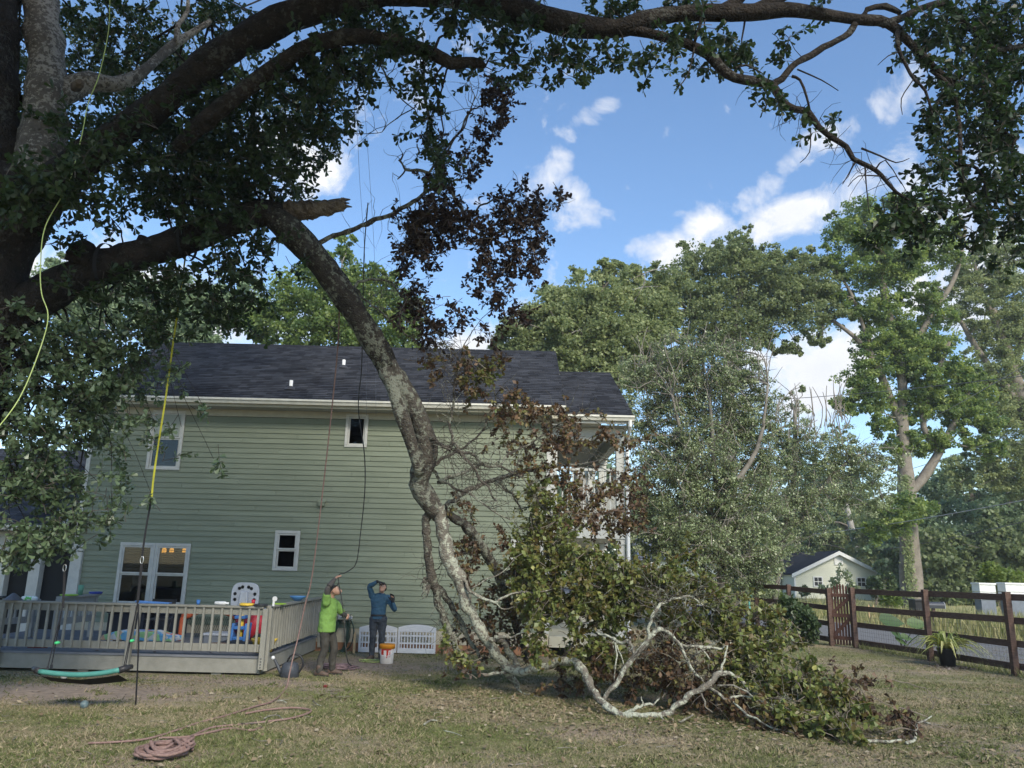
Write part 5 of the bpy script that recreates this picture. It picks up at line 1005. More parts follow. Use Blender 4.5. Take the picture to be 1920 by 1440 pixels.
fl = [gl, np.array(P(1480, 1130, 25.6)[:2]), np.array(P(1418, 1120, 27.6)[:2]), np.array(P(1366, 1120, 29.4)[:2]), np.array(P(1300, 1120, 31.5)[:2])]
ft = [P(1557, 1104, gl[1])[2], P(1480, 1097, 25.6)[2], P(1418, 1094, 27.6)[2], P(1366, 1092, 29.4)[2], P(1300, 1090, 31.5)[2]]
fence('brown timber fence left of the gate, running behind the fallen branches', fl, ft)
gt = thing('picket_gate', 'red-brown picket gate with arched top between two fence posts', 'gate', (*gl, 0))
ga = gl + (pG - gl) * .06; gb = gl + (pG - gl) * .93; gd = gb - ga; GLn = np.linalg.norm(gd); gd /= GLn; gn = np.array([gd[1], -gd[0]])
if gn @ -ga < 0: gn = -gn
ztop = P(1580, 1095, 22.8)[2]
for i in range(7):
    u = (i + .5) / 7; q = ga + gd * GLn * u; zt = ztop - .16 * (2 * u - 1) ** 2
    o1 = q - gn * .02; h = .027
    obj('picket', MB().prism([(*(o1 - gd * h), .05), (*(o1 + gd * h), .05), (*(o1 + gd * h), zt - .05), (*(o1 + gd * h * .4), zt), (*(o1 - gd * h * .4), zt), (*(o1 - gd * h), zt - .05)], (0, 0, 0), (*(gn * -.022), 0)), gate_m, gt)
hh = (.24, .86, 1.42)
for z in hh: obj('gate_rail', MB().bar((*(ga + gn * .002), z), (*(gb + gn * .002), z), .035, .10), gate_m, gt)
for za, zb in ((.30, .80), (.92, 1.36)): obj('brace', MB().bar((*(ga + gn * .003 + gd * .04), za), (*(gb + gn * .003 - gd * .04), zb), .03, .09), gate_m, gt)
hi = MB(); q = ga + gn * .03
for z in (.3, 1.4): hi.bar((*q, z), (*(q - gd * .12), z), .02, .05)
obj('hinge', hi, blackm, gt)

# ------------------------------------------------------------------ far things across the road
HY = 64.0; ZG = -.35
sh_ = thing('small_house', 'small pale green single-storey house with white trimmed gable across the road', 'house', (*P(1570, 1110, HY)[:2], 0))
pale_sid = mat('pale_green_siding', (.68, .68, .56), (.63, .63, .52), .7, 1, .05); wht = mat('white_paint', (.74, .74, .72), (.66, .66, .64), .5, 6)
hl, hr = P(1490, 1080, HY), P(1653, 1080, HY); pk = P(1570, 1037, HY); ezs = P(1570, 1076, HY)[2]
mb = MB(); n_c = 30
def gw(z): 
    if z < ezs: return hl[0], hr[0]
    k = (z - ezs) / (pk[2] - ezs); return hl[0] + (pk[0] - hl[0]) * k, hr[0] + (pk[0] - hr[0]) * k
for i in range(n_c):
    z0 = ZG + (pk[2] - .05 - ZG) * i / n_c; z1 = ZG + (pk[2] - .05 - ZG) * (i + 1) / n_c; a, b = gw(z0); c, d = gw(z1)
    mb.add([(a, HY - .03, z0), (b, HY - .03, z0), (d, HY - .005, z1), (c, HY - .005, z1), (a, HY, z0), (b, HY, z0)], [(0, 1, 2, 3), (0, 4, 5, 1)])
obj('wall', mb, pale_sid, sh_)
obj('side_wall', MB().box(hl[0], hr[0], HY + .01, HY + 14, ZG, ezs), pale_sid, sh_)
ov = .35; rz = lambda x: ezs + (pk[2] - ezs) * (1 - abs(x - pk[0]) / (hr[0] - pk[0]))
for sgn, e in ((-1, hl), (1, hr)):
    x = e[0] + sgn * ov; zz = rz(e[0] + sgn * ov) 
    obj('roof_slope', MB().prism([(pk[0], HY - .35, pk[2] + .06), (x, HY - .35, zz + .06), (x, HY - .35, zz + .16), (pk[0], HY - .35, pk[2] + .18)], (0, 0, 0), (0, 14.6, 0)), shm, sh_)
    obj('rake_board', MB().prism([(pk[0], HY - .40, pk[2] - .14), (x, HY - .40, zz - .14), (x, HY - .40, zz + .14), (pk[0], HY - .40, pk[2] + .16)], (0, 0, 0), (0, .045, 0)), wht, sh_)
for (a, b, c, d) in ((1527, 1540, 1083, 1098), (1608, 1621, 1084, 1099), (1566, 1577, 1046, 1057)):
    q0, q1 = P(a, d, HY), P(b, c, HY); t_ = .09
    f = MB(); f.box(q0[0] - t_, q1[0] + t_, HY - .09, HY - .035, q1[2], q1[2] + t_); f.box(q0[0] - t_, q1[0] + t_, HY - .09, HY - .035, q0[2] - t_, q0[2]); f.box(q0[0] - t_, q0[0], HY - .09, HY - .035, q0[2], q1[2]); f.box(q1[0], q1[0] + t_, HY - .09, HY - .035, q0[2], q1[2])
    wf_ = obj('window' if c > 1060 else 'gable_vent', f, wht, sh_)
    obj('pane' if c > 1060 else 'louvre', MB().box(q0[0], q1[0], HY - .05, HY - .04, q0[2], q1[2]), blackm if c > 1060 else wht, wf_)
    if c > 1060:
        m_ = MB(); xm_, zm_ = (q0[0] + q1[0]) / 2, (q0[2] + q1[2]) / 2
        m_.box(q0[0], q1[0], HY - .07, HY - .052, zm_ - .025, zm_ + .025); m_.box(xm_ - .02, xm_ + .02, HY - .069, HY - .053, q0[2], zm_ - .026); m_.box(xm_ - .02, xm_ + .02, HY - .069, HY - .053, zm_ + .026, q1[2]); obj('muntin', m_, wht, wf_)
for e in (hl, hr): obj('corner_board', MB().box(e[0] - .07, e[0] + .07, HY - .06, HY + .05, ZG, ezs - .02), wht, sh_)
wl0, wl1 = P(1420, 1080, HY + 3), hl
obj('wing_wall', MB().box(wl0[0], hl[0] - .08, HY + 3, HY + 9, ZG, ezs - .1), pale_sid, sh_)
obj('wing_roof', MB().prism([(wl0[0] - .3, HY + 2.6, ezs - .15), (wl0[0] - .3, HY + 6, ezs + 1.9), (wl0[0] - .3, HY + 9.4, ezs - .15)], (0, 0, 0), (hl[0] - wl0[0] + .25, 0, 0)), shm, sh_)
# another roof glimpsed through the twiggy tree
q = P(1290, 1052, 70); gr = thing('far_house', 'grey-roofed far house glimpsed through the twiggy tree', 'house', (q[0], q[1], ZG))
obj('wall', MB().box(q[0] - 4, q[0] + 3, 70, 76, ZG, q[2] + .2), pale_sid, gr)
obj('roof', MB().prism([(q[0] - 4.4, 69.6, q[2]), (q[0] - 4.4, 73, q[2] + 2), (q[0] - 4.4, 76.4, q[2])], (0, 0, 0), (7.8, 0, 0)), mat('grey_metal_roof', (.30, .30, .34), (.25, .25, .29), .5, 2), gr)

def leafball(f, C, r, n, ls, cb):
    C = np.array(C); ps = C + unit(n) * RNG.random((n, 1)) ** .35 * np.array(r); ps[:, 2] = np.maximum(ps[:, 2], .03)
    f.pos.append(ps); f.dir.append(unit(n) + (ps - C) / np.array(r) * .5); f.nrm.append(unit(n) * .7 + np.array([0, 0, .7])); f.size.append(ls * RNG.uniform(.6, 1.25, n)); f.rnd.append(RNG.normal(cb, .16, n))
lv_lime = leafmat('leaf_lime', [(.06, .10, .025), (.10, .15, .035), (.15, .20, .05), (.20, .25, .07)], .42, .5)
lv_shr = leafmat('shrub_leaf', [(.03, .05, .02), (.05, .08, .03), (.075, .11, .045), (.10, .14, .06)], .3, .4, .5)
def shrub(label, parts, lm, ls, name='shrub', group=None, nstem=7):
    c0 = parts[0][0]; t = thing(name, label, 'shrub', (c0[0], c0[1], 0), group); f = Foliage(); st = MB()
    for (C, r, n, cb) in parts:
        leafball(f, C, r, n, ls, cb)
        for _ in range(nstem):
            e = np.array(C) + unit(1)[0] * np.array(r) * .7; b = np.array([c0[0] + RNG.normal() * .1, c0[1] + RNG.normal() * .1, 0]); st.tube(np.array([b, (b + e) / 2 + RNG.normal(size=3) * .08, e]), [.02, .012, .005], 4, caps=False)
    obj('stems', st, twig_brown, t, kind='stuff'); f.build(t, lm, twig_m, 'leaves', tmpl=LEAF4, width=1.3); return t
def PB(x, y, Y, w, h): k = PXM(x, y, Y); return P(x, y, Y), (w * k, w * k, h * k)
shrub('leafy green shrub left of the gate, against the fence', [(*PB(1500, 1165, 23.6, 26, 30), 900, .6), (*PB(1478, 1150, 24, 22, 30), 700, .5), (*PB(1520, 1180, 23.2, 14, 22), 420, .4), (*PB(1460, 1185, 23, 22, 18), 500, .5)], lv_shr, .15)
shrub('grey-green bush in front of the right window of the small house', [(*PB(1598, 1104, 56, 10, 9), 220, .5), (*PB(1590, 1082, 56, 6, 14), 90, .7)], lv_p, .22, nstem=4)
shrub('tall thin bush in front of the gable of the small house', [(*PB(1566, 1095, 55, 10, 12), 200, .6), (*PB(1575, 1072, 55, 6, 16), 90, .7), (*PB(1546, 1106, 55, 12, 8), 200, .5)], lv_p, .2, nstem=5)
shrub('rounded bush at the left window of the small house', [(*PB(1508, 1108, 55, 10, 9), 300, .5)], lv_shr, .2)
shrub('dark green bush right of the small house', [(*PB(1640, 1100, 54, 14, 16), 600, .4), (*PB(1665, 1090, 56, 14, 16), 500, .5)], lv_shr, .25)
shrub('bright lime bush beside the ivy-clad trunk', [(*PB(1670, 1125, 46, 20, 16), 800, .6)], lv_lime, .2)
shrub('bright yellow-green bush behind the white boxes', [(*PB(1880, 1085, 40, 40, 18), 1200, .7), (*PB(1855, 1072, 40, 16, 18), 500, .8)], lv_lime, .2)
shrub('bright green bush beyond the fence behind the teal post', [(*PB(1440, 1115, 36, 30, 14), 900, .6), (*PB(1260, 1075, 45, 26, 14), 900, .6)], lv_lime, .18)
# tall wild grass on the far verge
n = 26000; s_ = RNG.uniform(-12, 60, n); t_ = 6.3 + RNG.gamma(1.6, 3.2, n); xy = f0[None] + fd[None] * s_[:, None] + fn[None] * t_[:, None]
tallm = leafmat('wild_grass', [(.17, .20, .07), (.24, .25, .10), (.33, .31, .14), (.42, .37, .20)], .35, .6)
hgt = RNG.uniform(.2, .55, n) * (1 + 1.3 * np.clip((s_ * -1 + 22) / 20, 0, 1) * (t_ > 7.5))
dd = RNG.normal(size=(n, 3)) * .25; dd[:, 2] = 1
wg = leaf_mesh('wild_grass', np.column_stack([xy, np.full(n, .0)]), dd, unit(n) * [1, 1, .1], hgt, RNG.random(n), tallm, None, 'stuff', np.array([(0, .05, 0), (1, 0, 0), (0, -.05, 0)])); wg['label'] = 'pale wild grass on the far side of the road'
n = 2600; s_ = RNG.uniform(-8, FL, n); xy = pR[None] + fdv[None] * s_[:, None] + np.array([fdv[1], -fdv[0]])[None] * RNG.normal(.12, .12, n)[:, None]
dd = RNG.normal(size=(n, 3)) * .5; dd[:, 2] = 1
fg = leaf_mesh('fence_grass', np.column_stack([xy, np.full(n, .0)]), dd, unit(n) * [1, 1, .1], RNG.uniform(.08, .26, n), RNG.random(n) * .6, tallm, None, 'stuff', np.array([(0, .04, 0), (1, 0, 0), (0, -.04, 0)])); fg['label'] = 'uncut grass tufts along the foot of the fence'
# mailbox, bin, white boxes, stakes
greybin = mat('bin_grey', (.16, .18, .21), (.13, .145, .17), .45, 6)
q = P(1749, 1135, 33); mz = q[2]
mlb = thing('mailbox', 'black domed mailbox on a post across the road', 'mailbox', (q[0], q[1], 0))
dm = [(-.13, 0), (.13, 0)] + [(.13 * cos(a), .13 + .13 * sin(a)) for a in np.linspace(0, PI, 9)]
obj('body', MB().prism([(q[0] - .42, q[1] + a, mz - .12 + b) for a, b in dm], (0, 0, 0), (.84, 0, 0)), mat('black_enamel', (.03, .032, .04), None, .3, spec=.6), mlb)
mbd = MB(); mbd.prism([(q[0] - .445, q[1] + a * 1.12, mz - .13 + b * 1.08) for a, b in dm], (0, 0, 0), (.022, 0, 0)); mbd.prism([(q[0] + .423, q[1] + a * 1.12, mz - .13 + b * 1.08) for a, b in dm], (0, 0, 0), (.022, 0, 0)); obj('door', mbd, mat('grey_edge', (.35, .36, .38), None, .4), mlb)
obj('post', MB().box(q[0] - .05, q[0] + .05, q[1] - .05, q[1] + .05, 0, mz - .122), fen_m, mlb)
q = P(1722, 1142, 32.5); bn = thing('wheelie_bin', 'black wheeled rubbish bin standing left of the mailbox', 'bin', (q[0], q[1], 0))
obj('body', MB().prism([(q[0] - .21, q[1] - .25, .06), (q[0] + .21, q[1] - .25, .06), (q[0] + .27, q[1] - .3, 1.02), (q[0] - .27, q[1] - .3, 1.02)], (0, 0, 0), (0, .55, 0)), blackm, bn, bevel=.02)
obj('lid', MB().box(q[0] - .3, q[0] + .3, q[1] - .34, q[1] + .3, 1.022, 1.09), blackm, bn, bevel=.02)
for sx in (-.25, .25): obj('wheel', MB().lathe([(.1, -.03), (.1, .03)], (q[0] + sx, q[1] + .22, .1), 12, 'x'), blackm, bn)
for x0, x1, lab in ((1839, 1866, 'white stacked hive box on a stand, left of two'), (1888, 1924, 'wider white stacked hive box on a stand at the right edge')):
    a, b = P(x0, 1124, 36), P(x1, 1096, 36); hv = thing('hive_box', lab, 'hive', ((a[0] + b[0]) / 2, 36.3, 0), 'white hive boxes beyond the fence')
    hz = (b[2] - a[2]) / 2
    for k in range(2): obj('box', MB().box(a[0], b[0], 36, 36.6, a[2] + k * hz, a[2] + (k + 1) * hz - .02), wht, hv, bevel=.01)
    obj('lid', MB().box(a[0] - .03, b[0] + .03, 35.96, 36.64, b[2] - .018, b[2] + .06), wht, hv, bevel=.01)
    obj('stand', MB().box(a[0] + .04, b[0] - .04, 36.04, 36.56, 0, a[2] - .003), greybin, hv)
stk = mat('fresh_wood', (.5, .36, .2), (.42, .3, .17), .8, 9)
for x, lab in ((1631, 'short pale wooden stake beyond the road, left of two'), (1640, 'short pale wooden stake beyond the road, right of two')):
    q = P(x, 1160, 36); tag(obj('wooden_stake', MB().prism([(q[0] - .035, q[1], 0), (q[0] + .035, q[1], 0), (q[0] + .035, q[1], .62), (q[0], q[1], .72), (q[0] - .035, q[1], .62)], (0, 0, 0), (0, .05, 0)), stk), lab, 'stake', 'stakes on the verge')
q = P(1404, 1108, 30); tp = thing('teal_post', 'teal painted bird-feeder post behind the fence', 'feeder', (q[0], q[1], 0)); teal = mat('teal_paint', (.12, .42, .38), (.16, .5, .45), .5, 8)
obj('post', MB().tube([(q[0], q[1], 0), (q[0], q[1], 1.0)], .035, 8), teal, tp); obj('feeder', MB().lathe([(.02, .0), (.12, .04), (.12, .42), (.15, .44), (.02, .58)], (q[0], q[1], 1.0), 12), teal, tp, smooth=True)
q = P(1222, 1062, 40); tag(obj('garden_sign', MB().box(q[0] - .28, q[0] + .28, 40, 40.04, q[2] - .02, q[2] + .1).box(q[0] - .06, q[0] + .06, 40.003, 40.037, 0, q[2] - .022).box(q[0] - .07, q[0] + .07, 39.995, 40.045, q[2] + .102, q[2] + .2), wht), 'white cross-shaped garden sign glimpsed between leaves right of the porch', 'sign')
# power lines
pwm = mat('cable', (.10, .10, .105), None, .6); pwl = mat('cable_pale', (.32, .32, .33), None, .5)
for (x0, y0, Y0, x1, y1, Y1, r, m_, lab) in ((1430, 750, 62, 1960, 700, 34, .022, pwm, 'highest power line crossing the sky gap right of centre'), (1640, 838, 62, 1960, 662, 34, .018, pwl, 'steep power line crossing the tall tree crown'), (1660, 892, 62, 1960, 790, 34, .018, pwl, 'power line crossing the forked limb of the tall tree'), (1500, 1004, 62, 1960, 930, 32, .02, pwl, 'pale power line crossing the ivy-clad trunk'), (1640, 1032, 62, 1960, 968, 32, .018, pwm, 'lowest dark power line above the mailbox')):
    a, b = P(x0, y0, Y0), P(x1, y1, Y1); pts = [a + (b - a) * t - np.array([0, 0, .5 * 4 * t * (1 - t) * .35]) for t in np.linspace(0, 1, 12)]
    tag(obj('power_line', MB().tube(np.array(pts), r, 5), m_, smooth=True), lab, 'cable', 'power lines along the road')

# ------------------------------------------------------------------ plants by the fence
strap = leafmat('strap_leaf', [(0.176, 0.221, 0.060), (0.270, 0.312, 0.090), (0.405, 0.416, 0.150), (0.567, 0.546, 0.240)], .3, .4, .5)
q = G(1755, 1243) + np.array([-.12, -.75, 0]); sppl = thing('potted_plant', 'black pot of arching strap-leaved plant in front of the fence', 'plant', q)
obj('pot', MB().lathe([(.15, 0), (.2, .36), (.215, .37), (.215, .41), (.19, .41), (.18, .34)], q, 18), blackm, sppl, smooth=True)
for i in range(90):
    a = RNG.uniform(0, 2 * PI); R_ = RNG.uniform(.3, .95); h0 = RNG.uniform(.25, .75) * (1.15 - .5 * R_); w = RNG.uniform(.022, .036)
    k = 8; ctr = []
    for j in range(k):
        t = j / (k - 1); ctr.append(np.array([q[0] + cos(a) * (R_ * t + .05), q[1] + sin(a) * (R_ * t + .05), .4 + h0 * 2.2 * t - (h0 * 2.2 + RNG.uniform(.0, .04) + .12 * R_) * t * t * 1.02]))
    sd = np.array([-sin(a), cos(a), 0]); v = []
    for j, c in enumerate(ctr): ww = w * sin(PI * (.18 + .82 * (1 - j / (k - 1))) * .6) * (1 - .9 * (j / (k - 1)) ** 3); v += [c - sd * ww, c - np.array([0, 0, ww * .5]), c + sd * ww]
    f = []
    for j in range(k - 1): b = 3 * j; f += [(b, b + 1, b + 4, b + 3), (b + 1, b + 2, b + 5, b + 4)]
    me = MB().add(v, f).mesh('leaf'); at = me.attributes.new('rnd', 'FLOAT', 'POINT'); at.data.foreach_set('value', np.full(len(v), RNG.random(), np.float32)); obj('leaf', me, strap, sppl, smooth=True)
chips = leafmat('bark_chip', [(.10, .075, .06), (.17, .14, .12), (.25, .22, .2)], 0., .9)
n = 900; ps = np.column_stack([q[0] + RNG.normal(0, .28, n), q[1] - .15 + RNG.normal(0, .22, n), np.full(n, .012)]); cp_ = leaf_mesh('bark_chips', ps, unit(n) * [1, 1, .3], np.array([0, 0, 1.]) + unit(n) * .4, RNG.uniform(.03, .07, n), RNG.random(n), chips, None, 'stuff'); cp_['label'] = 'grey bark chips round the foot of the black pot'
big_l = leafmat('big_leaf', [(.05, .10, .03), (.08, .14, .04), (.11, .18, .055)], .4, .35, .5)
q = P(1690, 1190, 22.5); ee = thing('elephant_ear', 'elephant-ear plant with broad green leaves behind the fence', 'plant', (q[0], q[1], 0))
for (x, y, L, an, ti) in ((1672, 1165, .75, -.3, .1), (1720, 1170, .6, .2, .2), (1682, 1190, .45, -.6, .5), (1700, 1196, .4, .7, .6), (1730, 1185, .45, 1.0, .4), (1690, 1203, .35, .1, .8)):
    c = P(x, y, 22.5); v = [c + np.array([L * .5 * a * cos(an) - L * .3 * b * sin(an) * .3, L * .2 * b, L * .5 * a * sin(an) * .4 + L * .3 * b + .03 * abs(b) - ti * .12 * a]) for a, b in ((-1, 0), (-.75, .6), (-.2, .85), (.5, .5), (1, 0), (.5, -.5), (-.2, -.85), (-.75, -.6), (0, 0))]
    me = MB().add(v, [(8, i, (i + 1) % 8) for i in range(8)]).mesh('leaf'); at = me.attributes.new('rnd', 'FLOAT', 'POINT'); at.data.foreach_set('value', np.full(9, RNG.random(), np.float32)); obj('leaf', me, big_l, ee, smooth=True)
    obj('stem', MB().tube([(q[0], q[1], 0), ((q[0] + c[0]) / 2, q[1], c[2] * .6), c], .012, 5), lv_shr, ee)

# ------------------------------------------------------------------ things on the deck
def col(name, c, rough=.45, c2=None): return mat(name, c, c2 or tuple(x * .8 for x in c), rough, 6)
greyp = col('grey_plastic', (.36, .39, .44)); yel = col('yellow_plastic', (.75, .50, .06)); redp = col('red_plastic', (.48, .03, .05)); bluep = col('blue_plastic', (.05, .17, .45)); greenp = col('lime_plastic', (.32, .52, .05)); dk = col('charcoal_plastic', (.035, .038, .042)); whp = col('white_plastic', (.75, .75, .74)); orng = col('orange_fabric', (.55, .12, .05), .7); navy = col('navy_plastic', (.018, .022, .035)); pinkr = col('pink_plastic', (.6, .06, .14))
# toy basketball hoop
YB = 16.2; c = P(459, 1118, YB); k = PXM(459, 1118, YB); bx, bz = c[0], c[2]
hp = thing('toy_basketball_hoop', 'toy basketball hoop with grey backboard and yellow pole on the deck', 'toy', (bx, YB, DZ))
Wb, Hb = 26 * k, 25 * k; prof = []
for a in np.linspace(0, 2 * PI, 36, endpoint=False):
    ca, sa = cos(a), sin(a); prof.append((Wb * np.sign(ca) * abs(ca) ** .55, Hb * np.sign(sa) * abs(sa) ** (.62 if sa > 0 else .35)))
obj('backboard', MB().prism([(bx + a, YB, bz + b) for a, b in prof], (0, 0, 0), (0, .05, 0)), greyp, hp, bevel=.012)
for i, a in enumerate((-.35, .25, .95, 1.57 - .3, 1.57 + .3, PI - .95, PI - .25, PI + .35)): obj('hole', MB().lathe([(.034, 0), (.034, -.006), (.022, -.006), (.022, -.0)], (bx + Wb * .74 * cos(a), YB - .001, bz + Hb * .7 * sin(a)), 10, 'y'), dk, hp)
obj('bracket', MB().prism([(bx - .1, YB - .09, bz - Hb * .95), (bx + .1, YB - .09, bz - Hb * .95), (bx + .07, YB - .09, bz + .1), (bx - .07, YB - .09, bz + .1)], (0, 0, 0), (0, .088, 0)), greyp, hp, bevel=.02)
obj('pole', MB().tube([(bx + .02, YB - .12, DZ + .1), (bx + .02, YB - .12, bz - .12)], .05, 12), yel, hp, smooth=True)
obj('base', MB().lathe([(.36, 0), (.4, .03), (.38, .1), (.12, .16), (.07, .17)], (bx, YB - .1, DZ + .003), 22), dk, hp, smooth=True)
def disc(name, x, y, Y, r, h, m, lab, cat='toy', z=None):
    q = P(x, y, Y); z = q[2] if z is None else z
    return tag(obj(name, MB().lathe([(r * .8, 0), (r, .008), (r, h * .8), (r * .85, h), (r * .2, h * 1.05)], (q[0], q[1], z), 18), m, smooth=True), lab, cat)
RTz = RT + .002; ry_ = DY - .01
disc('flying_disc', 463, 1131, ry_, .13, .045, yel, 'yellow flying disc lying on the deck rail below the backboard', z=RTz)
disc('flying_disc', 489, 1132, ry_, .13, .035, dk, 'black flying disc lying on the deck rail right of the yellow one', z=RTz)
q = P(472, 1128, ry_ + .02); tag(obj('red_cup', MB().lathe([(.03, 0), (.036, .07), (.03, .07), (.026, .01)], (q[0] + .02, ry_ + .05, RTz + .036), 10), redp, smooth=True), 'small red cup on the rail between yellow and black discs', 'cup')
q = P(416, 1130, ry_); tag(obj('white_bottle', MB().lathe([(.012, -.13), (.032, -.12), (.034, .06), (.018, .09), (.018, .13)], (q[0], ry_, RTz + .034), 12, 'x'), whp, smooth=True), 'small white bottle lying on its side on the deck rail', 'bottle')
q = P(513, 1132, ry_ + .06); sc = thing('toy_scoop', 'white toy scoop standing upright at the deck corner', 'toy', (q[0], q[1], RTz))
obj('handle', MB().box(q[0] - .018, q[0] + .018, q[1] - .01, q[1] + .01, RTz, RTz + .12), whp, sc); obj('blade', MB().lathe([(.045, -.008), (.045, .008)], (q[0] + .015, q[1], RTz + .13), 12, 'y'), whp, sc)
q = P(290, 1130, ry_); tag(obj('blue_tray', MB().prism([(q[0] - .3, ry_ - .06, RTz), (q[0] + .28, ry_ - .06, RTz), (q[0] + .3, ry_ - .07, RTz + .022), (q[0] - .34, ry_ - .07, RTz + .045)], (0, 0, 0), (0, .13, 0)), col('bright_blue', (.10, .25, .6)), bevel=.006), 'long flat blue tray lying on the deck rail below the double window', 'tray')
q = P(372, 1128, ry_); tag(obj('blue_cup', MB().lathe([(.026, 0), (.034, .06), (.03, .06), (.034, .085)], (q[0], ry_, RTz), 12), bluep, smooth=True), 'small blue cup on the deck rail beneath bare wall', 'cup')
q = P(556, 1124, 16.9); tag(obj('blue_bowl', MB().lathe([(.06, 0), (.15, .07), (.17, .1), (.15, .1)], (DX1 + .02, 16.9, RTz), 16), col('sky_blue', (.12, .32, .62)), smooth=True), 'blue plastic bowl on the side rail of the deck', 'bowl')
tag(obj('lime_disc', MB().lathe([(.14, 0), (.14, .015)], (DX1 + .03, 15.5, RTz), 16), greenp), 'flat lime disc on the side rail near the deck corner', 'disc')
q = P(24, 1127, ry_); tag(obj('metal_cone', MB().lathe([(.16, 0), (.155, .01), (.035, .115), (.012, .125)], (q[0], ry_, RTz), 18), mat('dull_metal', (.16, .155, .16), (.11, .11, .115), .5, 8, metal=.4), smooth=True), 'grey metal cone on the deck rail at the far left', 'cone')
q = P(2, 1122, ry_); tag(obj('black_toy_truck', MB().box(q[0] - .09, q[0] + .07, ry_ - .05, ry_ + .05, RTz + .03, RTz + .07).box(q[0] - .07, q[0] - .0, ry_ - .048, ry_ + .048, RTz, RTz + .028), dk, bevel=.01), 'black toy on the rail at the left edge of the picture', 'toy')
q = P(50, 1122, 16.4); tag(obj('striped_cloth', MB().lathe([(.04, -.15), (.05, -.08), (.045, .02), (.055, .1), (.03, .16)], (q[0], 16.5, float(ib2[2]) + .045), 10, 'x'), mat('green_white', (.7, .72, .7), (.15, .5, .12), .8, 9, lo=.5, hi=.52), smooth=True), 'rolled white and green cloth on the short rail behind the grey cone', 'cloth')
izb = float(ib[2]) + .002
def onrail(t): return ia + (ib - ia) * t
q = onrail(.22); disc('lime_plate', 0, 0, 1, .17, .03, greenp, 'lime green plate on the short stair rail', 'plate', z=izb).location = Vector((q[0], q[1], 0)) - Vector((P(0, 0, 1)[0], P(0, 0, 1)[1], 0))
q = onrail(.5); tag(obj('green_cup', MB().lathe([(.045, 0), (.055, .2), (.05, .2), (.042, .01)], (q[0], q[1], izb), 14), col('sea_green', (.13, .30, .2)), smooth=True), 'tall sea-green cup on the short stair rail', 'cup')
q = onrail(.93); tag(obj('blue_dish', MB().lathe([(.12, 0), (.14, .035), (.13, .04)], (q[0], q[1], izb), 14), col('deep_blue', (.06, .09, .4))), 'dark blue dish at the end of the short stair rail', 'dish')
# colourful toy wagon
YW = 15.6; a, b = P(183, 1222, YW), P(322, 1222, YW)
print_m = bpy.data.materials.new('printed_pictures'); print_m.use_nodes = True; _n, _l = print_m.node_tree.nodes, print_m.node_tree.links
_v = N('ShaderNodeTexVoronoi', _n); _v.inputs['Scale'].default_value = 8; _g2 = N('ShaderNodeNewGeometry', _n); _l.new(_g2.outputs['Position'], _v.inputs['Vector']); _cr = N('ShaderNodeValToRGB', _n); _cr.color_ramp.interpolation = 'CONSTANT'
for i, c_ in enumerate([(.12, .38, .62), (.55, .62, .66), (.10, .30, .58), (.3, .55, .25), (.6, .12, .08), (.16, .42, .66), (.65, .4, .25), (.6, .62, .62)]):
    e = _cr.color_ramp.elements[i] if i < 2 else _cr.color_ramp.elements.new(i / 8.); e.position = i / 8.; e.color = (*c_, 1)
_sp = N('ShaderNodeSeparateColor', _n); _l.new(_v.outputs['Color'], _sp.inputs[0]); _l.new(_sp.outputs[0], _cr.inputs['Fac']); _l.new(_cr.outputs[0], _n['Principled BSDF'].inputs['Base Color']); _n['Principled BSDF'].inputs['Roughness'].default_value = .4
wg_ = thing('toy_wagon', 'colourful printed toy wagon with sloped sides and black wheels on the deck', 'toy', ((a[0] + b[0]) / 2, YW, DZ))
zt = P(250, 1184, YW)[2]
obj('body', MB().prism([(a[0], YW, DZ + .13), (b[0], YW, DZ + .13), (b[0] - .02, YW, zt - .1), (b[0] - .2, YW, zt - .06), (a[0] + .95, YW, zt), (a[0] + .3, YW, zt), (a[0] + .05, YW, DZ + .22)], (0, 0, 0), (0, .5, 0)), print_m, wg_, bevel=.015)
for x in (a[0] + .22, a[0] + .52):
    for y in (YW + .04, YW + .44):
        wh = obj('wheel', MB().lathe([(.05, -.03), (.1, -.03), (.1, .03), (.05, .03)], (x, y, DZ + .103), 14, 'y'), dk, wg_, smooth=False); obj('hub', MB().lathe([(.045, -.034), (.045, .034)], (x, y, DZ + .103), 10, 'y'), greyp, wh)
# folding chair of black tube, toy goal, boxes, slide
YC = 16.6; c = P(295, 1190, YC); ch = thing('folding_chair', 'folding chair of thin black tube behind the deck railing', 'chair', (c[0], YC, DZ)); ct = MB()
for sx in (-.24, .24): obj('leg', MB().tube([(c[0] + sx, YC - .25, DZ), (c[0] + sx, YC + .02, DZ + .45), (c[0] + sx, YC + .16, DZ + .85)], .013, 6), blackm, ch); obj('leg', MB().tube([(c[0] + sx * .9, YC + .28, DZ), (c[0] + sx * .9, YC - .18, DZ + .46)], .013, 6), blackm, ch)
obj('seat', MB().box(c[0] - .22, c[0] + .22, YC - .2, YC + .2, DZ + .45, DZ + .47), blackm, ch); obj('backrest', MB().box(c[0] - .225, c[0] + .225, YC + .12, YC + .14, DZ + .6, DZ + .85), blackm, ch)
YG = 17.2; a, b = P(336, 1208, YG), P(446, 1208, YG); zt = P(390, 1147, YG)[2]; tg = thing('toy_goal', 'toy goal with orange fabric frame and dark net standing on the deck', 'toy', ((a[0] + b[0]) / 2, YG, DZ))
arch = [(a[0], YG, DZ), (a[0] + .02, YG, DZ + .5), (a[0] + .12, YG, zt - .1), (a[0] + .35, YG, zt), (b[0] - .35, YG, zt), (b[0] - .12, YG, zt - .1), (b[0] - .02, YG, DZ + .5), (b[0], YG, DZ)]
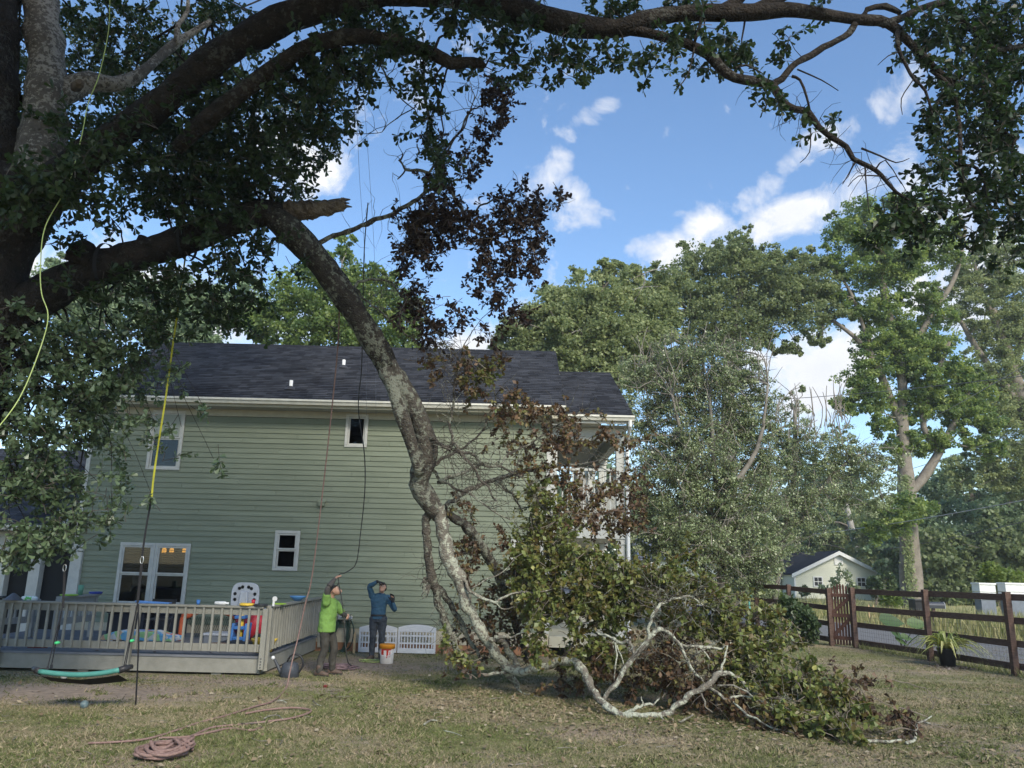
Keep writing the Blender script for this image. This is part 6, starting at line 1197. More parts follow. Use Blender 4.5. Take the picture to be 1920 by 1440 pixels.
p_, _ = spline(arch, None, .08); obj('frame', MB().tube(p_, .055, 8), orng, tg, smooth=True)
nt = MB()
for i in range(26):
    x = a[0] + .1 + (b[0] - a[0] - .2) * i / 25; nt.bar((x, YG + .02, zt - .1), (x, YG + .6, DZ + .02), .006, .006)
for i in range(22):
    t = i / 21; nt.bar((a[0] + .08, YG + .02 + .58 * t, zt - .1 + (DZ + .02 - zt + .1) * t), (b[0] - .08, YG + .02 + .58 * t, zt - .1 + (DZ + .02 - zt + .1) * t), .006, .006)
obj('net', nt, mat('dark_green_net', (.03, .05, .035), None, .8), tg, kind='stuff')
YS = 16.3; a, b = P(378, 1226, YS), P(428, 1188, YS)
sb_ = thing('storage_box', 'grey plastic storage box with pale slats behind the railing', 'box', ((a[0] + b[0]) / 2, YS, DZ)); obj('body', MB().box(a[0], b[0], YS, YS + .5, DZ + .002, b[2] - .05), greybin, sb_, bevel=.015); obj('lid', MB().box(a[0] - .02, b[0] + .02, YS - .02, YS + .52, b[2] - .048, b[2]), greyp, sb_, bevel=.01)
YT = 15.9; a, b = P(426, 1226, YT), P(461, 1170, YT); st_ = thing('toy_steps', 'blue plastic toy steps beside the yellow pole', 'toy', ((a[0] + b[0]) / 2, YT, DZ))
for sx in (a[0], b[0] - .05): obj('side', MB().prism([(sx, YT, DZ + .002), (sx + .05, YT, DZ + .002), (sx + .05, YT + .1, b[2]), (sx, YT + .1, b[2])], (0, 0, 0), (0, .3, 0)), bluep, st_, bevel=.01)
for z in (.15, .35, .55): obj('step', MB().box(a[0] + .052, b[0] - .052, YT + .05, YT + .32, DZ + z, DZ + z + .06), bluep, st_, bevel=.01)
YR = 16.9; q = P(470, 1180, YR); rc = thing('ride_on_toy', 'red ride-on toy with blue arched handles behind the railing', 'toy', (q[0], YR, DZ))
obj('body', MB().sphere((q[0] + .02, YR, DZ + .38), (.36, .24, .3), 16, 10), redp, rc, smooth=True)
for sx in (-.2, .16): p_, _ = spline([(q[0] + sx - .14, YR - .1, DZ + .55), (q[0] + sx - .1, YR - .1, DZ + .72), (q[0] + sx + .04, YR - .1, DZ + .76), (q[0] + sx + .16, YR - .1, DZ + .66)], None, .05); obj('handle', MB().tube(p_, .025, 8), bluep, rc, smooth=True)
for sx in (-.22, .24): obj('wheel', MB().lathe([(.04, -.04), (.11, -.04), (.11, .04), (.04, .04)], (q[0] + sx, YR - .22, DZ + .112), 14, 'y'), dk, rc)
YL = 15.4; q = P(493, 1208, YL); tag(obj('yellow_toy_tub', MB().lathe([(.15, 0), (.22, .2), (.24, .22), (.24, .25), (.2, .25), (.14, .02)], (q[0] + .02, YL, DZ + .003), 18), yel, smooth=True), 'yellow plastic toy tub behind the corner post', 'tub')
q = P(403, 1226, 15.5); tag(obj('cardboard_box', MB().box(q[0] - .13, q[0] + .17, 15.5, 15.75, DZ + .003, DZ + .12), mat('cardboard', (.38, .22, .12), (.32, .18, .1), .9, 5)), 'flattened brown cardboard box on the deck boards', 'box')
q = P(70, 1227, 15.2); tag(obj('red_stick', MB().tube([(q[0] - .17, 15.15, DZ + .018), (q[0] + .17, 15.2, DZ + .018)], .016, 8), col('dull_red', (.2, .03, .04)), smooth=True), 'dull red stick lying on the deck at the left', 'stick')
tag(obj('pink_dish', MB().lathe([(.1, 0), (.17, .08), (.18, .1), (.15, .1)], (DX1 - .25, 15.75, DZ + .003), 14), pinkr, smooth=True), 'pink dish on the deck under the side railing', 'dish')
tag(obj('lime_bowl', MB().lathe([(.1, 0), (.19, .1), (.2, .14), (.17, .14)], (DX1 - .22, 17.4, DZ + .003), 14), greenp, smooth=True), 'lime green bowl on the deck under the side railing', 'bowl')
a, b = P(196, 1200, 17.6), P(272, 1143, 17.6); gb_ = thing('deck_box', 'dark navy storage chest against the wall under the double window', 'chest', ((a[0] + b[0]) / 2, 17.6, DZ)); obj('body', MB().box(a[0], b[0], 17.6, 18.3, DZ + .003, b[2] - .09), navy, gb_, bevel=.02); obj('lid', MB().box(a[0] - .03, b[0] + .03, 17.56, 18.34, b[2] - .085, b[2]), navy, gb_, bevel=.02)
a, b = P(282, 1200, 18), P(334, 1150, 18); tag(obj('dark_cooler', MB().box(a[0], b[0], 18.0, 18.6, DZ + .003, b[2] - .05).box(a[0] - .02, b[0] + .02, 17.98, 18.62, b[2] - .047, b[2]), navy, bevel=.02), 'dark lidded cooler behind the folding chair', 'cooler')
n = 160; ps = np.column_stack([RNG.uniform(DX0, DX1, n), RNG.uniform(DY, DY + 2.2, n), np.full(n, DZ + .012)]); dl = leaf_mesh('deck_litter', ps, unit(n) * [1, 1, .1], np.array([0, 0, 1.]) + unit(n) * .3, RNG.uniform(.05, .11, n), RNG.random(n) * .4, leaf_dead, None, 'stuff'); dl['label'] = 'dark fallen leaves lying on the deck boards'

# ------------------------------------------------------------------ by the wall
wpl = mat('white_gate_plastic', (.62, .63, .65), (.54, .55, .57), .45, 5)
def panel(x0, x1, y, label, fig=0):
    a, b = P(x0, 1222, y), P(x1, 1222, y); zt = P((x0 + x1) / 2, 1171, y)[2]; zb = .02; t = thing('play_panel', label, 'panel', ((a[0] + b[0]) / 2, y, 0), 'white play-yard panels by the wall')
    W_ = b[0] - a[0]; th = .035
    top = [(a[0], y, zb + .60)] 
    n_ = 10; arc = [(a[0] + W_ * i / n_, y, zt - .07 + .07 * (1 - (2 * i / n_ - 1) ** 2)) for i in range(n_ + 1)]
    zi = zt - .17
    obj('top_band', MB().prism([(a[0], y, zi), (b[0], y, zi)] + arc[::-1], (0, 0, 0), (0, th, 0)), wpl, t, bevel=.006)
    obj('bottom_band', MB().box(a[0], b[0], y, y + th, zb, zb + .11), wpl, t, bevel=.006)
    for s in (a[0], b[0] - .05): obj('stile', MB().box(s, s + .05, y, y + th, zb + .111, zi - .001), wpl, t)
    for z in (zb + .20, zi - .1): obj('crossbar', MB().box(a[0] + .051, b[0] - .051, y + .006, y + th - .006, z, z + .035), wpl, t)
    nbar = 11
    for i in range(nbar):
        x = a[0] + .05 + (W_ - .1) * (i + .5) / nbar; obj('bar', MB().box(x - .013, x + .013, y + .009, y + th - .009, zb + .112, zi - .002), wpl, t)
    if fig: 
        x = a[0] + W_ * .42; obj('latch_frame', MB().box(x - .012, x + .012, y - .012, y - .001, zb + .12, zi - .02).box(x + .3, x + .324, y - .012, y - .001, zb + .12, zi - .02), wpl, t)
panel(671, 743, 18.72, 'white plastic play-yard panel behind the man in blue', 1); panel(744.5, 816, 18.70, 'white plastic play-yard panel right of the man in blue, against the wall')
q = P(664, 1210, 18.6); tag(obj('wall_stake', MB().prism([(q[0] - .025, 18.6, 0), (q[0] + .025, 18.6, 0), (q[0] + .025, 18.6, .42), (q[0], 18.6, .48), (q[0] - .025, 18.6, .42)], (0, 0, 0), (0, .04, 0)), stk), 'pale wooden stake against the foundation left of white panels', 'stake')
hose_m = mat('dark_green_hose', (.02, .045, .035), (.035, .065, .05), .45, 9); silver = mat('silver_metal', (.6, .6, .6), None, .3, metal=.9)
q = P(648, 1160, WY - .15); hg = thing('hose_hanger', 'silver wall hose hanger behind the man in green', 'hanger', q); obj('plate', MB().box(q[0] - .2, q[0] + .14, WY - .06, WY - .036, q[2] - .1, q[2] + .06), silver, hg, bevel=.01); obj('tray', MB().lathe([(.16, -.02), (.17, 0), (.1, .02)], (q[0], WY - .2, q[2]), 14), silver, hg)
for sx in (-.2, .1): p_, _ = spline([(q[0] + sx, WY - .062, q[2] - .02), (q[0] + sx + .03, WY - .25, q[2] + .02), (q[0] + sx + .06, WY - .3, q[2] + .12)], None, .04); obj('hook', MB().tube(p_, .012, 6), silver, hg)
hs = MB(); hp_ = []
for i in range(9):
    w = RNG.uniform(.16, .30); dpt = RNG.uniform(.7, 1.0); ox = RNG.normal() * .04 - .02
    for a in np.linspace(0, 2 * PI, 18, endpoint=False): hp_.append((q[0] + ox + w * sin(a) * (1 - .3 * (cos(a) + 1) / 2) - .12 * (1 - cos(a)) / 2, WY - .2 + RNG.normal() * .015 - .02 * i * .3, q[2] + .03 - dpt * (1 - cos(a)) / 2))
p_, _ = spline(hp_, None, .07); hs.tube(p_, .013, 6); tag(obj('garden_hose', hs, hose_m, smooth=True), 'dark green garden hose hanging in loops on the wall hanger', 'hose')
# bucket and watering can
q = G(722, 1246); q = np.array([q[0], 16.95, 0]); bk = thing('bucket', 'white plastic bucket with orange lid and red label beside the man in blue', 'bucket', q)
obj('body', MB().lathe([(.128, 0), (.134, .01), (.15, .34)], q, 24), mat('bucket_white', (.68, .62, .56), (.6, .55, .5), .4, 5), bk, smooth=True)
obj('lid', MB().lathe([(.158, .30), (.162, .30), (.164, .37), (.158, .385), (.13, .375)], q, 24), col('orange_lid', (.75, .28, .02)), bk, smooth=True)
lab = MB(); red_lab = col('red_label', (.6, .05, .03))
def arcpatch(a0, a1, z0, z1, r=.1505):
    v = []; k = 8
    for i in range(k + 1):
        a = a0 + (a1 - a0) * i / k
        for z in (z0, z1): rr = .128 + .022 * z / .34 + .0025; v.append((q[0] + rr * sin(a), q[1] - rr * cos(a), z))
    return v, [(2 * i, 2 * i + 2, 2 * i + 3, 2 * i + 1) for i in range(k)]
for a in ((-.75, .75, .27, .295), (.05, .35, .05, .27), (-.8, -.35, .18, .27), (.5, .62, .12, .25)): lab.add(*arcpatch(*a))
obj('label', lab, red_lab, bk)
p_, _ = spline([(q[0] - .16, q[1], .3), (q[0] - .12, q[1] - .14, .2), (q[0], q[1] - .19, .16), (q[0] + .12, q[1] - .14, .2), (q[0] + .16, q[1], .3)], None, .04); obj('handle', MB().tube(p_, .004, 6), whp, bk)
q = np.array([G(548, 1268)[0], 14.62, 0.]); wc = thing('watering_can', 'charcoal plastic watering can with round handle at the deck corner', 'watering can', q); cm = mat('charcoal', (.045, .05, .06), (.06, .065, .075), .45, 6)
obj('body', MB().lathe([(.14, 0), (.165, .02), (.16, .16), (.13, .24), (.09, .27)], q, 20), cm, wc, smooth=True)
p_, _ = spline([q + (-.13, 0, .05), q + (-.2, 0, .15), q + (-.27, 0, .27), q + (-.3, 0, .31)], None, .04); obj('spout', MB().tube(p_, np.linspace(.04, .02, len(p_)), 10), cm, wc, smooth=True)
obj('rose', MB().sphere(q + (-.32, 0, .33), (.035, .035, .035), 10, 8), whp, wc, smooth=True)
p_, _ = spline([q + (-.06, 0, .26), q + (-.02, 0, .36), q + (.09, 0, .40), q + (.2, 0, .33), q + (.22, 0, .2), q + (.15, 0, .08)], None, .04); obj('handle', MB().tube(p_, .018, 8), blackm, wc, smooth=True)

# ------------------------------------------------------------------ swing
YSW = 11.3; tealp = mat('teal_padding', (.07, .235, .20), (.055, .20, .17), .5, 7, .1); web = mat('black_webbing', (.014, .014, .016), None, .8); yst = mat('yellow_webbing', (.42, .40, .03), (.34, .32, .03), .7, 9)
sw = thing('platform_swing', 'teal padded platform swing hanging on black ropes from the oak limb', 'swing', P(170, 1255, YSW))
def pc(x, y, dy=0): v = P(x, y, YSW); return np.array([v[0], YSW + dy, v[2]])
for dy in (-.28,):
    p_, _ = spline([pc(96, 1254, dy), pc(130, 1258, dy), pc(170, 1260, dy), pc(210, 1257, dy), pc(243, 1251, dy)], None, .06); obj('padded_rail', MB().tube(p_, .034, 10), tealp, sw, smooth=True)
    for x, x2, y, y2 in ((98, 74, 1254, 1251), (241, 257, 1252, 1247)): obj('end_cap', MB().tube([pc(x, y, dy), pc((x + x2) / 2, (y + y2) / 2, dy * .8), pc(x2, y2, dy * .5)], [.045, .042, .03], 10), blackm, sw, smooth=True)
seat = MB(); v = []
for x, y in ((98, 1258), (130, 1262), (170, 1265), (210, 1261), (241, 1256)):
    for dy in (-.27, 0, .27): q = pc(x, y, dy); v.append(q - np.array([0, 0, .03 + .10 * (dy == 0) + .13 * (dy > 0)]))
seat.add(v, [(3 * i + j, 3 * i + j + 1, 3 * i + j + 4, 3 * i + j + 3) for i in range(4) for j in range(2)]); obj('seat_mesh', seat, web, sw)
JL, JR = pc(117, 1140), pc(258, 1130)
gk = col('bright_green', (.08, .6, .22))
for (J, x, y) in ((JL, 101, 1246), (JR, 240, 1246)):
    for dy in (-.27, .0): obj('rope', MB().tube([J, pc(x + (8 if dy else -4), y, dy * .9)], .007, 5), web, sw); obj('buckle', MB().tube([pc(x + (8 if dy else -4), y, dy * .9), pc(x + (8 if dy else -4), y + 7, dy)], .018, 6), blackm, sw)
    mid = J + (pc(x, y) - J) * .62; obj('stopper', MB().sphere(mid, (.032, .06, .022), 10, 6), gk, sw, smooth=True)
def carab(q): 
    p_, _ = spline([q + np.array([.022 * sin(a), 0, .05 * cos(a)]) for a in np.linspace(0, 2 * PI, 11)], None, .02); return MB().tube(p_, .006, 6)
obj('carabiner', carab(pc(121, 1065)), silver, sw, smooth=True); obj('carabiner', carab(pc(266, 1050)), silver, sw, smooth=True)
def strapr(pts, w, m, name, parent, tw=0., th=.004):
    p_, _ = spline(pts, None, .06); mb = MB(); v = []; k = len(p_)
    for i, c in enumerate(p_): a = tw * sin(i * .35) + .25; d = np.array([cos(a), sin(a), 0]) * w / 2; e = np.array([-sin(a), cos(a), 0]) * th / 2; v += [c - d - e, c + d - e, c + d + e, c - d + e]
    f = [];
    for i in range(k - 1):
        for j in range(4): f.append((4 * i + j, 4 * i + (j + 1) % 4, 4 * i + 4 + (j + 1) % 4, 4 * i + 4 + j))
    return obj(name, mb.add(v, f), m, parent)
strapr([pc(118, 1140), pc(120, 1100), pc(121, 1071)], .03, web, 'strap', sw, .3); strapr([pc(121, 1059), pc(135, 960), pc(158, 830), pc(175, 700), pc(196, 530)], .022, web, 'strap', sw, .3)
strapr([JR, pc(262, 1090), pc(266, 1056)], .035, web, 'strap', sw, .3); strapr([pc(266, 1044), pc(274, 990), pc(284, 935)], .026, web, 'strap', sw, .3)
ysr = strapr([pc(284, 937), pc(290, 880), pc(313, 730), pc(325, 640), pc(338, 550), pc(350, 460), pc(355, 388)], .026, yst, 'yellow_strap', sw, .55)
lp_ = [P(352, 445, 11) + np.array([.035 * 0, .36 * sin(a), .36 * cos(a)]) for a in np.linspace(0, 2 * PI, 14)]; strapr(lp_, .04, web, 'limb_loop', sw, 0.)
lp_ = [P(200, 500, 10.7) + np.array([.0, .34 * sin(a), .34 * cos(a)]) for a in np.linspace(0, 2 * PI, 14)]; strapr(lp_, .05, web, 'limb_loop', sw, 0.)
e = G(254, 1325); tag(strapr([pc(259, 1132), np.array([*(P(260, 1200, 11.35)[:2]), P(260, 1200, 11.35)[2]]), P(256, 1290, 11.45), np.array([e[0], e[1], .01])], .022, web, 'loose_strap', None, .5), 'loose black strap trailing from the swing rope to the ground', 'strap')

# ------------------------------------------------------------------ ropes and lines
pinkrope = mat('dusty_pink_rope', (.19, .115, .10), (.26, .175, .15), .85, 30, .5, 120); darkrope = mat('dark_rope', (.035, .035, .035), (.06, .06, .055), .8, 30); plumr = mat('plum_rope', (.13, .085, .095), (.20, .14, .145), .85, 25); limerope = mat('lime_line', (.34, .42, .12), (.42, .5, .2), .6, 20); fine = mat('fine_line', (.18, .2, .26), None, .6)
g = lambda x, y, z=.015: np.array([*G(x, y)[:2], z])
rope('rigging_rope', [P(637, 560, 11.75), P(634, 640, 12.3), P(625, 740, 12.8), P(604, 930, 13.5), P(585, 1080, 14), P(573, 1130, 14.1), P(560, 1190, 14.1), P(549, 1235, 13.9), P(543, 1262, 13.6), g(536, 1292), g(512, 1316), g(480, 1326), g(420, 1345), g(370, 1358), g(330, 1372), g(275, 1388), g(215, 1394), g(165, 1396)], .0125, pinkrope, 'dusty pink rope hanging from the broken limb and trailing over the lawn', 'rope')
rope('lawn_rope', [g(352, 1392, .05), g(365, 1380), g(400, 1366), g(450, 1361), g(510, 1354), g(550, 1348), g(580, 1338), g(578, 1332), g(545, 1329), g(500, 1333), g(460, 1340)], .014, pinkrope, 'dusty pink rope end looping over the lawn beside the coil', 'rope')
rope('lawn_rope', [g(300, 1386), g(350, 1384), g(400, 1374), g(430, 1368), g(470, 1372), g(490, 1366)], .013, pinkrope, 'short run of dusty pink rope lying just above the coil', 'rope')
ck = []; c0 = G(312, 1414); RNG2 = np.random.default_rng(5)
for i in range(13):
    rx, ry = RNG2.uniform(.12, .30), RNG2.uniform(.12, .36); ox, oy = RNG2.normal() * .05, RNG2.normal() * .06; ph = RNG2.uniform(.45, .75)
    for a in np.linspace(0, 2 * PI, 12, endpoint=False):
        x, y = rx * cos(a) + ox, ry * sin(a) + oy; ck.append((c0[0] + x * cos(ph) - y * sin(ph) * .5, c0[1] + x * sin(ph) + y * cos(ph), .018 + .009 * i * (1 - .5 * abs(sin(a))) + RNG2.uniform(0, .012)))
p_, _ = spline(ck, None, .05); tag(obj('rope_coil', MB().tube(p_, .017, 7), pinkrope, smooth=True), 'coil of dusty pink rope lying on the lawn at the bottom left', 'rope')
HND1 = P(634, 1080, 14.95)
rope('haul_line', [P(690, 380, 12.4), P(683, 470, 12.6), P(680, 600, 13), P(678, 690, 13.6), P(672, 765, 14), P(683, 850, 14.3), P(684, 920, 14.5), P(676, 1000, 14.7), P(669, 1052, 14.85), P(660, 1066, 14.9), P(645, 1075, 14.93), HND1, P(640, 1120, 14.95), P(645, 1160, 15), P(647, 1200, 15.1), P(652, 1240, 15.3), g(660, 1250), g(648, 1254)], .010, darkrope, 'thin dark rope running up from the raised hand of the man in green', 'rope')
ck = []; c0 = G(640, 1254)
for i in range(9):
    rx, ry = RNG2.uniform(.12, .36), RNG2.uniform(.1, .35); ox, oy = RNG2.normal() * .1, RNG2.normal() * .05
    for a in np.linspace(0, 2 * PI, 10, endpoint=False): ck.append((c0[0] + rx * cos(a) + ox, c0[1] + ry * sin(a) + oy, .014 + .006 * i + RNG2.uniform(0, .015)))
p_, _ = spline(ck, None, .06); tag(obj('rope_pile', MB().tube(p_, .012, 6), plumr, smooth=True), 'loose pile of plum coloured rope behind the boots of the man in green', 'rope')
ck = []; c0 = G(700, 1240)
for i in range(4):
    rx, ry = RNG2.uniform(.15, .3), RNG2.uniform(.1, .25)
    for a in np.linspace(0, 2 * PI, 9, endpoint=False): ck.append((c0[0] + rx * cos(a) + RNG2.normal() * .02, c0[1] + ry * sin(a) - .15, .012 + RNG2.uniform(0, .03)))
p_, _ = spline(ck, None, .06); tag(obj('throw_line_loops', MB().tube(p_, .006, 5), limerope, smooth=True), 'thin lime throw line looped at the feet of the man in blue', 'rope')
rope('throw_line', [P(208, -60, 9.5), P(206, 0, 9.5), P(203, 60, 9.5), P(186, 140, 9.4), P(165, 195, 9.4), P(152, 260, 9.4), P(128, 345, 9.3), P(85, 425, 9.2), P(76, 500, 9.2), P(78, 550, 9.1), P(90, 590, 9.0), P(80, 640, 9), P(45, 730, 8.9), P(10, 785, 8.8), P(-40, 840, 8.7)], .007, limerope, 'pale lime throw line hanging in front of the oak trunk', 'rope')
for x0, x1, x2, lab in ((666, 674, 684, 'fine line in the sky above the torn stub, left of two'), (680, 693, 702, 'fine line in the sky above the torn stub, right of two')):
    rope('fine_line', [P(x0, 150, 11.5), P(x1, 330, 11.9), P(x2, 480, 12.3), P(x2 + 2, 640, 12.8), P(x2 + 3, 780, 13.2)], .0035, fine, lab, 'rope', step=.3, n=4, group='fine lines hanging in the sky')

# ------------------------------------------------------------------ small things on the lawn
for x, y, r, m_, lab, nm in ((157, 1326, .055, mat('marbled_blue', (.06, .10, .12), (.15, .19, .19), .4, 20), 'grey-blue ball on bare earth below the swing', 'ball'), (119, 1271, .05, mat('dirty_white', (.7, .68, .62), (.55, .52, .46), .6, 18), 'dirty white ball at the foot of the deck', 'ball')):
    q = G(x, y + 3); tag(obj(nm, MB().sphere((q[0], q[1], r), r, 14, 10), m_, smooth=True), lab, 'ball')
q = G(610, 1289); tag(obj('red_scrap', MB().lathe([(.015, 0), (.05, .008), (.04, .035), (.012, .04)], q, 7), col('dull_red_scrap', (.22, .035, .03)), smooth=True), 'small red plastic scrap lying on the grass before the man in green', 'scrap')
fb = thing('fallen_branch', 'pale fallen branch with dry brown leaves on the lawn at the lower right', 'branch', G(1690, 1390)); B = MB()
def gp_(x, y, z=.02): q = G(x, y); return (x, y, float(q[1]), 0)
for lst, w in (([(1612, 1396), (1640, 1394), (1665, 1396), (1690, 1392)], .022), ([(1700, 1398), (1715, 1392), (1718, 1372), (1726, 1358), (1745, 1362)], .02), ([(1726, 1358), (1735, 1355), (1747, 1347)], .014)):
    pts = [np.array([*G(x, y)[:2], .03]) for x, y in lst]; p_, r_ = spline(pts, np.linspace(w, w * .7, len(pts)), .05); B.tube(p_, r_, 8, jit=.08)
tw_ = [(1746, 1330, 10.9), (1748, 1305, 10.9), (1735, 1290, 10.9), (1700, 1280, 11), (1665, 1275, 11)]; B2 = MB(); limb(B2, kink([(a, b, c, .8) for a, b, c in tw_]), 5)
limb(B2, [(1740, 1345, 10.8, 1.), (1700, 1330, 10.8, 1), (1660, 1320, 10.9, .8), (1630, 1300, 11, .6)], 5); limb(B2, [(1660, 1375, 10.5, 1.2), (1690, 1365, 10.5, 1.5), (1720, 1372, 10.5, 1)], 5)
obj('wood', B, pale_bark, fb, smooth=True); obj('thin_twigs', B2, twig_brown, fb, smooth=True); f = Foliage()
for (x, y, rx, ry, Y, n_) in ((1680, 1340, 30, 12, 10.7, 9), (1640, 1338, 22, 8, 10.9, 5), (1620, 1270, 10, 8, 11.2, 2), (1650, 1272, 12, 8, 11.1, 2), (1700, 1355, 25, 10, 10.6, 5), (1710, 1325, 14, 6, 10.8, 2), (1615, 1310, 16, 14, 11.1, 4)):
    k = PXM(x, y, Y); f.clump(P(x, y, Y), (rx * k, .3, ry * k), n_, .085, .12, .3, .3, 3, tr=.004)
for i in range(len(f.pos)): f.pos[i][:, 2] = np.maximum(f.pos[i][:, 2], .015)
f.build(fb, leaf_dead, twig_brown, 'dead_leaves', 'twigs')
# litter of small leaves and twigs over the grass
n = 5200; y = 8 + 14 * RNG.random(n) ** 1.3; x = RNG.uniform(-.72, .72, n) * y; x[2600:] = RNG.normal(2.0, 2.4, 2600); y[2600:] = 11.9 - .35 * (x[2600:] - 1) + RNG.normal(0, .9, 2600); keep = ~((y > 14.5) & (x < -4.2)) & (y < 18.6); x, y = x[keep], y[keep]; n = len(x)
lt = leaf_mesh('leaf_litter', np.column_stack([x, y, gz(x, y) + .022]), unit(n) * [1, 1, .25], np.array([0, 0, 1.]) + unit(n) * .45, RNG.uniform(.025, .085, n), RNG.random(n) * .8, leafmat('litter', [(.12, .085, .05), (.2, .15, .09), (.3, .24, .16), (.42, .38, .3)], .1, .8), None, 'stuff', LEAF4, 1.2); lt['label'] = 'dry leaf litter scattered over the lawn'
def lawn_twig(lst, r, lab):
    pts = [np.array([*G(x, y)[:2], .025]) for x, y in lst]; p_, r_ = spline(pts, np.linspace(r, r * .5, len(pts)), .05); tag(obj('fallen_twig', MB().tube(p_, r_, 6, jit=.1), pale_bark, smooth=True), lab, 'twig', 'pale twigs scattered on the lawn')
lawn_twig([(522, 1316), (532, 1318), (537, 1321)], .012, 'pale twig lying just right of the rope on the lawn'); lawn_twig([(587, 1318), (594, 1324), (603, 1327)], .01, 'pale forked twig on open lawn below the man in green')
lawn_twig([(494, 1352), (505, 1346), (520, 1345), (530, 1352)], .012, 'pale crooked twig inside the rope loop'); lawn_twig([(795, 1362), (808, 1354), (820, 1355)], .014, 'short pale twig on open lawn in the middle foreground'); lawn_twig([(832, 1374), (850, 1378), (866, 1384)], .008, 'thin brown twig on the lawn in the middle foreground'); lawn_twig([(918, 1314), (930, 1312), (942, 1311)], .009, 'pale twig on the lawn left of the limb foot')
n = 150; x = RNG.uniform(-7, 8, n); y = RNG.uniform(8, 17, n); tw = MB()
for i in range(n):
    if y[i] > 14.4 and x[i] < -4.2: continue
    a = RNG.uniform(0, PI); L = RNG.uniform(.08, .3); d = np.array([cos(a), sin(a), 0]) * L / 2; c = np.array([x[i], y[i], .025]); tw.tube(np.array([c - d, c + RNG.normal(size=3) * [.02, .02, .006], c + d]), [.005, .004, .002], 4, caps=False)
tw_o = obj('twig_litter', tw, twig_grey2, kind='stuff'); tw_o['label'] = 'thin broken twigs strewn over the lawn'
# ------------------------------------------------------------------ people
skin_m = mat('skin', (.36, .20, .14), (.42, .25, .18), .55, 20, .05); hair_m = mat('black_hair', (.012, .010, .010), (.03, .026, .024), .6, 60)
def bake(name, mb, m, parent, voxel=.012, smooth=8, disp=0., dscale=.12):
    me = mb.mesh(name + '_raw'); o = bpy.data.objects.new(name + '_raw', me); COL.objects.link(o)
    r = o.modifiers.new('r', 'REMESH'); r.mode = 'VOXEL'; r.voxel_size = voxel
    s = o.modifiers.new('s', 'SMOOTH'); s.factor = .5; s.iterations = smooth
    if disp:
        tx = bpy.data.textures.new(name + '_folds', 'CLOUDS'); tx.noise_scale = dscale; tx.noise_depth = 2
        d = o.modifiers.new('d', 'DISPLACE'); d.texture = tx; d.strength = disp; d.mid_level = .5
    dg = bpy.context.evaluated_depsgraph_get(); dg.update(); nm = bpy.data.meshes.new_from_object(o.evaluated_get(dg))
    bpy.data.objects.remove(o); nm.name = name
    return obj(name, nm, m, parent, smooth=True)
def loft(mb, rings, n=20):
    """rings: (centre, rx, ry, [x axis], [y axis])"""
    v = []
    for (c, rx, ry, ax, ay) in rings:
        for j in range(n): a = 2 * PI * j / n; v.append(np.array(c) + np.array(ax) * rx * cos(a) + np.array(ay) * ry * sin(a))
    k = len(rings); f = [(i * n + j, i * n + (j + 1) % n, (i + 1) * n + (j + 1) % n, (i + 1) * n + j) for i in range(k - 1) for j in range(n)]
    f += [tuple(range(n - 1, -1, -1)), tuple((k - 1) * n + j for j in range(n))]
    return mb.add(v, f)
def limb3(mb, pts, rad, n=14):
    p, r = spline(pts, rad, .03); mb.tube(p, r, n); mb.sphere(p[0], r[0] * .98, 12, 8); mb.sphere(p[-1], r[-1] * .98, 12, 8)
def hand(mb, w, d, up, side, curl=.6, size=1.0, fist=False):
    """wrist w, direction d of the fingers, up = back of hand, side = thumb side"""
    d, up, side = [np.array(q, float) / np.linalg.norm(q) for q in (d, up, side)]
    pc_ = w + d * .05 * size; mb.sphere(w, .03 * size, 10, 8)
    loft(mb, [(w + d * .0, .028 * size, .018 * size, side, up), (w + d * .04 * size, .042 * size, .016 * size, side, up), (w + d * .085 * size, .043 * size, .014 * size, side, up)], 12)
    for i, (o_, L) in enumerate(((.032, .072), (.011, .08), (-.011, .075), (-.031, .058))):
        b = w + d * .08 * size + side * o_ * size; q = b; pts = [b - d * .02 * size]; dd = d.copy()
        for s in range(3):
            ang = curl * (.7 + .25 * s + .05 * i); dd = dd * cos(ang) - up * sin(ang); dd /= np.linalg.norm(dd); up2 = up; q = q + dd * L * size * (.42, .32, .26)[s]; pts.append(q)
        limb3(mb, np.array(pts), [.0095 * size, .0095 * size, .0085 * size, .007 * size], 8)
    b = w + d * .025 * size + side * .03 * size; t1 = b + (side * .6 + d * .7 - up * .3) * .045 * size; t2 = t1 + (d * .9 - up * .5 * (1 + curl) - side * .2 * curl) * .032 * size
    limb3(mb, np.array([b - side * .01, t1, t2]), [.013 * size, .011 * size, .008 * size], 8)
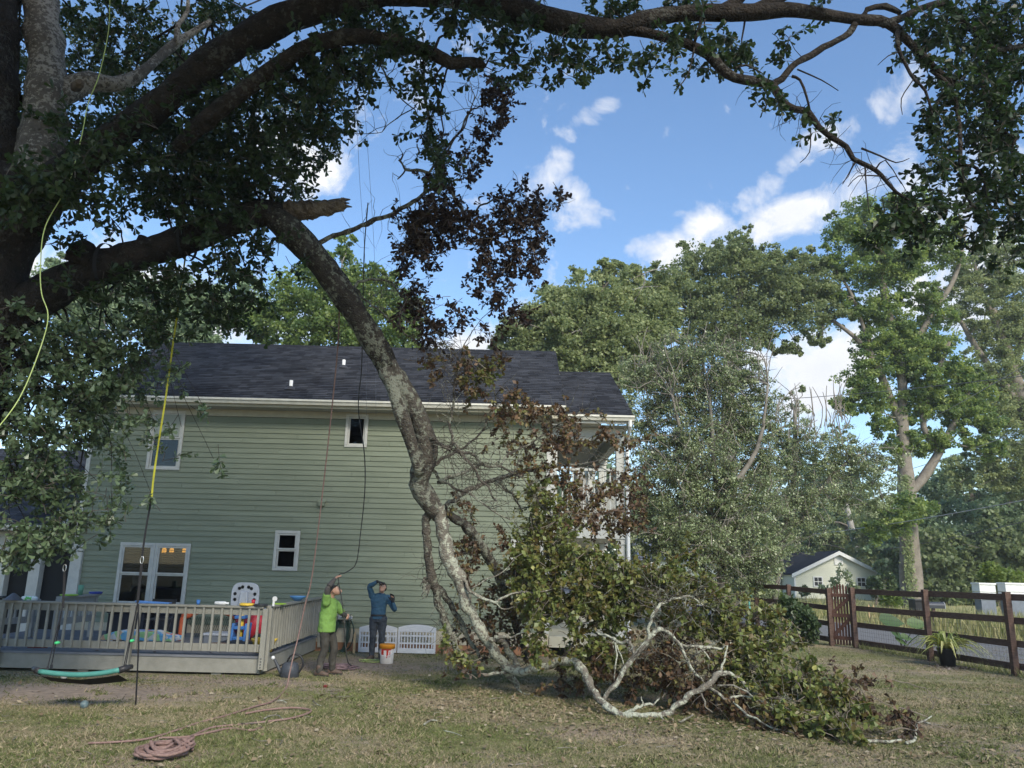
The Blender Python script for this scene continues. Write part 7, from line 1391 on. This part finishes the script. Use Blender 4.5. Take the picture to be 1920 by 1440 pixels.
def head(mb, c, fwd, up, sz=1.0):
    fwd = np.array(fwd, float) / np.linalg.norm(fwd); up = np.array(up, float); up -= fwd * (up @ fwd); up /= np.linalg.norm(up); sd = np.cross(fwd, up)
    A = lambda f_, s_, u_: np.array(c) + (fwd * f_ + sd * s_ + up * u_) * sz
    R_ = []
    for u_, rf, rs, of in ((-.125, .035, .03, .055), (-.11, .06, .05, .045), (-.075, .078, .064, .03), (-.03, .09, .073, .012), (.02, .098, .077, .0), (.06, .097, .077, -.006), (.095, .082, .066, -.008), (.118, .05, .042, -.008), (.127, .02, .018, -.008)): R_.append((A(of, 0, u_), rs * sz, rf * sz, sd, fwd))
    loft(mb, R_, 18)
    limb3(mb, np.array([A(.098, 0, .015), A(.108, 0, -.012), A(.118, 0, -.034)]), [.010 * sz, .012 * sz, .016 * sz], 8)
    for s_ in (-1, 1):
        mb.sphere(A(.102, s_ * .013, -.036), .010 * sz, 8, 6); mb.sphere(A(-.0, s_ * .08, -.005), (.012 * sz, .02 * sz, .03 * sz), 8, 6)
        limb3(mb, np.array([A(.093, s_ * .012, .03), A(.088, s_ * .045, .032)]), [.009 * sz, .007 * sz], 6)
    limb3(mb, np.array([A(.094, -.022, -.066), A(.099, 0, -.064), A(.094, .022, -.066)]), [.006 * sz, .009 * sz, .006 * sz], 6); limb3(mb, np.array([A(.09, -.02, -.078), A(.096, 0, -.079), A(.09, .02, -.078)]), [.006 * sz, .009 * sz, .006 * sz], 6)
    limb3(mb, np.array([A(.08, 0, -.11), A(.086, 0, -.105)]), [.022 * sz, .018 * sz], 8)
    return A
def face_bits(A, root, sz=1.):
    dkm = bpy.data.materials.get('eye_dark') or mat('eye_dark', (.02, .015, .012), None, .25); ew = bpy.data.materials.get('eye_white') or mat('eye_white', (.6, .57, .54), None, .4); lip = bpy.data.materials.get('lip') or mat('lip', (.25, .10, .08), None, .5); 
    for s_ in (-1, 1):
        e = obj('eye', MB().sphere(A(.082, s_ * .031, .008), .013 * sz, 10, 8), ew, root, smooth=True); obj('iris', MB().sphere(A(.0915, s_ * .031, .010), .006 * sz, 8, 6), dkm, e)
        p_, _ = spline([A(.102, s_ * .013, .033), A(.1, s_ * .034, .038), A(.086, s_ * .053, .03)], None, .01); obj('eyebrow', MB().tube(p_, .0048 * sz, 6), hair_m, root)
    p_, _ = spline([A(.099, -.024, -.072), A(.104, 0, -.0715), A(.099, .024, -.072)], None, .01); obj('lips', MB().tube(p_, .0036 * sz, 6), lip, root)
X_, Y_, Z_ = np.eye(3)

# ---- man in the lime shirt, side-on, hauling on the rope
b1 = np.array([G(607, 1264)[0], 15.0, 0.]); V = lambda x, y, z: b1 + np.array([x, y, z])
m1 = thing('person', 'man in lime green T-shirt, dark trousers and cap, looking up and pulling a rope', 'person', b1)
HP = b1 + (np.array(HND1) - b1) / .95; m1.scale = (.95, .95, .95)
hips = V(.02, .05, .93); chest = V(.03, .05, 1.28); neck = V(.05, .05, 1.45)
shR, shL = V(.02, -.15, 1.395), V(.09, .23, 1.37)             # near shoulder (arm raised) and far shoulder
ft1, ft2 = V(-.02, -.10, .0), V(.20, .20, .0)
kn1, kn2 = V(.03, -.03, .49), V(.17, .17, .49); an1, an2 = V(-.03, -.09, .09), V(.16, .2, .09)
hp1, hp2 = V(.0, -.05, .88), V(.05, .14, .88)
elR, wrR = V(.055, -.25, 1.645), np.array(HP) + np.array([-.055, -.02, -.055])
elL, wrL = V(.28, .26, 1.12), V(.40, .08, 1.10)
fwd1 = np.array([.62, -.18, .76]); up1 = np.array([-.78, 0, .55]); hc = V(.13, .02, 1.575)
def legs(mb, k):
    for h, kn, an in ((hp1, kn1, an1), (hp2, kn2, an2)): limb3(mb, np.array([h, (h + kn) / 2 + 0 * X_, kn, (kn + an) / 2 - X_ * .02, an]), [.082 + k, .084 + k, .068 + k, (.064 + k), (.052 + k) if k > 0 else .036])
def torso(mb, k, zl=0.):
    ax, ay = np.array([.30, .95, 0]), np.array([.95, -.30, 0])
    loft(mb, [(hips - Z_ * (.08 + zl), .165 + k, .125 + k, ax, ay), (hips + Z_ * .05, .17 + k, .135 + k, ax, ay), (hips + Z_ * .18 + X_ * .02, .165 + k, .135 + k, ax, ay), (chest - Z_ * .03 + X_ * .015, .178 + k, .132 + k, ax, ay), (chest + Z_ * .09, .185 + k, .112 + k, ax, ay), (chest + Z_ * .15, .13 + k, .08 + k, ax, ay), (neck, .06 + k * .5, .058 + k * .5, ax, ay)], 24)
body = MB(); torso(body, -.012); legs(body, -.012)
limb3(body, np.array([neck - Z_ * .06, neck + (hc - neck) * .45, hc - Z_ * .02]), [.062, .056, .06])
A1_ = head(body, hc, fwd1, up1, .98)
limb3(body, np.array([shR, elR, (elR + wrR) / 2, wrR]), [.056, .044, .041, .028]); limb3(body, np.array([shL, elL, (elL + wrL) / 2, wrL]), [.054, .044, .04, .029])
hand(body, wrR, HP - wrR + np.array([.02, 0, .03]), (-.5, -.7, .5), (.6, -.5, .1), 1.05); hand(body, wrL, (.5, -.8, -.1), (.7, .45, .3), (.1, .1, 1), 1.1)
limb3(body, np.array([an1, V(.06, -.12, .04)]), [.03, .022]); limb3(body, np.array([an2, V(.25, .18, .04)]), [.03, .022])
bo1 = bake('body', body, skin_m, m1, .011, 2); face_bits(A1_, m1, .98)
sh = MB(); torso(sh, .018, -.04); ax_, ay_ = np.array([.3, .95, 0]), np.array([.95, -.3, 0])
loft(sh, [(hips - Z_ * .13, .196, .166, ax_, ay_), (hips - Z_ * .02, .192, .160, ax_, ay_), (hips + Z_ * .12, .186, .153, ax_, ay_), (hips + Z_ * .24, .178, .146, ax_, ay_)], 24)
limb3(sh, np.array([shR - Z_ * .04, shR + (elR - shR) * .2, shR + (elR - shR) * .4]), [.085, .08, .078]); limb3(sh, np.array([shL - Z_ * .03, shL + (elL - shL) * .3, shL + (elL - shL) * .75]), [.082, .075, .076])
bake('shirt', sh, mat('lime_shirt', (.165, .30, .07), (.14, .25, .06), .85, 3, .1), m1, .011, 3, .034, .11)
sl = MB(); limb3(sl, np.array([shR + (elR - shR) * .3, elR, (elR + wrR) / 2, wrR]), [.064, .054, .049, .036]); bake('arm_sleeve', sl, mat('charcoal_sleeve', (.055, .05, .048), (.08, .072, .068), .8, 12, .1), m1, .008, 3, .008, .05)
sl = MB(); limb3(sl, np.array([shL + (elL - shL) * .7, elL, (elL + wrL) / 2, wrL]), [.058, .051, .047, .036]); bake('arm_sleeve', sl, bpy.data.materials['charcoal_sleeve'], m1, .008, 3, .008, .05)
tr_ = MB(); legs(tr_, .009); loft(tr_, [(hips - Z_ * .14, .17, .135, np.array([.3, .95, 0]), np.array([.95, -.3, 0])), (hips + Z_ * .04, .168, .135, np.array([.3, .95, 0]), np.array([.95, -.3, 0]))], 24); bake('trousers', tr_, mat('dark_olive_trousers', (.036, .034, .029), (.058, .054, .046), .85, 7, .15), m1, .012, 4, .026, .09)
bt_m = mat('brown_boots', (.075, .05, .04), (.12, .085, .065), .7, 9, .2)
def boot(mb, an, d, L=.25):
    d = np.array(d, float); d /= np.linalg.norm(d); s = np.array([-d[1], d[0], 0]); c = np.array([an[0], an[1], 0])
    loft(mb, [(c - d * .085 + Z_ * .045, .036, .045, s, Z_), (c - d * .03 + Z_ * .055, .045, .055, s, Z_), (c + d * .06 + Z_ * .05, .05, .05, s, Z_), (c + d * .13 + Z_ * .042, .052, .042, s, Z_), (c + d * .185 + Z_ * .035, .04, .034, s, Z_), (c + d * .2 + Z_ * .033, .02, .02, s, Z_)], 16); limb3(mb, np.array([c + Z_ * .05, c + Z_ * .17 - d * .005]), [.052, .06])
for an, d in ((an1, (.95, -.25, 0)), (an2, (.97, -.1, 0))):
    q = MB(); boot(q, an, d); bo = bake('boot', q, bt_m, m1, .008, 3); so = MB(); d = np.array(d) / np.linalg.norm(d); s = np.array([-d[1], d[0], 0]); c = np.array([an[0], an[1], 0])
    pl = [c + d * a + s * b_ for a, b_ in ((-.12, -.03), (-.12, .03), (0, .05), (.13, .057), (.2, .03), (.2, -.03), (.13, -.057), (0, -.05))]; obj('sole', MB().prism([p + Z_ * .001 for p in pl], (0, 0, 0), (0, 0, .022)), blackm, bo)
cp = MB(); f_ = fwd1 / np.linalg.norm(fwd1); 
loft(cp, [(A1_(-.008, 0, .035), .083, .104, np.cross(f_, up1) / np.linalg.norm(np.cross(f_, up1)), f_), (A1_(-.01, 0, .08), .082, .102, np.cross(f_, up1) / np.linalg.norm(np.cross(f_, up1)), f_), (A1_(-.01, 0, .118), .058, .072, np.cross(f_, up1) / np.linalg.norm(np.cross(f_, up1)), f_), (A1_(-.01, 0, .135), .02, .026, np.cross(f_, up1) / np.linalg.norm(np.cross(f_, up1)), f_)], 18)
cap = bake('cap', cp, mat('black_cap', (.02, .02, .022), (.035, .035, .037), .8, 20), m1, .008, 3)
bm = MB(); v = []
for i in range(9):
    a = -1 + 2 * i / 8.; 
    for r_, dz in ((0, 0), (.075 * sqrt(max(0.05, 1 - a * a * .9)), -.012)): v.append(A1_(.088 * sqrt(max(0, 1 - (a * .8) ** 2)) + r_, a * .072, .052 + dz)); v.append(A1_(.088 * sqrt(max(0, 1 - (a * .8) ** 2)) + r_, a * .072, .046 + dz))
bm.add(v, [(4 * i, 4 * i + 4, 4 * i + 6, 4 * i + 2) for i in range(8)] + [(4 * i + 1, 4 * i + 3, 4 * i + 7, 4 * i + 5) for i in range(8)] + [(4 * i + 2, 4 * i + 6, 4 * i + 7, 4 * i + 3) for i in range(8)]); obj('brim', bm, bpy.data.materials['black_cap'], cap)

# ---- man in the blue shirt, facing us, shading his eyes
b2_ = np.array([G(703, 1237)[0], 17.5, 0.]); V = lambda x, y, z: b2_ + np.array([x, y, z])
m2 = thing('person', 'man in blue long-sleeved shirt and dark jeans, gloved hand raised to his brow', 'person', b2_)
m2.scale = (.95, .95, .95)
hips = V(.02, .0, .94); chest = V(.02, .01, 1.28); neck = V(.05, .01, 1.46)
shR, shL = V(-.15, .0, 1.39), V(.20, .02, 1.36)
hp1, hp2 = V(-.07, 0, .9), V(.12, 0, .9); kn1, kn2 = V(-.07, -.03, .5), V(.13, -.02, .5); an1, an2 = V(-.08, .02, .09), V(.13, .03, .09)
elR, wrR = V(-.21, -.08, 1.60), V(-.03, -.14, 1.715); elL, wrL = V(.39, -.02, 1.10), V(.35, -.12, 1.28)
fwd2 = np.array([-.28, -.82, .42]); up2 = np.array([-.1, .4, .9]); hc = V(.085, -.03, 1.575)
def legs2(mb, k):
    for h, kn, an in ((hp1, kn1, an1), (hp2, kn2, an2)): limb3(mb, np.array([h, (h + kn) / 2, kn, (kn + an) / 2 + Y_ * .015, an]), [.096 + k, .084 + k, .062 + k, (.058 + k), (.048 + k) if k > 0 else .034])
def torso2(mb, k):
    loft(mb, [(hips - Z_ * .06, .165 + k, .115 + k, X_, Y_), (hips + Z_ * .06, .155 + k, .11 + k, X_, Y_), (hips + Z_ * .18, .158 + k, .11 + k, X_, Y_), (chest, .178 + k, .118 + k, X_, Y_), (chest + Z_ * .09, .19 + k, .105 + k, X_, Y_), (chest + Z_ * .15, .13 + k, .08 + k, X_, Y_), (neck, .06 + k * .5, .058 + k * .5, X_, Y_)], 24)
body = MB(); torso2(body, -.012); legs2(body, -.012); limb3(body, np.array([neck - Z_ * .06, neck + (hc - neck) * .45, hc - Z_ * .03]), [.06, .054, .055]); A2_ = head(body, hc, fwd2, up2, .98)
limb3(body, np.array([shR, elR, (elR + wrR) / 2, wrR]), [.054, .043, .039, .027]); limb3(body, np.array([shL, elL, (elL + wrL) / 2, wrL]), [.054, .043, .039, .027])
hand(body, wrR, (.9, -.15, -.15), (-.1, -.3, .9), (.1, -.95, -.2), .3, .92); hand(body, wrL, (-.1, -.05, .95), (.3, .9, .1), (-.95, -.2, .1), .35, .92)
limb3(body, np.array([an1, V(-.1, -.07, .04)]), [.03, .022]); limb3(body, np.array([an2, V(.15, -.07, .04)]), [.03, .022])
bake('body', body, skin_m, m2, .011, 2); face_bits(A2_, m2, .98)
gl_m = mat('black_gloves', (.014, .014, .016), (.025, .025, .027), .8, 30)
for w_, d_, u_, s_, c_, e_ in ((wrR, (.9, -.15, -.15), (-.1, -.3, .9), (.1, -.95, -.2), .3, elR), (wrL, (-.1, -.05, .95), (.3, .9, .1), (-.95, -.2, .1), .35, elL)):
    q = MB(); hand(q, w_, d_, u_, s_, c_, 1.22); limb3(q, np.array([w_ + (e_ - w_) * .12, w_]), [.036, .034]); bake('glove', q, gl_m, m2, .0065, 1)
sh = MB(); torso2(sh, .013); limb3(sh, np.array([shR, shR + (elR - shR) * .5, elR, (elR + wrR) / 2, wrR + (elR - wrR) * .1]), [.078, .066, .058, .052, .04]); limb3(sh, np.array([shL, shL + (elL - shL) * .5, elL, (elL + wrL) / 2, wrL + (elL - wrL) * .1]), [.078, .066, .058, .052, .04])
bake('shirt', sh, mat('blue_shirt', (.028, .075, .125), (.04, .098, .155), .8, 4, .1), m2, .012, 4, .022, .08)
tr_ = MB(); legs2(tr_, .012); loft(tr_, [(hips - Z_ * .12, .168, .125, X_, Y_), (hips + Z_ * .02, .168, .125, X_, Y_)], 24); bake('jeans', tr_, mat('dark_jeans', (.04, .048, .06), (.085, .09, .095), .85, 6, .15, lo=.45, hi=.75), m2, .011, 4, .028, .07)
loft_b = MB(); loft(loft_b, [(hips + Z_ * .012, .181, .136, X_, Y_), (hips + Z_ * .05, .179, .134, X_, Y_)], 28); obj('belt', loft_b, blackm, m2, smooth=False)
for an, d in ((an1, (-.3, -.95, 0)), (an2, (.2, -.97, 0))): q = MB(); boot(q, an, d); bake('boot', q, bt_m, m2, .008, 3)
hr_ = MB(); sd_ = np.cross(fwd2, up2); sd_ /= np.linalg.norm(sd_); f2 = fwd2 / np.linalg.norm(fwd2)
loft(hr_, [(A2_(-.035, 0, -.05), .068, .068, sd_, f2), (A2_(-.03, 0, 0), .083, .082, sd_, f2), (A2_(-.022, 0, .05), .084, .094, sd_, f2), (A2_(-.014, 0, .09), .075, .092, sd_, f2), (A2_(-.01, 0, .122), .05, .062, sd_, f2), (A2_(-.01, 0, .136), .02, .025, sd_, f2)], 18); bake('hair', hr_, hair_m, m2, .008, 2, .012, .02)

# ------------------------------------------------------------------ haze
hz = bpy.data.materials.new('haze_air'); hz.use_nodes = True; hnt = hz.node_tree; hnt.nodes.remove(hnt.nodes['Principled BSDF'])
hv = hnt.nodes.new('ShaderNodeVolumePrincipled'); hv.inputs['Color'].default_value = (.88, .94, 1, 1); hv.inputs['Density'].default_value = .0006; hv.inputs['Anisotropy'].default_value = .2
hnt.links.new(hv.outputs[0], hnt.nodes['Material Output'].inputs['Volume'])
obj('haze', MB().box(-650, 650, -250, 1250, -1, 46), hz, kind='stuff')
